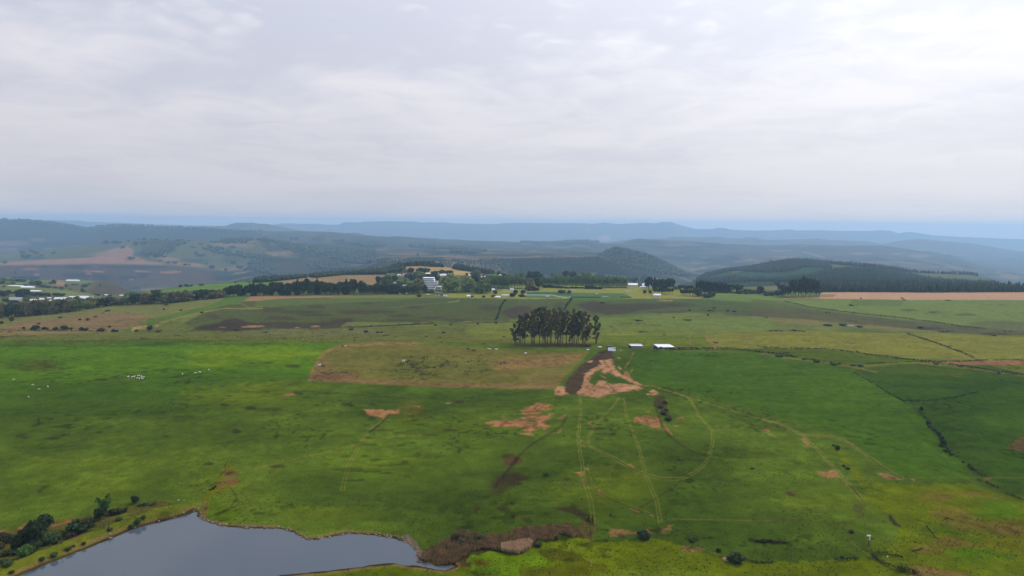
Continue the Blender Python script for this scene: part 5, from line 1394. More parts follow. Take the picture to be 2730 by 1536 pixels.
plant('W7', [(70, 440, 388, 58, 'bu', 'right one of two ball bushes by the row of flat-headed trees'), (50, 385, 215, 110, 'dk'), (135, 385, 225, 70, 'con'), (200, 392, 240, 120, 'dk'), (320, 395, 235, 190, 'dk', 'tallest dark tree of the clump above the flat-headed row'), (255, 400, 300, 130, 'dk'), (430, 385, 335, 70, 'md'), (515, 385, 320, 100, 'dk'), (640, 390, 330, 120, 'dk'), (580, 390, 350, 80, 'dk'),
             (745, 485, 365, 110, 'dk'), (780, 480, 390, 80, 'br'), (885, 502, 430, 125, 'by', 'front grey-green bush of the pair by the conifer block'), (945, 488, 400, 115, 'by', 'rear grey-green bush of the pair by the conifer block'), (1310, 420, 315, 155, 'dk'), (1350, 448, 390, 95, 'bu'), (1650, 448, 345, 95, 'dk'), (1620, 448, 390, 90, 'bu'), (1735, 475, 425, 115, 'by'), (1800, 470, 410, 90, 'bu'), (1890, 478, 395, 125, 'dk'), (1905, 420, 292, 80, 'gum', 'tall thin gum with tufted top left of the gum clump'), (1450, 448, 410, 90, 'bu'), (1530, 448, 405, 80, 'bu')],
      'right of the playing fields', 'trees right of the playing fields', 800)
row('W7', [(120, 450), (400, 452)], [(120, 375), (400, 375)], 9, 42, 'top', 'in the left clipped row', 'left row of flat-headed trees', 700, 1, 0.03, desc='small dark flat-headed tree')
row('W7', [(500, 470), (720, 482)], [(500, 388), (720, 390)], 7, 46, 'top', 'in the right clipped row', 'right row of flat-headed trees', 700, 1, 0.03, desc='small dark flat-headed tree')
row('W7', [(725, 425), (1215, 415)], [(725, 285), (850, 280), (1215, 325)], 24, 40, 'con', 'in the square conifer block', 'conifers of the square block', 800, 2, 0.05, desc='close-set dark conifer')
row('W7', [(735, 415), (1210, 408)], [(735, 280), (850, 272), (1210, 318)], 18, 42, 'con', 'at the back of the conifer block', 'back row of the conifer block', 830, 2, 0.08, desc='dark conifer')
row('W7', [(1960, 492), (2500, 498)], [(1960, 345), (2080, 330), (2120, 255), (2240, 240), (2300, 265), (2440, 262), (2500, 300)], 15, 90, 'gum', 'in the grey gum clump by the pink field', 'gum clump by the pink field', 700, 3, 0.08)

# village and slope trees at the far left (frame V)
plant('V', [(30, 672, 555, 160, 'dk'), (110, 668, 600, 120, 'dk'), (170, 610, 545, 95, 'dk'), (330, 605, 548, 85, 'dk'), (250, 612, 575, 90, 'dk'), (440, 730, 528, 250, 'dk', 'big pointed dark tree among the village roofs'), (540, 760, 640, 140, 'md'), (620, 662, 590, 120, 'dk'), (700, 662, 592, 110, 'dk'), (780, 662, 590, 110, 'dk'), (860, 665, 598, 120, 'dk'), (940, 665, 600, 100, 'dk'), (1110, 668, 598, 140, 'dk'), (1225, 668, 610, 100, 'dk'),
            (110, 775, 705, 105, 'dk'), (200, 810, 735, 120, 'br'), (300, 805, 742, 110, 'dk'), (380, 800, 755, 120, 'dk'), (450, 795, 755, 90, 'dk'), (510, 775, 700, 130, 'md'), (680, 792, 742, 105, 'bu'), (790, 772, 730, 70, 'bu'), (860, 765, 724, 90, 'bu'), (1355, 742, 683, 105, 'dk'), (1500, 728, 663, 108, 'dk'), (1770, 715, 676, 70, 'md'), (1925, 660, 616, 72, 'dk'), (1870, 645, 610, 35, 'dk'), (1815, 625, 600, 30, 'dk'), (2120, 757, 680, 110, 'dk'), (1960, 760, 720, 75, 'dk'), (1190, 800, 760, 110, 'dk'), (2150, 668, 636, 80, 'dk'), (2050, 660, 640, 50, 'dk'), (1200, 720, 690, 80, 'dk')],
      'among the village roofs', 'village trees at the far left', 900)
plant('V', [(255, 425, 385, 82, 'dk'), (490, 458, 424, 95, 'dk'), (160, 428, 403, 62, 'dk'), (40, 432, 368, 120, 'dk'), (650, 470, 350, 130, 'md'), (760, 485, 358, 110, 'dk'), (850, 492, 440, 120, 'dk'), (950, 500, 462, 110, 'dk'), (1085, 512, 465, 90, 'md'), (1212, 538, 470, 100, 'md'), (1000, 430, 380, 70, 'dk'), (1060, 430, 342, 85, 'dk'), (1295, 492, 430, 50, 'dk'), (1660, 492, 420, 120, 'md'), (1750, 442, 402, 72, 'md'), (1962, 462, 428, 42, 'dk'), (1430, 442, 415, 60, 'dk'), (1500, 440, 418, 60, 'dk'), (1615, 570, 510, 62, 'dk'), (1640, 585, 550, 80, 'dk'), (75, 487, 455, 48, 'dk'), (1370, 530, 500, 90, 'md'),
            (60, 370, 290, 120, 'md'), (160, 370, 300, 120, 'lt'), (260, 375, 310, 120, 'md'), (360, 380, 325, 110, 'dk'), (450, 385, 335, 110, 'dk'), (320, 320, 260, 150, 'dk'), (460, 325, 262, 150, 'dk'), (600, 330, 265, 150, 'dk'), (700, 330, 280, 120, 'dk'), (200, 310, 265, 130, 'md')],
      'on the low hills beyond the village', 'trees beyond the village', 1250)
plant('V', [(230, 1168, 1085, 85, 'dk', 'dark tree alone at the left of the dry slope'), (30, 1205, 1140, 92, 'bu', 'dark bush cut by the left edge of the picture'), (1187, 1092, 1045, 70, 'bm'), (755, 1212, 1180, 60, 'bu'), (465, 1302, 1253, 62, 'bs'), (700, 1318, 1220, 150, 'bu', 'biggest dark bush of the row at the foot of the slope'), (630, 1316, 1265, 60, 'bu'), (868, 1320, 1258, 95, 'bu'), (935, 1318, 1290, 50, 'bu'), (1088, 1324, 1257, 95, 'bu'), (1040, 1322, 1300, 40, 'bu'), (1250, 1315, 1217, 120, 'bu'), (1310, 1315, 1245, 60, 'bu'), (1395, 1314, 1262, 62, 'bs'), (1600, 1338, 1260, 90, 'bu'), (1690, 1342, 1272, 90, 'bu'), (1985, 1352, 1280, 132, 'bu'), (2225, 1362, 1297, 80, 'bu'), (2295, 1363, 1310, 60, 'bu'),
            (1568, 1132, 1094, 50, 'bu'), (1720, 1140, 1072, 72, 'bg', 'bright green bush in the middle of the dry slope'), (1875, 1070, 1042, 74, 'bs'), (2110, 957, 928, 100, 'bs'), (2025, 1000, 984, 60, 'bm'), (2515, 997, 982, 32, 'bu'), (2152, 1274, 1234, 56, 'bu'), (2935, 1345, 1240, 105, 'dk', 'round dark tree alone on the green strip of the left slope'),
            (190, 1372, 1348, 80, 'bs'), (30, 1365, 1348, 60, 'bs')],
      'on the dry left slope', 'bushes on the left slope', 500)
plant('A', [(1610, 978, 962, 22, 'bu'), (1775, 988, 972, 24, 'bu'), (1980, 1010, 995, 34, 'bu'), (1630, 934, 920, 40, 'bs'), (1550, 1196, 1182, 50, 'bs'), (1340, 1190, 1170, 40, 'bs'), (2330, 1178, 1160, 60, 'bs'), (770, 1243, 1236, 40, 'bs'), (1735, 1235, 1225, 60, 'bs'), (1400, 1260, 1250, 50, 'bs')],
      'on the strip between the left fields', 'low bushes between the left fields', 450)
plant('B', [(1090, 1203, 1176, 42, 'bu', 'dark bush alone in the hollow behind the bright field'), (1200, 1206, 1190, 40, 'bs'), (1240, 1206, 1190, 40, 'bs'), (945, 1176, 1158, 50, 'bs'), (1290, 1234, 1222, 60, 'bs'), (1770, 1136, 1120, 26, 'bu'), (1920, 1132, 1118, 26, 'bu'), (2183, 1121, 1108, 26, 'bu'), (1850, 1207, 1192, 42, 'bs'), (2365, 1112, 1094, 32, 'bu'), (1680, 1245, 1236, 30, 'bs'), (1815, 1256, 1246, 24, 'bs'), (1830, 1298, 1288, 16, 'bs'), (2245, 1315, 1305, 22, 'bs'), (980, 1282, 1272, 26, 'bs'), (2440, 1245, 1236, 28, 'bs'), (1380, 1248, 1240, 30, 'bs'), (100, 1200, 1190, 70, 'bs'), (2450, 895, 876, 30, 'bu', 'dark bush at the upper end of the hedge above the grove')],
      'on the open pasture behind the bright field', 'bushes on the middle pasture', 500)
plant('C', [(1250, 1092, 1072, 40, 'bu'), (1290, 1090, 1078, 30, 'bs'), (1760, 987, 973, 26, 'bu'), (1945, 990, 977, 36, 'bu'), (1985, 991, 979, 36, 'bu'), (2000, 966, 953, 34, 'bu'), (2135, 994, 977, 32, 'bu'), (2200, 998, 984, 42, 'bu'), (1940, 1037, 1019, 24, 'bu'), (905, 913, 900, 46, 'bs'), (1605, 1058, 1045, 22, 'bs'), (1740, 1082, 1070, 70, 'bs'), (1510, 1228, 1220, 24, 'bs'), (990, 1148, 1140, 20, 'bs'), (1280, 1200, 1190, 40, 'bs'), (2515, 1056, 1048, 40, 'bs'), (770, 1334, 1322, 60, 'bs', 'low brown heap of brush at the right end of the gum clump')],
      'on the pasture beyond the white sheds', 'bushes on the right pasture', 480)
plant('D', [(635, 1010, 996, 20, 'bu'), (665, 1012, 1004, 16, 'bs'), (650, 1134, 1116, 90, 'bs', 'long dark mound of scrub left of the low white roof'), (800, 1134, 1106, 80, 'bs', 'dark peaked mound of scrub behind the low white roof'), (965, 1149, 1130, 60, 'bs', 'small dark mound of scrub right of the low white roof'), (975, 871, 857, 14, 'bu', 'tiny dark bush at the edge of the pink field'), (1380, 868, 858, 30, 'bs'), (1830, 888, 880, 60, 'bs'), (880, 938, 926, 40, 'bs'), (1400, 882, 874, 40, 'bs'), (2280, 1236, 1222, 50, 'bs'), (2390, 1194, 1184, 20, 'bs'), (2440, 1194, 1184, 22, 'bs'), (1560, 1158, 1140, 50, 'bs'), (1790, 1200, 1182, 90, 'bs'), (1860, 1335, 1328, 30, 'bs'), (1770, 1322, 1314, 20, 'bs')],
      'on the far right slope', 'bushes on the far right slope', 480)
# scattered trees on the cultivated hill far left
far = [(45, 530, 500, 45), (250, 480, 435, 80), (290, 462, 440, 40), (350, 435, 408, 50), (530, 430, 410, 40), (220, 430, 400, 55), (303, 415, 390, 36), (400, 450, 438, 40), (1040, 335, 298, 50), (1015, 335, 318, 50), (1125, 330, 300, 60), (1165, 330, 305, 50), (1205, 378, 355, 40), (1285, 488, 458, 66), (1435, 470, 435, 50), (1540, 472, 430, 60), (1570, 508, 494, 26), (1655, 525, 503, 40), (1715, 530, 502, 54), (1817, 543, 526, 36), (1857, 545, 530, 20), (1925, 438, 402, 28), (1885, 372, 356, 34), (1920, 376, 366, 20), (2080, 578, 540, 60), (2025, 538, 520, 24), (2215, 600, 574, 34), (2350, 578, 548, 60), (2290, 530, 502, 50), (2410, 600, 570, 40), (1330, 360, 308, 36), (1400, 345, 320, 70), (1355, 295, 282, 20), (1410, 296, 278, 34), (1530, 300, 280, 44), (1490, 298, 282, 30), (1640, 298, 282, 22), (1760, 302, 286, 70), (1855, 308, 296, 34), (1265, 310, 296, 30), (2100, 445, 434, 24), (150, 622, 602, 24), (430, 565, 545, 60), (1970, 450, 430, 90), (1610, 462, 448, 60), (2280, 372, 352, 60), (2110, 320, 305, 90), (1970, 340, 325, 40)]
plant('A', [(x, b, t, w, 'dk') for x, b, t, w in far], 'on the hazy cultivated hill', 'trees on the hazy cultivated hill', 3300, desc='hazy blue-green tree')


# ------------------------------------------------------------------ woods: masses of trees, nobody could count them
def inside(P, pts):
    return poly_dist(P[:, 0], P[:, 1], pts) < 0


def forest(name, frame, polys, yr, spacing, h, kind='con', lk='con', cap=9000, label=None):
    ox, oy, s = fr(frame)
    XY = []
    for pts in polys:
        pp = [(ox + a * s, oy + b * s) for a, b in pts]
        us = [p[0] for p in pp]
        t0, t1 = tcol(min(us) - 10, 700), tcol(max(us) + 10, 700)
        area = (t1 - t0) * (yr[1] ** 2 - yr[0] ** 2) / 2
        n = int(min(400000, area / spacing ** 2))
        r = np.random.RandomState(n % 1000 + 3)
        y = np.sqrt(yr[0] ** 2 + (yr[1] ** 2 - yr[0] ** 2) * r.rand(n)); x = y * (t0 + (t1 - t0) * r.rand(n))
        z = height(x, y, fine=False)
        U, V = project(x, y, z)
        m = inside(np.stack([U, V], 1), pp)
        XY.append(np.stack([x, y, z], 1)[m])
    P = np.concatenate(XY)
    if len(P) > cap: P = P[nprng.permutation(len(P))[:cap]]
    n = len(P)
    if n == 0: return
    H = h * (0.82 + 0.36 * nprng.rand(n))
    if kind == 'con':
        k = 5; ang = np.arange(k) * 2 * PI / k
        T = np.array([(math.cos(a) * .42, math.sin(a) * .42, 0.08) for a in ang] + [(math.cos(a + .5) * .26, math.sin(a + .5) * .26, 0.55) for a in ang] + [(0, 0, 1.0)])
        F = []
        for i in range(k):
            j = (i + 1) % k
            F += [(i, j, k + i), (j, k + j, k + i), (k + i, k + j, 2 * k)]
        F = np.array(F); wid = 0.62
    else:
        v, F = ico(); T = v * np.array([.5, .5, .5]) + np.array([0, 0, .5]); wid = 1.15
    nv = len(T)
    jit = 1 + 0.22 * nprng.randn(n, nv, 3)
    V = T[None] * jit * (H[:, None, None] * np.array([wid, wid, 1.0]))
    V += P[:, None, :]
    F_ = (F[None] + (np.arange(n) * nv)[:, None, None]).reshape(-1, 3)
    me = bpy.data.meshes.new(name)
    me.vertices.add(n * nv); me.vertices.foreach_set('co', V.reshape(-1).astype(np.float32))
    me.loops.add(F_.size); me.loops.foreach_set('vertex_index', F_.ravel().astype(np.int32))
    me.polygons.add(len(F_)); me.polygons.foreach_set('loop_start', np.arange(0, F_.size, 3, dtype=np.int32))
    me.update(); me.materials.append(LM[lk])
    o = bpy.data.objects.new(name, me); COL.objects.link(o)
    o['kind'] = 'stuff'
    print(name, n)


forest('pine_plantation', 'D', [[(570, 790), (900, 785), (1090, 760), (1400, 755), (2000, 755), (2800, 750), (2800, 806), (1700, 811), (1000, 806), (580, 806)]], (950, 1500), 4.0, 12, cap=7000)
forest('hill_plantation', 'D', [[(-640, 690), (-500, 600), (0, 515), (160, 506), (300, 490), (450, 492), (640, 515), (690, 580), (560, 565), (420, 562), (300, 600), (100, 620), (-100, 610), (-300, 600), (-500, 650), (-620, 750)],
                               [(-640, 760), (-560, 690), (-300, 670), (-100, 690), (200, 690), (480, 660), (640, 600), (800, 588), (1100, 590), (1400, 640), (1700, 690), (2100, 722), (2300, 730), (2300, 800), (500, 800), (300, 720), (100, 705), (-100, 705), (-300, 720), (-500, 740)]], (1650, 3100), 7.5, 11, cap=15000)
forest('ridge_trees', 'D', [[(640, 518), (1200, 572), (1450, 606), (2050, 627), (2200, 650), (2200, 662), (2050, 640), (1450, 618), (1200, 582), (640, 530)]], (2300, 3100), 9, 13, cap=700)
forest('crest_wood', 'B', [[(530, 650), (760, 605), (1050, 562), (1300, 536), (1450, 530), (1640, 538), (1760, 550), (1850, 558), (1850, 566), (1600, 552), (1480, 556), (1450, 600), (1300, 575), (1000, 605), (760, 630), (540, 660)], [(1940, 575), (2000, 565), (2100, 590), (2350, 632), (2350, 645), (2200, 620), (1950, 585)]], (1450, 1950), 4.5, 9.5, cap=3500)
forest('broadleaf_thicket', 'B', [[(500, 660), (560, 640), (900, 605), (1430, 555), (1460, 600), (1280, 634), (900, 636), (600, 668)], [(0, 705), (150, 680), (500, 655), (500, 668), (200, 700), (0, 720)]], (1300, 1900), 6.0, 8, 'ico', 'dk', cap=2600)
forest('valley_wood', 'C', [[(-1300, 500), (-1240, 482), (-1000, 480), (-600, 490), (0, 485), (350, 478), (830, 470), (960, 500), (1010, 545), (1200, 640), (900, 660), (0, 680), (-1300, 560)]], (2700, 3900), 13, 9, cap=9000)
forest('dome_wood', 'C', [[(840, 475), (950, 405), (1040, 374), (1150, 395), (1400, 460), (1600, 560), (1780, 650), (1600, 650), (1380, 610), (1150, 560), (1000, 540), (900, 520)]], (3200, 4700), 17, 12, 'ico', 'dk', cap=6000)
forest('hillside_woods', 'A', [[(1980, 380), (2080, 355), (2200, 390), (2300, 420), (2500, 440), (2700, 455), (2640, 490), (2400, 480), (2250, 470), (2100, 420)], [(2150, 310), (2250, 288), (2480, 292), (2440, 328), (2200, 334)], [(2430, 495), (2560, 482), (2700, 560), (2700, 650), (2430, 585)], [(2500, 300), (2600, 280), (2750, 290), (2820, 340), (2720, 330)],
                              [(2740, 320), (3000, 350), (3380, 395), (3680, 400), (3650, 440), (3480, 430), (3200, 440), (3060, 440), (2900, 430), (2760, 375)], [(3660, 410), (3690, 400), (3640, 520), (3560, 540), (3600, 460)], [(3200, 440), (3600, 440), (3560, 540), (3400, 520), (3240, 480)], [(3000, 540), (3200, 530), (3380, 560), (3500, 590), (3300, 600), (3050, 580)], [(1350, 420), (1560, 430), (1620, 330), (1850, 330), (1700, 380), (1640, 440), (1500, 470)]], (3200, 6200), 22, 16, 'ico', 'dk', cap=7000)
forest('far_woods', 'B', [[(930, 330), (1000, 310), (1280, 320), (1290, 350), (1100, 370)], [(1500, 360), (1560, 345), (1640, 365), (2200, 400), (1600, 380)], [(340, 290), (360, 268), (440, 295)], [(550, 295), (640, 262), (685, 265), (680, 308)], [(740, 305), (870, 296), (880, 312)], [(1750, 352), (1830, 352), (1800, 372)], [(1550, 470), (1600, 455), (1640, 480)], [(1900, 420), (2200, 400), (2300, 410), (2100, 440)], [(2576, 320), (2800, 322), (3100, 310), (3200, 308), (3390, 318), (3300, 340), (2800, 345)]], (3600, 9000), 30, 20, 'ico', 'dk', cap=5000)
forest('left_range_wood', 'A', [[(-50, 100), (250, 108), (500, 128), (700, 160), (850, 186), (1000, 160), (1150, 152), (1330, 160), (1560, 172), (2000, 185), (2250, 204), (2576, 215), (2576, 226), (2000, 205), (1200, 180), (900, 215), (700, 190), (400, 140), (-50, 112)]], (6000, 8200), 34, 22, 'ico', 'dk', cap=4000)

# ------------------------------------------------------------------ shrubs on the dam wall (near)
TK['nd'] = ('round', 'dk', 1500, 0.045, 'tree', 'tree', 'dark leafy tree')
TK['nb'] = ('bush', 'dk', 1300, 0.05, 'bush', 'bush', 'dark leafy bush')
TK['ng'] = ('bush', 'bri', 1300, 0.05, 'bush', 'bush', 'bright green bush')
TK['nm'] = ('bush', 'nearg', 900, 0.055, 'bush', 'bush', 'olive green bush')
TK['ns'] = ('bush', 'scr', 1000, 0.05, 'bush', 'bush', 'brown twiggy scrub bush')
TK['nt'] = ('gumfar', 'bri', 420, 0.05, 'tree', 'tree', 'thin-leaved green tree')
plant('W', [(520, 950, 575, 290, 'nd', 'tallest dark green tree of the thicket left of the pond'), (745, 695, 452, 230, 'nd', 'rounded dark tree standing behind the tallest one in the thicket'), (1290, 725, 495, 370, 'nb', 'wide dark bush alone between the thicket and the dead posts'), (1640, 505, 335, 180, 'nd', 'dark narrow tree above the dam wall bend'), (1745, 440, 165, 210, 'nt', 'thin-leaved tall green tree behind the dark narrow one'),
            (1530, 560, 488, 110, 'nb', 'small dark bush left of the dark narrow tree'), (1850, 440, 330, 130, 'ns'), (1950, 425, 320, 110, 'ns'), (2040, 402, 318, 85, 'nb', 'small dark bush at the right of the brown scrub'), (2205, 260, 128, 115, 'nd', 'small round tree standing alone on the pasture edge above the pond'), (2280, 305, 268, 70, 'nb'), (2370, 285, 243, 90, 'nb'), (2500, 280, 238, 110, 'ns'),
            (870, 850, 705, 270, 'nm'), (330, 990, 755, 280, 'nb'), (430, 1115, 925, 300, 'ng', 'big rounded bright green bush at the front of the thicket'), (80, 1115, 1030, 140, 'nb'), (100, 910, 715, 150, 'ns'), (200, 870, 775, 150, 'nb'), (620, 900, 760, 170, 'nb'), (900, 925, 838, 100, 'nm'), (960, 820, 700, 110, 'nb'), (700, 830, 690, 120, 'nm'),
            (2250, 600, 488, 115, 'ng', 'bright green bush on the dam wall close to the water'), (2345, 510, 438, 75, 'ng'), (2150, 655, 588, 80, 'nm'), (885, 1135, 1042, 105, 'ng', 'small bright bush on the bank half way along the pond edge'), (690, 1190, 1128, 95, 'nm'), (1120, 1015, 958, 100, 'nm'), (120, 1275, 1200, 150, 'nm'), (190, 1400, 1345, 80, 'nm'), (1370, 935, 878, 65, 'nm'), (1200, 965, 928, 55, 'nm'), (30, 1000, 900, 110, 'ns'), (250, 1000, 900, 120, 'nm'), (1130, 830, 740, 110, 'ns'), (1940, 540, 480, 120, 'nm'), (1800, 700, 650, 80, 'ns'), (420, 760, 640, 200, 'nb'), (680, 760, 650, 150, 'nb'), (560, 1010, 860, 220, 'nb'), (760, 930, 800, 160, 'nm'), (1000, 790, 690, 110, 'ns'), (1180, 800, 700, 130, 'ns'), (1480, 640, 560, 130, 'ns'), (1400, 620, 540, 110, 'nb'), (30, 820, 720, 140, 'ns'), (60, 1230, 1160, 120, 'nm'), (260, 1090, 1000, 150, 'nb')],
      'beside the pond', 'trees and bushes beside the pond')
plant('z4', [(462, 684, 650, 30, 'nb', 'round dark bush at the head of the bright green seep'), (436, 660, 645, 14, 'nb'), (525, 802, 784, 26, 'ns'), (500, 786, 770, 20, 'ns'), (488, 1342, 1322, 24, 'nb'), (545, 1190, 1166, 28, 'ns'), (552, 224, 218, 14, 'nb', 'tiny dark bush on the upper edge of the green dome'), (970, 443, 415, 20, 'nb'), (1015, 528, 500, 28, 'nb'), (1022, 545, 530, 26, 'nb'), (1045, 565, 545, 28, 'nb'), (1080, 592, 570, 26, 'nb'), (1068, 580, 566, 20, 'nb'), (1096, 620, 595, 26, 'nb'), (1103, 652, 610, 32, 'nb', 'largest dark bush of the gully down the right slope'), (1094, 660, 640, 26, 'nb'), (1115, 690, 675, 30, 'nb'), (1135, 697, 684, 24, 'nb'), (1155, 712, 698, 30, 'nb'), (1188, 724, 716, 20, 'nb'), (1275, 798, 782, 24, 'nb'), (1225, 760, 748, 18, 'nb'),
             (108, 117, 103, 44, 'bu'), (258, 136, 124, 22, 'bu'), (335, 150, 136, 36, 'bu'), (440, 165, 152, 40, 'bu'), (600, 175, 162, 36, 'bu'), (555, 170, 160, 30, 'bu'), (1060, 164, 154, 30, 'bu'), (1208, 178, 169, 26, 'bu'), (1275, 186, 178, 26, 'bu'), (1318, 188, 178, 14, 'bu'), (1443, 222, 209, 20, 'bu'), (1190, 84, 76, 10, 'bu')],
      'on the right-hand slope', 'bushes on the right-hand slope')
plant('z3', [(962, 503, 478, 40, 'nb', 'dark round bush at the lower end of the brown hollow below the dirt'), (930, 468, 440, 44, 'ns'), (912, 428, 405, 40, 'ns'), (940, 400, 378, 30, 'ns'), (945, 450, 430, 30, 'nb'), (812, 1222, 1165, 78, 'nb', 'broad dark bush in the tan bank above the wet meadow'), (1265, 1300, 1275, 30, 'nb'), (1375, 1365, 1305, 90, 'nb', 'dark bush with pale stones beside it at the right end of the ditch'), (1340, 1355, 1325, 50, 'ns'), (218, 840, 812, 34, 'ng', 'small bright green bush left of the long vehicle track'), (610, 1082, 1070, 14, 'nb'), (735, 600, 592, 16, 'nb'), (1470, 800, 786, 30, 'nm'), (1030, 742, 728, 34, 'nm'), (1105, 1240, 1215, 40, 'nb'), (280, 1230, 1205, 14, 'nb')],
      'in the near pasture', 'bushes in the near pasture')
plant('R', [(700, 400, 235, 130, 'ns'), (860, 330, 240, 160, 'ns'), (1080, 380, 250, 170, 'ns', 'dark brown twiggy bush at the top of the reed bed'), (800, 440, 350, 150, 'ns'), (950, 460, 380, 140, 'ns'), (1260, 420, 360, 90, 'ns'), (580, 530, 440, 120, 'ns'), (2040, 470, 390, 150, 'nb', 'dark green bush at the right end of the reeds'), (1180, 400, 340, 110, 'ns'), (1570, 470, 420, 100, 'nm'), (330, 520, 470, 90, 'ns'), (2345, 345, 300, 40, 'nb')],
      'in the reed bed', 'bushes in the reed bed')


# ------------------------------------------------------------------ hedges and overgrown ditches: leafy strips along a line
def strip(name, frame, pts, w, h, lk, label, cat, n_per_m=6.0, size=0.35, gap=0.0, group=None):
    P = [hit(*q) for q in cv(frame, pts)]
    o = empty(name, P[0])
    segs = [(P[i], P[i + 1], (P[i + 1] - P[i]).length) for i in range(len(P) - 1)]
    Lt = sum(s[2] for s in segs)
    r = np.random.RandomState(hash_s(label) % 99991)
    n = int(min(9000, max(60, Lt * n_per_m)))
    d = r.rand(n) * Lt
    pts3 = np.zeros((n, 3)); acc = 0
    for a, b, L in segs:
        m = (d >= acc) & (d <= acc + L); f = ((d[m] - acc) / max(L, 1e-6))[:, None]
        pts3[m] = np.array(a) * (1 - f) + np.array(b) * f; acc += L
    if gap:
        keep = vnoise(d / 9.0, d * 0 + 3.3, hash_s(label) % 97) > gap
        pts3, d = pts3[keep], d[keep]; n = len(d)
        if n < 10: return
    loc = vnoise(d / 5.0, d * 0, 5)
    hh = h * (0.5 + 0.9 * loc)
    a = r.normal(size=n) * w * 0.4 * (0.6 + loc)
    b = r.normal(size=n) * w * 0.4
    pts3[:, 0] += a; pts3[:, 1] += b
    z0 = height(pts3[:, 0], pts3[:, 1], fine=False)
    pts3[:, 2] = z0 + hh * r.rand(n) ** 0.7
    nn = r.normal(size=(n, 3)) * 0.8; nn[:, 2] += 0.9; nn /= np.linalg.norm(nn, axis=1)[:, None]
    V, F = leaf_quads(pts3, nn, size * (0.6 + 0.8 * r.rand(n)), r)
    V = V - np.array(P[0])
    c = bpy.data.objects.new('foliage', build_mesh('foliage', [(V, F, 0)], [LM[lk]])); COL.objects.link(c); c.parent = o
    tag(o, label, cat, group)
    return o


HG = 'hedges between the fields'
strip('hedge', 'z3', [(870, 82), (920, 80), (980, 76), (1040, 72)], 1.6, 1.6, 'hdg', 'low dark hedge below the long white-roofed shed', 'hedge', 8, .35, .2, HG)
strip('hedge', 'z3', [(1020, 76), (1120, 70), (1230, 69)], 2.0, 1.8, 'hdg', 'dark brown hedge running right from the long white-roofed shed', 'hedge', 10, .35, .1, HG)
strip('hedge', 'z3', [(1252, 70), (1400, 76), (1480, 88), (1595, 97), (1690, 103)], 1.8, 1.7, 'hdg', 'dark hedge along the track at the top of the green dome', 'hedge', 8, .35, .15, HG)
strip('hedge', 'z4', [(100, 108), (250, 130), (340, 144), (470, 162), (600, 174)], 2.0, 1.5, 'hdg', 'patchy dark hedge along the track right of the green dome crest', 'hedge', 8, .35, .25, HG)
strip('hedge', 'z4', [(0, 66), (130, 71), (250, 70), (380, 70), (500, 84), (640, 103), (800, 125), (1000, 150)], 1.4, 1.4, 'hdg', 'thin dark hedge curving along the lower edge of the yellow crop field', 'hedge', 7, .35, .1, HG)
strip('hedge', 'z4', [(1000, 150), (1120, 163), (1230, 175), (1330, 190), (1420, 205), (1595, 230)], 1.5, 1.4, 'hdg', 'dark hedge running down to the right edge beside the tan strip', 'hedge', 7, .35, .25, HG)
strip('hedge', 'z4', [(640, 163), (750, 155), (900, 148), (1150, 147), (1350, 140), (1595, 137)], 1.2, 0.8, 'hdg', 'low brown hedge along the top of the tan strip at the right edge', 'hedge', 5, .3, .2, HG)
strip('hedge', 'z4', [(862, 386), (930, 386), (1000, 386), (1070, 379), (1140, 369), (1230, 350), (1320, 330)], 0.7, 0.7, 'dk', 'straight thin dark hedge across the shaded right-hand field', 'hedge', 14, .2, .15, HG)
strip('hedge', 'z4', [(560, 212), (630, 252), (700, 292), (750, 325), (800, 356), (870, 394), (930, 435), (980, 480), (1010, 505)], 0.7, 0.7, 'hdg', 'fence-line growth along the right side of the green dome', 'hedge', 6, .25, .3, HG)
strip('hedge', 'z4', [(1010, 520), (1045, 560), (1085, 600), (1100, 650), (1150, 706), (1220, 752), (1280, 795), (1340, 842)], 1.3, 0.9, 'hdg', 'straggling growth in the gully down the right slope', 'hedge', 9, .25, .3, HG)
strip('hedge', 'z4', [(1312, 866), (1380, 888), (1440, 914)], 0.8, 0.5, 'hdg', 'short dark growth in the ditch below the right end track', 'hedge', 14, .2, .1, HG)
strip('hedge', 'z4', [(1450, 930), (1510, 955), (1595, 985)], 0.5, 0.4, 'hdg', 'thin dark growth where the ditch reaches the right edge', 'hedge', 8, .2, .35, HG)
strip('hedge', 'B', [(2455, 885), (2440, 905), (2420, 935), (2400, 990), (2375, 1060), (2360, 1085)], 1.2, 1.6, 'hdg', 'dark hedge climbing the heath left of and beyond the gum clump', 'hedge', 5, .5, .2, HG)
strip('hedge', 'C', [(602, 868), (585, 900), (562, 930), (530, 985)], 1.6, 1.8, 'hdg', 'dark hedge climbing the heath straight behind the gum clump', 'hedge', 6, .5, .1, HG)
strip('hedge', 'D', [(220, 895), (350, 925), (500, 960), (900, 1010), (1400, 1062), (1900, 1132), (2200, 1166)], 1.0, 1.2, 'hdg', 'long thin hedge running down the far right slope', 'hedge', 3, .45, .1, HG)
strip('hedge', 'D', [(1430, 1220), (1590, 1262), (1760, 1322), (1930, 1385), (2080, 1446)], 0.8, 0.9, 'hdg', 'thin brown hedge crossing the yellow crop field', 'hedge', 4, .35, .15, HG)
strip('hedge', 'D', [(60, 1192), (200, 1188), (330, 1192), (440, 1194)], 1.2, 1.2, 'hdg', 'short dark hedge at the far edge of the yellow crop field', 'hedge', 6, .4, .1, HG)
strip('hedge', 'A', [(-20, 1180), (300, 1184), (700, 1190), (1160, 1193)], 1.0, 1.2, 'hdg', 'low dark hedge along the foot of the dry left slope', 'hedge', 4, .4, .15, HG)
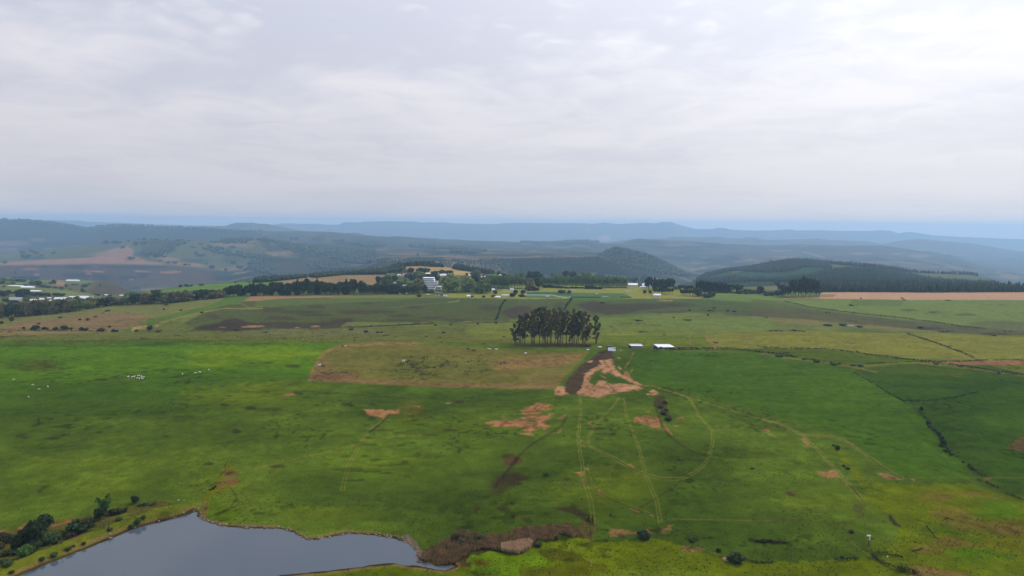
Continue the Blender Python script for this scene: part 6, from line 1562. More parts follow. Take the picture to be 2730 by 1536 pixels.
strip('hedge', 'B', [(900, 1152), (1200, 1142), (1500, 1128), (1760, 1112)], 1.4, 1.3, 'hdg', 'dark brown hedge along the bottom of the heath', 'hedge', 4, .45, .15, HG)
strip('hedge', 'C', [(0, 1104), (40, 1104), (75, 1102)], 0.8, 1.0, 'hdg', 'short low hedge left behind the gum clump', 'hedge', 6, .35, .1, HG)
strip('hedge', 'P', [(1540, 984 - 60), (1575, 925)], 0.8, 0.5, 'hdg', 'low dark grass edge under the right end of the gum clump', 'hedge', 6, .3, .3, HG)
DGp = 'overgrown ditches in the wet meadow'
strip('overgrown_ditch', 'S', [(-200, 1150), (0, 1122), (160, 1112), (300, 1095), (400, 1100), (580, 1112)], 0.7, 0.7, 'hdg', 'dark overgrown ditch edge below the white-topped post', 'ditch', 22, .16, .05, DGp)
strip('overgrown_ditch', 'S', [(610, 1000), (640, 1080), (700, 1130), (800, 1175), (880, 1225), (935, 1242)], 0.7, 0.7, 'hdg', 'dark ditch edge slanting down right of the white-topped post', 'ditch', 26, .16, .0, DGp)
strip('overgrown_ditch', 'S', [(940, 1255), (1080, 1300), (1150, 1340), (1280, 1370)], 0.8, 0.8, 'hdg', 'middle dark clumps of the slanting ditch near the bottom edge', 'ditch', 22, .18, .05, DGp)
strip('overgrown_ditch', 'S', [(1130, 1290), (1250, 1330), (1380, 1370), (1470, 1400), (1510, 1436)], 1.1, 1.0, 'hdg', 'thickest dark clumps of the ditch at the bottom edge', 'ditch', 34, .18, .0, DGp)
strip('overgrown_ditch', 'S', [(690, 968), (850, 995), (1000, 1025), (1130, 1050), (1220, 1060)], 0.5, 0.5, 'hdg', 'brown ditch edge above the white stone', 'ditch', 22, .14, .05, DGp)
strip('overgrown_ditch', 'S', [(1410, 942), (1500, 930), (1580, 905), (1640, 890)], 0.4, 0.4, 'hdg', 'short dark curved bank in the tan patch', 'ditch', 22, .14, .0, DGp)
strip('overgrown_ditch', 'S', [(2080, 280), (2120, 265), (2200, 280), (2290, 295)], 0.5, 0.5, 'hdg', 'short dark bank at the far side of the brown meadow', 'ditch', 20, .14, .0, DGp)
strip('overgrown_ditch', 'S', [(1715, 410), (1740, 460), (1800, 530), (1900, 650), (1960, 690)], 0.3, 0.3, 'hdg', 'thin dark curved ditch line left of the bright meadow', 'ditch', 16, .12, .2, DGp)
strip('overgrown_ditch', 'z4', [(0, 1236), (60, 1240), (110, 1244), (165, 1252)], 0.7, 0.5, 'hdg', 'dark sunken bank left of the white-topped post', 'ditch', 26, .16, .0, DGp)
strip('overgrown_ditch', 'z3', [(1450, 1232), (1520, 1240), (1595, 1240)], 0.7, 0.5, 'hdg', 'dark sunken bank in the lower right pasture', 'ditch', 26, .16, .0, DGp)
strip('overgrown_ditch', 'z3', [(1400, 1345), (1460, 1362), (1520, 1370), (1595, 1368)], 0.6, 0.5, 'hdg', 'dark ditch edge at the right end of the meadow hollow', 'ditch', 22, .15, .1, DGp)
strip('overgrown_ditch', 'z1', [(1312, 905), (1290, 925), (1262, 932)], 0.7, 0.4, 'hdg', 'dark spots of growth lower in the channel above the inlet', 'ditch', 22, .18, .2, DGp)
strip('overgrown_ditch', 'R', [(1040, 545), (1150, 520), (1300, 530), (1450, 570), (1580, 600), (1720, 602), (1820, 570)], 0.5, 0.5, 'hdg', 'shadowed lower rim of the reed bed', 'ditch', 22, .14, .0, DGp)  # the rim's dark tone comes from a strip of dark leaves
strip('overgrown_ditch', 'R', [(2110, 385), (2200, 395), (2300, 385), (2340, 350)], 0.5, 0.5, 'hdg', 'dark rim at the right end of the reed bed', 'ditch', 22, .14, .0, DGp)
# clipped hedges by the pitches
strip('hedge', 'W3', [(1690, 975), (2030, 975)], 2.2, 4.6, 'dk', 'thick clipped hedge below the brownish tree at the avenue end', 'hedge', 40, .7, 0, HG)
strip('hedge', 'W3', [(2125, 905), (2576, 905)], 2.0, 4.0, 'dk', 'dark clipped hedge under the left half of the longer avenue', 'hedge', 30, .7, 0, HG)
strip('hedge', 'W4', [(10, 915), (850, 920)], 1.6, 3.0, 'dk', 'clipped hedge continuing under the middle of the longer avenue', 'hedge', 24, .6, 0, HG)
strip('hedge', 'W4', [(840, 935), (1290, 935)], 2.2, 4.4, 'dk', 'thick dark hedge block under the right part of the longer avenue', 'hedge', 40, .7, 0, HG)
strip('hedge', 'W4', [(1290, 912), (2000, 912)], 1.6, 2.6, 'md', 'low green hedge leading to the long house', 'hedge', 20, .6, 0, HG)
strip('hedge', 'W3', [(870, 930), (1700, 930)], 1.2, 2.0, 'md', 'low hedge under the first avenue', 'hedge', 14, .5, 0, HG)
strip('hedge', 'W7', [(985, 440), (1400, 445)], 1.8, 3.2, 'dk', 'hedge below the square conifer block', 'hedge', 24, .6, 0, HG)
strip('hedge', 'W7', [(1400, 420), (1700, 425)], 2.0, 3.6, 'dk', 'hedge between the round trees right of the conifer block', 'hedge', 24, .6, 0, HG)
strip('hedge', 'W7', [(1700, 450), (1980, 470)], 2.0, 3.2, 'dk', 'hedge leading to the grey gum clump', 'hedge', 24, .6, 0, HG)


# ------------------------------------------------------------------ reeds, tufts, stones
def scatter_uv(frame, pts, n, seed):
    P = cv(frame, pts); P = np.array(P); r = np.random.RandomState(seed)
    out = []
    u0, v0 = P.min(0); u1, v1 = P.max(0)
    U = u0 + (u1 - u0) * r.rand(n * 3); V = v0 + (v1 - v0) * r.rand(n * 3)
    m = poly_dist(U, V, P) < 0
    U, V = U[m][:n], V[m][:n]
    t, sl = ray(U, V)
    y = CAMH / sl
    for _ in range(3):
        z = height(t * y, y, fine=False); y = (CAMH - z) / sl
    return t * y, y, height(t * y, y)


def blades(name, X, Y, Z, h, w, m, seed, lean=0.25):
    r = np.random.RandomState(seed); n = len(X)
    a = r.rand(n) * PI; ca, sa = np.cos(a), np.sin(a)
    H = h * (0.6 + 0.7 * r.rand(n)); W = w * (0.6 + 0.8 * r.rand(n))
    lx, ly = lean * H * r.randn(n), lean * H * r.randn(n)
    B = np.stack([X, Y, Z - 0.05], 1); d = np.stack([ca * W / 2, sa * W / 2, 0 * W], 1); t = B + np.stack([lx, ly, H], 1)
    V = np.stack([B - d, B + d, t + d * 1.3, t - d * 0.9], 1).reshape(-1, 3)
    n4 = np.arange(4 * n)
    me = bpy.data.meshes.new(name); me.vertices.add(4 * n); me.vertices.foreach_set('co', V.ravel().astype(np.float32))
    me.loops.add(4 * n); me.loops.foreach_set('vertex_index', n4.astype(np.int32))
    me.polygons.add(n); me.polygons.foreach_set('loop_start', np.arange(0, 4 * n, 4, dtype=np.int32)); me.update()
    me.materials.append(m)
    o = bpy.data.objects.new(name, me); COL.objects.link(o); o['kind'] = 'stuff'
    return o


REED = leaf_mat('dry_reed', (0.26, 0.165, 0.075), 0.4, 0.5, c2=(0.44, 0.30, 0.16))
rx, ry, rz_ = [], [], []
for P_, n in (([(150, 640), (230, 540), (420, 470), (620, 330), (700, 250), (900, 240), (1200, 330), (1600, 300), (1700, 200), (2050, 170), (2400, 150), (2440, 220), (2340, 330), (2300, 380), (2120, 370), (2040, 380), (1960, 450), (1900, 540), (1760, 600), (1600, 590), (1450, 560), (1200, 510), (950, 560), (880, 640), (700, 740), (560, 770), (400, 750), (300, 700), (200, 760)], 11000),
              ([(2340, 160), (2576, 180), (2700, 200), (2750, 300), (2650, 330), (2500, 280), (2400, 260)], 1300)):
    a, b, c = scatter_uv('R', P_, n, n); rx.append(a); ry.append(b); rz_.append(c)
blades('reeds', np.concatenate(rx), np.concatenate(ry), np.concatenate(rz_), 1.0, 0.2, REED, 5, 0.12)
a, b, c = scatter_uv('R', [(1450, 560), (1450, 480), (1600, 450), (1900, 410), (1965, 455), (1900, 545), (1740, 600), (1580, 592)], 3000, 8)
blades('pale_reeds', a, b, c, 1.3, 0.25, leaf_mat('pale_reed', (0.40, 0.28, 0.18), 0.25, 0.5), 6, 0.1)


def tufts():
    r = np.random.RandomState(42)
    n = 44000
    V = 905 + 660 * r.rand(n) ** 0.8; U = -80 + 2900 * r.rand(n)
    t, sl = ray(U, V); y = CAMH / sl
    z = height(t * y, y, fine=False); y = (CAMH - z) / sl; x = t * y
    cl = vnoise(x / 17, y / 17, 71) * 0.6 + vnoise(x / 60, y / 60, 72) * 0.6
    m = (cl > 0.62) | (r.rand(n) < 0.18)
    pu, pv = project(x, y, height(x, y, fine=False))
    m &= poly_dist(x, y, PW) > 1.0
    x, y = x[m], y[m]
    z = height(x, y)
    return x, y, z


x_, y_, z_ = tufts()
TUFT = leaf_mat('coarse_grass', (0.044, 0.066, 0.014), 0.45, 0.05, c2=(0.075, 0.100, 0.022))
q = nprng.rand(len(x_)) < 0.55
blades('grass_tufts', x_[q], y_[q], z_[q], 0.22, 0.34, TUFT, 9, 0.5)
blades('pale_grass_tufts', x_[~q], y_[~q], z_[~q], 0.22, 0.40, leaf_mat('pale_coarse_grass', (0.090, 0.125, 0.026), 0.35, 0.05), 10, 0.6)
# darker clumps in the dry field, as the photograph shows
a1 = scatter_uv('z2', [(830, 150), (930, 110), (1160, 120), (1190, 180), (1130, 230), (1000, 235), (880, 210), (820, 200)], 1500, 3)
a2 = scatter_uv('z2', [(1200, 90), (1420, 110), (1450, 230), (1270, 230), (1180, 180)], 500, 4)
a3 = scatter_uv('B', [(-400, 1195), (0, 1180), (900, 1190), (1400, 1200), (1100, 1265), (200, 1280), (-600, 1250)], 1600, 5)
a4 = scatter_uv('P', [(0, 870), (680, 870), (680, 915), (0, 920)], 900, 6)
xs_, ys_, zs_ = [np.concatenate(k) for k in zip(a1, a2, a3, a4)]
cl = vnoise(xs_ / 5, ys_ / 5, 55) > 0.55
blades('tussocks', xs_[cl], ys_[cl], zs_[cl], 0.42, 0.75, leaf_mat('tussock', (0.055, 0.064, 0.020), 0.3, 0.1), 12, 0.5)


def stones(name, X, Y, Z, s, m, seed, kind='stuff'):
    v, f = ico(); r = np.random.RandomState(seed); n = len(X)
    S = s * (0.4 + 1.1 * r.rand(n) ** 2)
    V = v[None] * (1 + 0.25 * r.randn(n, 12, 1)) * S[:, None, None] * np.array([1.2, 1.0, 0.6]) + np.stack([X, Y, Z], 1)[:, None]
    F_ = (f[None] + (np.arange(n) * 12)[:, None, None]).reshape(-1, 3)
    me = bpy.data.meshes.new(name); me.from_pydata(V.reshape(-1, 3).tolist(), [], F_.tolist()); me.materials.append(m)
    o = bpy.data.objects.new(name, me); COL.objects.link(o)
    if kind: o['kind'] = kind
    return o


ROCK = mat('shore_rock', (0.17, 0.135, 0.105), 0.9, noise=0.4, nscale=1.2)
sr = np.random.RandomState(77)
pw = np.array(PW)
seg = np.linalg.norm(np.roll(pw, -1, 0) - pw, axis=1)
sx, sy = [], []
for i in range(len(pw)):
    a, b = pw[i], pw[(i + 1) % len(pw)]
    if b[1] < 195 or a[1] < 195: continue
    k = int(seg[i] * (3.5 if 8 <= i <= 27 else 0.7))
    f = sr.rand(k, 1); p = a * (1 - f) + b * f + sr.normal(size=(k, 2)) * 0.8
    sx += list(p[:, 0]); sy += list(p[:, 1])
sx, sy = np.array(sx), np.array(sy)
stones('shore_stones', sx, sy, height(sx, sy, fine=False) + 0.02, 0.30, ROCK, 4)
for i, (a, b, c) in enumerate(((118, 728, 120), (30, 520, 50), (95, 585, 45), (195, 820, 80), (240, 745, 90), (430, 770, 60))):
    u, v = cv('R', [(a, b)])[0]
    p = hit(u, v); w = c * .16304 * p.y / FPX
    r = np.random.RandomState(i)
    vv, f = ico()
    V = vv * (1 + 0.2 * r.randn(12, 1)) * np.array([w * 0.5, w * 0.3, 0.28])
    o = mesh_obj('mud_islet', V, [tuple(map(int, q)) for q in f], mat('wet_mud', (0.07, 0.052, 0.035), 0.8, noise=0.3))
    o.location = (p.x, p.y, max(p.z, -0.12))
    tag(o, ['long dark mud islet in the narrow right end of the pond', 'small brown mud islet by the rocky right shore', 'tiny brown mud islet above the long one', 'flat mud islet against the south shore', 'dark mud clump at the tip of the reed bed', 'low mud clump along the pale inlet'][i], 'mud islet', 'mud islets at the right end of the pond')


# ------------------------------------------------------------------ buildings
def box(x0, x1, y0, y1, z0, z1):
    V = [(x0, y0, z0), (x1, y0, z0), (x1, y1, z0), (x0, y1, z0), (x0, y0, z1), (x1, y0, z1), (x1, y1, z1), (x0, y1, z1)]
    F = [(0, 3, 2, 1), (4, 5, 6, 7), (0, 1, 5, 4), (1, 2, 6, 5), (2, 3, 7, 6), (3, 0, 4, 7)]
    return V, F


def boxes(name, L, m, parent):
    V = []; F = []
    for b in L:
        v, f = box(*b); F += [tuple(i + len(V) for i in q) for q in f]; V += v
    return mesh_obj(name, V, F, m, parent)


WHITE = mat('white_paint', (0.62, 0.62, 0.62), 0.6, noise=0.05, nscale=0.5)
ROOFW = mat('pale_metal_roof', (0.74, 0.75, 0.78), 0.45, noise=0.06, nscale=0.8)
ROOFG = mat('grey_roof', (0.30, 0.31, 0.34), 0.6, noise=0.12, nscale=0.6)
ROOFR = mat('red_tile_roof', (0.34, 0.16, 0.13), 0.8, noise=0.15, nscale=0.8)
CREAM = mat('cream_wall', (0.58, 0.52, 0.42), 0.8, noise=0.06)
DARKW = mat('dark_opening', (0.02, 0.022, 0.028), 0.5)
GLASS = mat('window_glass', (0.03, 0.04, 0.055), 0.12, spec=0.6)
TIMB = mat('weathered_timber', (0.11, 0.085, 0.062), 0.85, noise=0.3)
STONEW = mat('rough_stone_wall', (0.24, 0.21, 0.16), 0.9, noise=0.45, nscale=1.6)
GREENP = mat('teal_canvas', (0.010, 0.085, 0.090), 0.6)


def gable_roof(w, d, h0, h1, over, m, parent):
    a, b = w / 2 + over, d / 2 + over
    V = [(-a, -b, h0), (a, -b, h0), (a, b, h0), (-a, b, h0), (-a, 0, h1), (a, 0, h1),
         (-a, -b, h0 - .18), (a, -b, h0 - .18), (a, b, h0 - .18), (-a, b, h0 - .18)]
    F = [(0, 1, 5, 4), (2, 3, 4, 5), (1, 2, 5), (3, 0, 4), (6, 9, 8, 7), (0, 6, 7, 1), (1, 7, 8, 2), (2, 8, 9, 3), (3, 9, 6, 0)]
    return mesh_obj('roof', V, F, m, parent)


def house(frame, x, yb, w, h, label, group, wall=WHITE, roof=ROOFW, depth=None, flat=False, ymin=700, nw=None, rz=0.0, name='house', cat='house', split=0.5):
    s = fr(frame)[2]
    u, v = cv(frame, [(x, yb)])[0]
    p = hit(u, v, ymin); k = (CP * p.y + SP * (CAMH - p.z)) / FPX
    W, H = w * s * k, max(h * s * k, 1.8)
    D = depth or min(max(W * 0.55, 4), 10)
    o = empty(name, p, rz)
    hw = H * (1 - split) if not flat else H * 0.86
    hw = max(hw, 0.9)
    boxes('wall', [(-W / 2, W / 2, -D / 2, D / 2, -0.6, hw)], wall, o)
    if flat: boxes('roof', [(-W / 2 - .3, W / 2 + .3, -D / 2 - .3, D / 2 + .3, hw + .002, H)], roof, o)
    else: gable_roof(W, D, hw + .003, H, 0.35, roof, o)
    n = nw if nw is not None else max(1, int(W / 3.2))
    for i in range(n):
        cx = -W / 2 + W * (i + .5) / n; ww = min(1.3, W / n * .55)
        if i == n // 2 and n > 1:
            boxes('door', [(cx - .5, cx + .5, -D / 2 - .05, -D / 2 + .02, 0, min(2.1, hw * .9))], TIMB, o)
        else:
            boxes('window', [(cx - ww / 2, cx + ww / 2, -D / 2 - .04, -D / 2 + .02, hw * .38, hw * .82)], GLASS, o)
    tag(o, label, cat, group)
    return o


VG = 'buildings of the village at far left'
for x, y, w, h, lab, kw in (
    (1430, 362, 240, 26, 'long white roof on the crest of the hill beyond the village', dict(split=.8)),
    (300, 465, 300, 18, 'long low white roof on the green hill at far left', dict(split=.75)),
    (545, 495, 230, 34, 'cluster of low white roofs right of the long one on the green hill', dict(split=.7)),
    (705, 585, 180, 40, 'white-roofed shed alone on the green village hill', dict(split=.35, wall=mat('grey_wall', (0.25, 0.23, 0.21), .8))),
    (320, 755, 240, 75, 'large grey-roofed house among trees at far left', dict(roof=ROOFG, split=.6)),
    (420, 752, 60, 36, 'small white gable beside the large grey roof', dict()),
    (655, 765, 115, 50, 'white-roofed house right of the big pointed tree', dict(split=.6)),
    (820, 745, 72, 52, 'small white house with peaked roof behind a round bush', dict(split=.6)),
    (968, 704, 60, 20, 'tiny pale roof in the middle of the village', dict()),
    (1150, 728, 135, 44, 'pale greenhouse roof left in the middle of the village', dict(split=.7)),
    (1280, 720, 92, 42, 'pale greenhouse roof next to the round dark trees', dict(split=.7)),
    (1430, 698, 130, 40, 'sloping pale roof behind the round dark trees', dict(split=.75)),
    (1630, 712, 210, 58, 'largest pale greenhouse roof at the right of the village', dict(split=.8)),
    (1790, 712, 90, 50, 'small grey-white buildings at the right end of the greenhouses', dict(roof=ROOFG)),
    (1130, 752, 260, 22, 'long thin pale roof in front of the greenhouses', dict(split=.75)),
    (1245, 772, 80, 30, 'white shed at the end of the long thin roof', dict()),
    (1240, 812, 62, 26, 'small pale roof partly behind the windbreak', dict()),
    (2088, 662, 58, 38, 'white cottage on the dip right of the village', dict()),
    (2385, 655, 52, 22, 'small white roof just above the windbreak trees', dict()),
    (50, 884, 110, 22, 'pale roof at the left edge below the village', dict())):
    house('V', x, y, w, h, lab, VG, ymin=800 if y > 600 else 1250, nw=2, **kw)
SG = 'school buildings'
for fn, x, y, w, h, lab, kw in (
    ('W2', 815, 898, 140, 82, 'low white two-storey house left of the copper tree', dict(roof=ROOFG)),
    ('W2', 560, 792, 115, 46, 'small white house at the left of the school grove', dict(roof=ROOFG)),
    ('W2', 660, 580, 88, 54, 'bright white gabled house high in the grove', dict(split=.4)),
    ('W2', 790, 590, 150, 56, 'house with reddish roof beside the bright white one', dict(roof=ROOFR, wall=CREAM)),
    ('W2', 815, 535, 110, 40, 'pale red roof above the reddish house', dict(roof=ROOFR, wall=WHITE, split=.4)),
    ('W2', 1475, 545, 155, 54, 'long white building at the top of the grove', dict(split=.35)),
    ('W2', 1638, 545, 68, 42, 'small white cottage right of the long white building', dict()),
    ('W2', 1870, 602, 165, 80, 'cream two-part house on the stubble edge', dict(wall=CREAM, roof=ROOFW, split=.45)),
    ('W3', 118, 580, 60, 46, 'small white house below the dark tree on the stubble field', dict()),
    ('W3', 556, 610, 68, 40, 'white cottage behind the first avenue', dict()),
    ('W3', 450, 612, 36, 34, 'tiny white cottage left of the one behind the avenue', dict()),
    ('W3', 968, 565, 62, 34, 'white roof above the middle of the first avenue', dict()),
    ('W3', 1190, 610, 72, 30, 'low white roof at the end of the first avenue tops', dict()),
    ('W3', 2225, 632, 48, 26, 'tiny white roof showing through the longer avenue', dict()),
    ('W3', 745, 985, 130, 66, 'white house cluster between the domed tree and the ball bush', dict(split=.5)),
    ('W3', 1290, 955, 95, 32, 'low white shed at the right of the long white screen', dict()),
    ('W3', 870, 1165, 185, 42, 'long white slanted roof at the field edge', dict(split=.75, rz=math.radians(-8))),
    ('W3', 1115, 1130, 210, 26, 'low bluish-white shed beside the two dark bushes', dict(flat=True)),
    ('W3', 95, 1160, 85, 66, 'small white house on the yellow field edge', dict(split=.5)),
    ('W4', 2130, 862, 250, 88, 'long low house with pale and red roof right of the avenue', dict(split=.5, roof=ROOFW, wall=CREAM)),
    ('W4', 2470, 840, 150, 56, 'cream-roofed house behind the long white veranda', dict(roof=CREAM, split=.65)),
    ('W4', 2470, 905, 260, 40, 'long white veranda building at the edge of the pitches', dict(flat=True)),
    ('W7', 20, 355, 120, 54, 'pale house at the foot of the dark clump', dict(split=.5)),
    ('W7', 168, 492, 98, 46, 'small white pavilion on the grass right of the pitches', dict(split=.4)),
    ('W7', 1235, 412, 30, 66, 'narrow pale tower between conifer block and round tree', dict(flat=True))):
    house(fn, x, y, w, h, lab, SG, ymin=820, **kw)


def terraced():
    """stepped white school building: six storeys climbing back up the slope"""
    u, v = cv('W2', [(1530, 965)])[0]
    p = hit(u, v, 900); k = (CP * p.y + SP * (CAMH - p.z)) / FPX; s = .09705 * k
    o = empty('terraced_building', p)
    st = 6; H = 318 * s; fh = H / st
    L0 = [1432, 1400, 1372, 1340, 1305, 1275]; R0 = [1632, 1650, 1672, 1660, 1600, 1578]
    for i in range(st):
        x0, x1 = (L0[i] - 1530) * s, (R0[i] - 1530) * s
        y0 = i * 3.2; z0 = i * fh
        boxes('storey', [(x0, x1, y0, y0 + 14, z0 - (0.8 if i == 0 else 0), z0 + fh * .78)], WHITE, o)
        boxes('balcony', [(x0 - .2, x1 + .2, y0 - 1.2, y0 + 14.2, z0 + fh * .80, z0 + fh * 0.99)], ROOFW, o)
        n = 9
        for j in range(n):
            a = x0 + (x1 - x0) * (j + .12) / n; b = x0 + (x1 - x0) * (j + .88) / n
            boxes('window', [(a, b, y0 - .06, y0 + .05, z0 + fh * .22, z0 + fh * .70)], GLASS, o)
    # the right wing steps out
    boxes('wing', [(110 * s, 178 * s, 6, 16, 3 * fh, 4.25 * fh)], WHITE, o)
    boxes('roof', [(108 * s, 181 * s, 5.6, 16.4, 4.25 * fh + .01, 4.45 * fh)], ROOFG, o)
    tag(o, 'big white terraced building with stepped storeys in the middle of the school grove', 'school building', 'school buildings')
    for fn, x, yb, w, nst, lab in (('W2', 1772, 962, 98, 3, 'three-storey white block right of the terraced building'), ('W2', 1908, 890, 104, 2, 'two-storey white block at the foot of the huge domed tree')):
        u, v = cv(fn, [(x, yb)])[0]; q = hit(u, v, 900); q.y -= 8
        e = empty('school_block', q); W = w * s; fh2 = 36 * s if nst == 3 else 48 * s
        for i in range(nst):
            boxes('storey', [(-W / 2, W / 2, 0, 8, i * fh2 - (.5 if i == 0 else 0), (i + .8) * fh2)], WHITE, e)
            boxes('balcony', [(-W / 2 - .2, W / 2 + .2, -.8, 8.2, (i + .81) * fh2, (i + .99) * fh2)], ROOFG if i % 2 else ROOFW, e)
            for j in range(4):
                a = -W / 2 + W * (j + .15) / 4; b = -W / 2 + W * (j + .85) / 4
                boxes('window', [(a, b, -.06, .05, (i + .25) * fh2, (i + .7) * fh2)], GLASS, e)
        tag(e, lab, 'school building', 'school buildings')


terraced()


def low_item(name, fn, x, yb, w, h, m, label, cat, D=1.2, group=None, ymin=800, legs=False):
    s = fr(fn)[2]; u, v = cv(fn, [(x, yb)])[0]; p = hit(u, v, ymin); k = (CP * p.y + SP * (CAMH - p.z)) / FPX
    W, H = w * s * k, h * s * k
    o = empty(name, p)
    if legs:
        boxes('roof', [(-W / 2, W / 2, -D / 2, D / 2, H * .78, H)], m, o)
        for sx_ in (-1, 1):
            for sy_ in (-1, 1):
                boxes('post', [(sx_ * W * .42 - .08, sx_ * W * .42 + .08, sy_ * D * .4 - .08, sy_ * D * .4 + .08, -.3, H * .78)], TIMB, o)
        boxes('bench', [(-W * .35, W * .35, -.2, D * .3, 0.0, H * .25)], mat('grey_wall', (0.25, 0.23, 0.21), .8), o)
    else:
        n = max(2, int(W / 3))
        boxes('board', [(-W / 2, W / 2, -.06, .06, 0.15, H)], m, o)
        for i in range(n + 1):
            a = -W / 2 + W * i / n
            boxes('post', [(a - .06, a + .06, .062, .2, -.4, H * 1.02)], TIMB, o)
    tag(o, label, cat, group)


low_item('sight_screen', 'W3', 1180, 1010, 300, 26, WHITE, 'long low white screen between the two ball bushes', 'screen')
low_item('sight_screen', 'W4', 470, 985, 170, 26, WHITE, 'white screen behind the ball bush at the top of the green pitch', 'screen')
low_item('sight_screen', 'W4', 2040, 1003, 248, 28, WHITE, 'longest white screen on the yellow-green grass at the right', 'screen')
low_item('sight_screen', 'W4', 1380, 1155, 172, 26, WHITE, 'low white screen at the near edge of the green pitch', 'screen')
low_item('dark_fence', 'W4', 845, 1172, 790, 24, mat('dark_net', (0.02, 0.03, 0.022), .9), 'long low dark fence along the near edge of the pitch', 'fence')
low_item('dark_fence', 'W4', 1940, 1172, 315, 22, MATS['dark_net'], 'shorter dark fence at the right end of the pitch', 'fence')
low_item('shelter', 'W4', 1145, 1105, 66, 46, WHITE, 'tiny white-roofed shelter on the far side of the pitch', 'shelter', 2.0, legs=True)
low_item('shelter', 'W3', 2265, 1190, 112, 66, WHITE, 'white-roofed shelter hut at the near left corner of the pitch', 'shelter', 3.0, legs=True)
low_item('shelter', 'W3', 1640, 1150, 90, 66, WHITE, 'white tent with peaked shade among the dark bushes', 'shelter', 3.0, legs=True)
low_item('shelter', 'W4', 410, 1180, 78, 26, WHITE, 'low white shelter at the top of the hedge behind the gum clump', 'shelter', 2.0, legs=True)
low_item('shelter', 'W2', 1455, 1118, 112, 40, WHITE, 'white shade roof on posts below the school', 'shelter', 2.5, legs=True)
low_item('white_trough', 'D', 858, 1140, 100, 12, ROOFW, 'long low white roof lying on the far right slope', 'trough', 2.0, ymin=560)


def car(fn, x, yb, w, m, label, ymin=850, van=False):
    s = fr(fn)[2]; u, v = cv(fn, [(x, yb)])[0]; p = hit(u, v, ymin); k = (CP * p.y + SP * (CAMH - p.z)) / FPX
    L_ = max(3.9, w * s * k); o = empty('parked_car', p, rng.uniform(-.2, .2)); hl = L_ / 2
    top = 2.1 if van else 1.45
    prof = [(-hl, .35), (hl, .35), (hl, .85), (hl * .62, .95), (hl * .35, top), (-hl * .85, top) if van else (-hl * .55, top), (-hl * .97, .95)]
    V = [(a, -.85, b) for a, b in prof] + [(a, .85, b) for a, b in prof]; n = len(prof)
    F = [tuple(range(n))[::-1], tuple(range(n, 2 * n))] + [(i, (i + 1) % n, n + (i + 1) % n, n + i) for i in range(n)]
    mesh_obj('body', V, F, m, o)
    boxes('window', [(-hl * .45, hl * .3, -.87, -.84, .98, top - .12), (-hl * .45, hl * .3, .84, .87, .98, top - .12)], GLASS, o)
    for sx_ in (-.62, .62):
        for sy_ in (-.8, .8):
            Vw, Fw = tube([(sx_ * hl, sy_ - .1, .33), (sx_ * hl, sy_ + .1, .33)], [.33, .33], 10)
            mesh_obj('wheel', Vw, Fw, mat('tyre', (0.02, 0.02, 0.02), .9), o)
    tag(o, label, 'van' if van else 'car', 'vehicles parked below the school')


CP1 = mat('silver_paint', (0.5, 0.52, 0.55), .35); CP2 = mat('blue_paint', (0.05, 0.08, 0.18), .35); CP3 = mat('black_paint', (0.02, 0.02, 0.025), .35)
car('W2', 870, 1075, 60, WHITE, 'white van by the dark shelter belt left of the school', van=True)
car('W2', 690, 1078, 70, CP1, 'grey vehicle in the shade at the belt edge', van=True)
for i, (x, y, m, c) in enumerate(((1655, 1120, CP1, 'silver'), (1705, 1112, CP2, 'dark blue'), (1755, 1125, WHITE, 'white'), (1800, 1110, CP3, 'black'), (1850, 1118, CP2, 'deep blue'))):
    car('W2', x, y, 45, m, f'{c} car, {ORD[i + 1]} from left in the cluster parked below the school')
house('W2', 1925, 1140, 95, 36, 'low white shed at the right end of the parked cars', SG, ymin=850, flat=True)
low_item('shelter', 'W2', 1740, 1075, 220, 60, MATS['grey_wall'], 'dark open carport behind the parked cars', 'shelter', 5.0, legs=True)

# ------------------------------------------------------------------ the two open sheds, the white shed, bales
def pquad(us, z):
    out = []
    for (u, v) in us:
        t, sl = ray(u, v); y = (CAMH - z) / sl; out.append(Vector((t * y, y, z)))
    return out


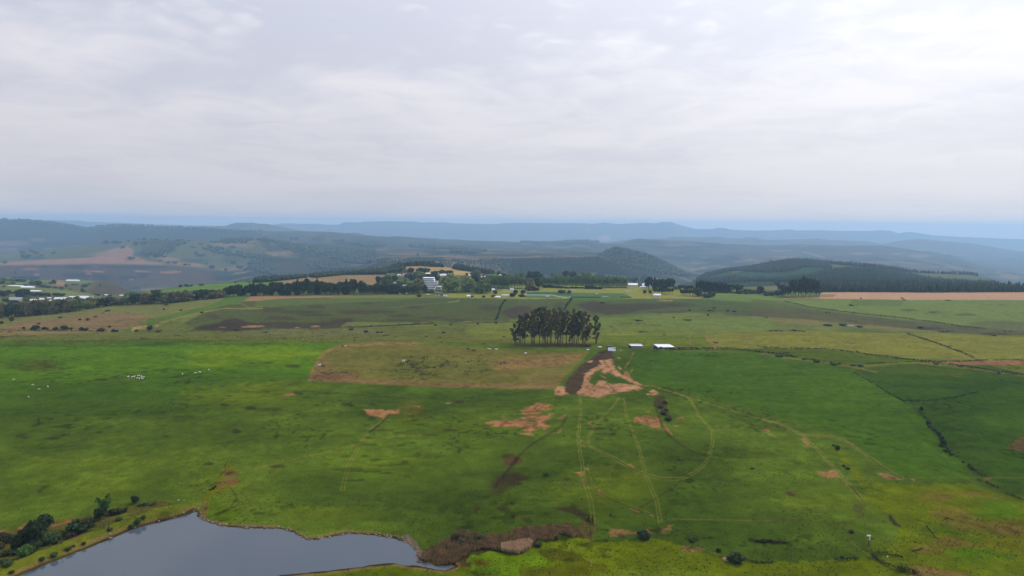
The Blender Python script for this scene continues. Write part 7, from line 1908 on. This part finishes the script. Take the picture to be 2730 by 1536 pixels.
def open_shed(roofuv, basev, hroof_front, hroof_back, label, arch):
    """mono-pitch shed; the roof outline is taken at its real height above the grass"""
    g = hit(roofuv[3][0], basev)
    z0 = g.z
    fl = pquad([roofuv[3], roofuv[2]], z0 + hroof_front); bk = pquad([roofuv[0], roofuv[1]], z0 + hroof_back)
    # keep the plan a parallelogram of sensible depth
    c = (fl[0] + fl[1]) / 2
    o = empty('open_shed', (c.x, c.y, z0))
    R = [p - Vector((c.x, c.y, z0)) for p in (fl[0], fl[1], bk[1], bk[0])]
    d = Vector((0, 0, -.14))
    mesh_obj('roof', [tuple(p) for p in R] + [tuple(p + d) for p in R], [(0, 1, 2, 3), (7, 6, 5, 4), (0, 4, 5, 1), (1, 5, 6, 2), (2, 6, 7, 3), (3, 7, 4, 0)], ROOFW, o)
    n = 7 if R[1].x - R[0].x < 13 else 9
    for side, a, b, hh in (('f', R[0], R[1], hroof_front), ('b', R[3], R[2], hroof_back)):
        for i in range(n):
            p = a.lerp(b, (i + .2) / (n - .6)); p = Vector((p.x, p.y, 0)); p.y += .3 if side == 'f' else -.3
            boxes('post', [(p.x - .09, p.x + .09, p.y - .09, p.y + .09, -.4, hh - .16)], TIMB, o)
    bl, br = R[3], R[2]
    def wall(name, a, b, h, m, th=.18, z=-.3):
        a = Vector((a.x, a.y, 0)); b = Vector((b.x, b.y, 0)); dd = (b - a); nn = Vector((-dd.y, dd.x, 0)).normalized() * th
        V = [tuple(a - nn + Vector((0, 0, z))), tuple(b - nn + Vector((0, 0, z))), tuple(b + nn + Vector((0, 0, z))), tuple(a + nn + Vector((0, 0, z))), tuple(a - nn + Vector((0, 0, h))), tuple(b - nn + Vector((0, 0, h))), tuple(b + nn + Vector((0, 0, h))), tuple(a + nn + Vector((0, 0, h)))]
        return mesh_obj(name, V, [(0, 3, 2, 1), (4, 5, 6, 7), (0, 1, 5, 4), (1, 2, 6, 5), (2, 3, 7, 6), (3, 0, 4, 7)], m, o)
    inn = Vector((0, -.6, 0))
    wall('back_wall', bl + inn, br + inn, hroof_back - .3, TIMB)
    wall('side_wall', R[0] + Vector((.2, .4, 0)), bl + Vector((.2, -.7, 0)), min(hroof_front, hroof_back) - .2, mat('dark_cladding', (0.035, 0.035, 0.042), .8), .1)
    wall('side_wall', R[1] + Vector((-.2, .4, 0)), br + Vector((-.2, -.7, 0)), min(hroof_front, hroof_back) - .2, TIMB, .1)
    if not arch:
        nblk = 9
        for i in range(nblk):
            a = R[0].lerp(R[1], (i + .04) / nblk); b = R[0].lerp(R[1], (i + .96) / nblk)
            wall('stone', a + Vector((0.2, .32, 0)), b + Vector((0.2, .32, 0)), 1.15 + .25 * rng.uniform(-1, 1), STONEW, .28)
    else:
        V = []; F = []
        m_ = 9; x0 = R[0].x + .5; r_ = 1.7; yy = R[0].y - .1
        for i in range(m_ + 1):
            q_ = PI * i / m_
            V += [(x0 + r_ + math.cos(q_) * r_ * -1, yy, math.sin(q_) * 1.9), (x0 + r_ + math.cos(q_) * r_ * -1, yy + 2.5, math.sin(q_) * 1.9)]
        for i in range(m_): F.append((2 * i, 2 * i + 2, 2 * i + 3, 2 * i + 1))
        F.append(tuple(2 * i for i in range(m_ + 1))[::-1])
        mesh_obj('arched_opening', V, F, DARKW, o)
        wall('front_wall', R[0].lerp(R[1], .3) + Vector((0, .3, 0)), R[1] + Vector((0, .3, 0)), 1.2, TIMB, .1)
    tag(o, label, 'shed', 'open-sided sheds right of the gum clump')


open_shed([(1675.5, 917), (1708.4, 917), (1714.6, 922.4), (1682.6, 922.4)], 927.5, 2.0, 3.3, 'smaller open shed with sloping white roof over a low stone wall', False)
open_shed([(1742, 917.6), (1785, 917.6), (1799.5, 925.2), (1755, 925.8)], 929.0, 1.5, 3.3, 'larger open shed with wide white roof and a dark arched opening', True)


def white_shed():
    g = hit(1631, 936); k = g.y / FPX
    o = empty('white_shed', g)
    W = 20.5 * k; H = 9.5 * k
    # leaning white front sheet, teal covered box behind it
    V = [(-W / 2, 0, 0), (W / 2, 0, 0), (W / 2, 1.2, H * .96), (-W / 2, 1.2, H * .96), (-W / 2, .15, -.05), (W / 2, .15, -.05), (W / 2, 1.35, H * .95), (-W / 2, 1.35, H * .95)]
    F = [(0, 1, 2, 3), (7, 6, 5, 4), (0, 4, 5, 1), (1, 5, 6, 2), (2, 6, 7, 3), (3, 7, 4, 0)]
    mesh_obj('front_wall', V, F, ROOFW, o)
    for i in range(6):
        a = -W / 2 + W * (i + 1) / 7
        V2 = [(a - .03, -.02, .02), (a + .03, -.02, .02), (a + .03, 1.17, H * .95), (a - .03, 1.17, H * .95), (a - .03, -.06, .02), (a + .03, -.06, .02), (a + .03, 1.13, H * .95), (a - .03, 1.13, H * .95)]
        mesh_obj('wall_rib', V2, F, ROOFW, o)
    boxes('body', [(-W / 2, W * .16, 1.4, 5.2, -.3, H * 1.28)], GREENP, o)
    boxes('roof', [(-W / 2 - .15, W * .18, 1.3, 5.4, H * 1.28 + .01, H * 1.34)], mat('teal_roof', (0.008, 0.055, 0.065), .6), o)
    boxes('lean_to', [(W * .18, W * .48, 1.4, 4.4, -.3, H * .8)], WHITE, o)
    boxes('side_wall', [(-W / 2 - .16, -W / 2 - .01, .6, 5.2, -.3, H * .9)], DARKW, o)
    V3, F3 = box(W * .22, W * .45, .55, .75, H * .62, H * .80)
    mesh_obj('vent', [(x, y + (z / H) * 0.2, z) for x, y, z in V3], F3, GREENP, o)
    boxes('sill', [(-W / 2, W * .05, -.12, -.02, -.2, .12)], DARKW, o)
    tag(o, 'white-fronted shed with teal box behind at the top of the bare dirt', 'shed')


white_shed()


def bale(u, v, w, ang, label, n=1):
    g = hit(u, v); k = g.y / FPX
    L_ = w * k; r_ = L_ * .24
    o = empty('storage_tank', g, ang)
    Vs, Fs = tube([(-L_ / 2, 0, r_ + .12), (-L_ / 2 + .12, 0, r_ + .12), (L_ / 2 - .12, 0, r_ + .12), (L_ / 2, 0, r_ + .12)], [r_ * .8, r_, r_, r_ * .8], 14)
    mesh_obj('body', Vs, Fs, WHITE, o)
    for a in (-.3, .3):
        boxes('stand', [(a * L_ - .12, a * L_ + .12, -r_ * .7, r_ * .7, -.15, r_ * .45)], TIMB, o)
    tag(o, label, 'tank', 'white tanks lying round the gum clump')


bale(1599, 928.3, 10.0, 0.0, 'white cylinder tank lying nearest the white-fronted shed')
bale(1567, 934.8, 8.0, .5, 'white cylinder tank below the right end of the gum clump')
bale(1401, 944.0, 7.4, .4, 'white cylinder tank below the left part of the gum clump')
g = hit(1655, 935); v_, f_ = ico()
o = mesh_obj('white_bucket', v_ * np.array([.42, .42, .4]) + np.array([0, 0, .3]), [tuple(map(int, q)) for q in f_], WHITE); o.location = g
tag(o, 'tiny white tub on the grass right of the white-fronted shed', 'tub')
g = hit(2366, 1484)
o = mesh_obj('white_stone', v_ * np.array([.24, .2, .18]) * (1 + .15 * np.random.RandomState(2).randn(12, 1)), [tuple(map(int, q)) for q in f_], WHITE); o.location = g
tag(o, 'small white stone on the grass below the white-topped post', 'stone')
for i, (u, v, s_) in enumerate(((1374, 1, .5),)):
    pass
for i, (x, y, w, lab) in enumerate(((1085, 988, 12, 'left one of two pale boulders above the dam wall'), (1116, 990, 10, 'right one of two pale boulders above the dam wall'))):
    u, v = cv('z1', [(x, y)])[0]; g = hit(u, v); k = g.y / FPX * .43887 * w
    o = mesh_obj('boulder', v_ * np.array([k * .6, k * .5, k * .4]) * (1 + .15 * np.random.RandomState(i).randn(12, 1)), [tuple(map(int, q)) for q in f_], mat('pale_boulder', (0.42, 0.33, 0.25), .9, noise=.2)); o.location = g
    tag(o, lab, 'boulder')
for i, (x, y, w, lab) in enumerate(((1310, 1350, 50, 'larger tan boulder beside the dark ditch bush'), (1362, 1362, 36, 'smaller round tan boulder beside the dark ditch bush'), (1110, 1300, 20, 'brown boulder on the tan bank'))):
    u, v = cv('z3', [(x, y)])[0]; g = hit(u, v); k = g.y / FPX * .43887 * w
    o = mesh_obj('boulder', v_ * np.array([k * .5, k * .4, k * .3]) * (1 + .13 * np.random.RandomState(i + 9).randn(12, 1)), [tuple(map(int, q)) for q in f_], mat('tan_boulder', (0.26, 0.18, 0.12), .9, noise=.3)); o.location = g
    tag(o, lab, 'boulder')


def post():
    g = hit(2315.5, 1458); k = (CP * g.y + SP * 100) / FPX
    o = empty('marker_post', g); H = 31 * k
    Vp, Fp = tube([(.05, 0, -.4), (0, 0, H * .5), (-.1, 0, H * .9)], [.13, .12, .10], 8)
    mesh_obj('pole', Vp, Fp, mat('dark_pole', (0.03, 0.028, 0.024), .8), o)
    boxes('top_box', [(-.1 - 5 * k, -.1 + 5 * k, -.16, .16, H * .93, H * 1.04)], WHITE, o)
    boxes('bracket', [(-.1 + .0, -.1 + 3.6 * k, -.19, -.06, H * .62, H * .92)], WHITE, o)
    boxes('crossarm', [(-.1 - 4 * k, -.1 + 4 * k, -.06, .06, H * .86, H * .925)], mat('dark_pole', (0, 0, 0)), o)
    tag(o, 'dark pole with a white box on top standing in the wet meadow', 'pole')


post()
for fn, x, yb, yt, lab in (('W', 1005, 920, 800, 'dark dead stump post beside the thicket'), ('W', 1700, 670, 570, 'left dark dead trunk on the dam wall'), ('W', 1778, 660, 545, 'right thinner dead trunk on the dam wall'), ('z3', 490, 1390, 1350, 'pale weathered stump in the bright wet meadow')):
    (u, v), (_, v2) = cv(fn, [(x, yb), (x, yt)]); g = hit(u, v); k = g.y / FPX; H = (v - v2) * k
    o = empty('dead_tree', g)
    Vp, Fp = tubes_join([tube([(0, 0, -.3), (.1, 0, H * .5), (-.05, .05, H)], [.16, .11, .05], 6), tube([(.1, 0, H * .5), (.35, .1, H * .8)], [.06, .02], 5), tube([(.05, 0, H * .65), (-.35, -.1, H * .95)], [.05, .02], 5)])
    mesh_obj('trunk', Vp, Fp, mat('dead_wood', (0.06, 0.05, 0.042), .9) if 'dark' in lab or 'dead' in lab else mat('pale_wood', (0.34, 0.30, 0.2), .9), o)
    tag(o, lab, 'dead tree')


# ------------------------------------------------------------------ sheep and cattle
def animal_mesh(name, m, m2, s=1.0, sheep=True):
    bm_v = []; L = 1.05 if sheep else 1.9; hgt = .62 if sheep else 1.1; rb = .27 if sheep else .42
    parts = []
    Vb, Fb = tube([(-L * .5, 0, hgt), (-L * .42, 0, hgt + .02), (-L * .1, 0, hgt - .02), (L * .25, 0, hgt), (L * .42, 0, hgt + .06), (L * .6, 0, hgt + (.22 if sheep else .3)), (L * .74, 0, hgt + (.2 if sheep else .26)), (L * .88, 0, hgt + .05)],
                  [rb * .55, rb * .92, rb * 1.0, rb * .95, rb * .7, rb * .42, rb * .4, rb * .22], 10)
    parts.append((Vb, Fb, 0))
    for sx_ in (-.4, .3):
        for sy_ in (-.55, .55):
            Vl, Fl = tube([(sx_ * L, sy_ * rb, hgt - .05), (sx_ * L + (.04 if sx_ < 0 else -.01), sy_ * rb, hgt * .45), (sx_ * L, sy_ * rb, 0)], [rb * .34, rb * .2, rb * .15], 6)
            parts.append((Vl, Fl, 1))
    for sy_ in (-1, 1):
        Ve, Fe = tube([(L * .68, sy_ * rb * .3, hgt + (.27 if sheep else .36)), (L * .64, sy_ * rb * .75, hgt + (.26 if sheep else .36))], [.05, .02], 5)
        parts.append((Ve, Fe, 1))
    Vt, Ft = tube([(-L * .5, 0, hgt + .05), (-L * .56, 0, hgt - .15 if sheep else hgt * .4)], [.04, .03], 5)
    parts.append((Vt, Ft, 1))
    return build_mesh(name, parts, [m, m2], smooth=True)


WOOL = mat('wool', (0.62, 0.56, 0.46), .95, noise=.1, nscale=8); WOOLD = mat('grey_wool', (0.10, 0.10, 0.095), .95); FACE = mat('sheep_face', (0.30, 0.25, 0.2), .9)
HIDEW = mat('white_hide', (0.62, 0.60, 0.56), .8, noise=.08, nscale=2); HIDEB = mat('brown_hide', (0.065, 0.040, 0.028), .8, noise=.2, nscale=2)
SW = animal_mesh('sheep', WOOL, FACE); SD = animal_mesh('sheep', WOOLD, FACE)
CW = animal_mesh('cow', HIDEW, HIDEW, sheep=False); CB = animal_mesh('cow', HIDEB, HIDEB, sheep=False)
flock = [(342, 1007, 'w', 'first cream sheep at the left of the tight flock'), (353, 1008, 'w', 'cream sheep just left of the middle of the flock'), (358, 1007, 'w', 'cream sheep touching the left pair of the flock'), (370, 1004.5, 'w', 'cream sheep furthest back in the flock'), (366, 1011, 'w', 'small cream sheep at the front left of the bunch'), (377, 1006, 'w', 'cream sheep at the back of the bunch'), (378.5, 1009, 'w', 'cream sheep in the middle of the bunch'), (372, 1012.5, 'w', 'brightest sheep at the front of the bunch'), (384, 1008, 'w', 'cream sheep at the right end of the bunch'), (379.5, 1012.5, 'w', 'cream sheep at the front right of the bunch'),
         (326, 1006, 'd', 'left dark grey sheep by the brown earth strip'), (332, 1005, 'd', 'right dark grey sheep by the brown earth strip'), (342, 1015, 'd', 'dark grey sheep in front of the flock'), (360, 1004.5, 'd', 'small dark sheep behind the flock'), (316, 1010, 'd', 'dark sheep left of the pair, lying low'),
         (486.5, 1000, 'w', 'lone cream sheep, leftmost of the spread group of four'), (520.5, 997, 'w', 'white sheep, second of the spread group of four'), (533.5, 994.5, 'w', 'white sheep, third of the spread group of four'), (556.5, 988.5, 'w', 'white sheep, rightmost of the spread group of four'),
         (87.5, 1029, 'w', 'white sheep at far left, highest of the scattered few'), (128, 1034, 'w', 'grey-white sheep at far left, rightmost of the scattered few'), (104, 1041, 'w', 'sheep beside a dark mark at far left'), (76.5, 1062, 'w', 'white sheep at far left, lowest of the scattered few'), (36, 1015, 'w', 'faint sheep nearest the left edge'), (57, 956.5, 'd', 'dark sheep in the brown patches at far left')]
P = hits([(a[0], a[1]) for a in flock])
for (u, v, c, lab), p in zip(flock, P):
    o = bpy.data.objects.new('sheep', SW if c == 'w' else SD); COL.objects.link(o); o.location = p; o.rotation_euler.z = rng.uniform(0, 6.28); o.scale = (1.25,) * 3
    tag(o, lab, 'sheep', 'sheep on the bright green field')
herd = [(1076, 965.5, 'w', .3, 'white cow in the middle of the dry field'), (852, 977, 'w', .6, 'white cow at the left edge of the dry field'), (862, 980, 'b', .2, 'dark calf beside the white cow at the left edge'), (919, 926, 'w', .1, 'pale cow at the top left corner of the dry field'), (913, 926.5, 'b', .3, 'brown cow next to the pale one in the top left corner'), (1248, 933.5, 'b', .2, 'dark brown cow at the top of the dry field, left of the white pair'), (1263, 938, 'b', .1, 'small dark cow below the brown one at the top'), (1305, 934, 'w', 0, 'left one of the white cow pair near the gum clump'), (1323, 935, 'w', .2, 'right one of the white cow pair near the gum clump'), (1336, 971, 'b', 1.2, 'left one of two black cows side by side in the dry field'), (1345, 971, 'b', .1, 'right one of two black cows side by side in the dry field'),
        (1905, 916, 'b', .1, 'brown cow left in the corner of the yellow field'), (1911, 917, 'b', .2, 'brown cow right in the corner of the yellow field')]
P = hits([(a[0], a[1]) for a in herd])
for (u, v, c, a, lab), p in zip(herd, P):
    o = bpy.data.objects.new('cow', CW if c == 'w' else CB); COL.objects.link(o); o.location = p; o.rotation_euler.z = a + (PI if rng.random() < .5 else 0); o.scale = (1.1,) * 3
    tag(o, lab, 'cow', 'cattle in the dry field')
tr = 0
for me in bpy.data.meshes: tr += sum(1 for _ in ()) + (len(me.loops) - 2 * len(me.polygons))
print('triangles', tr)
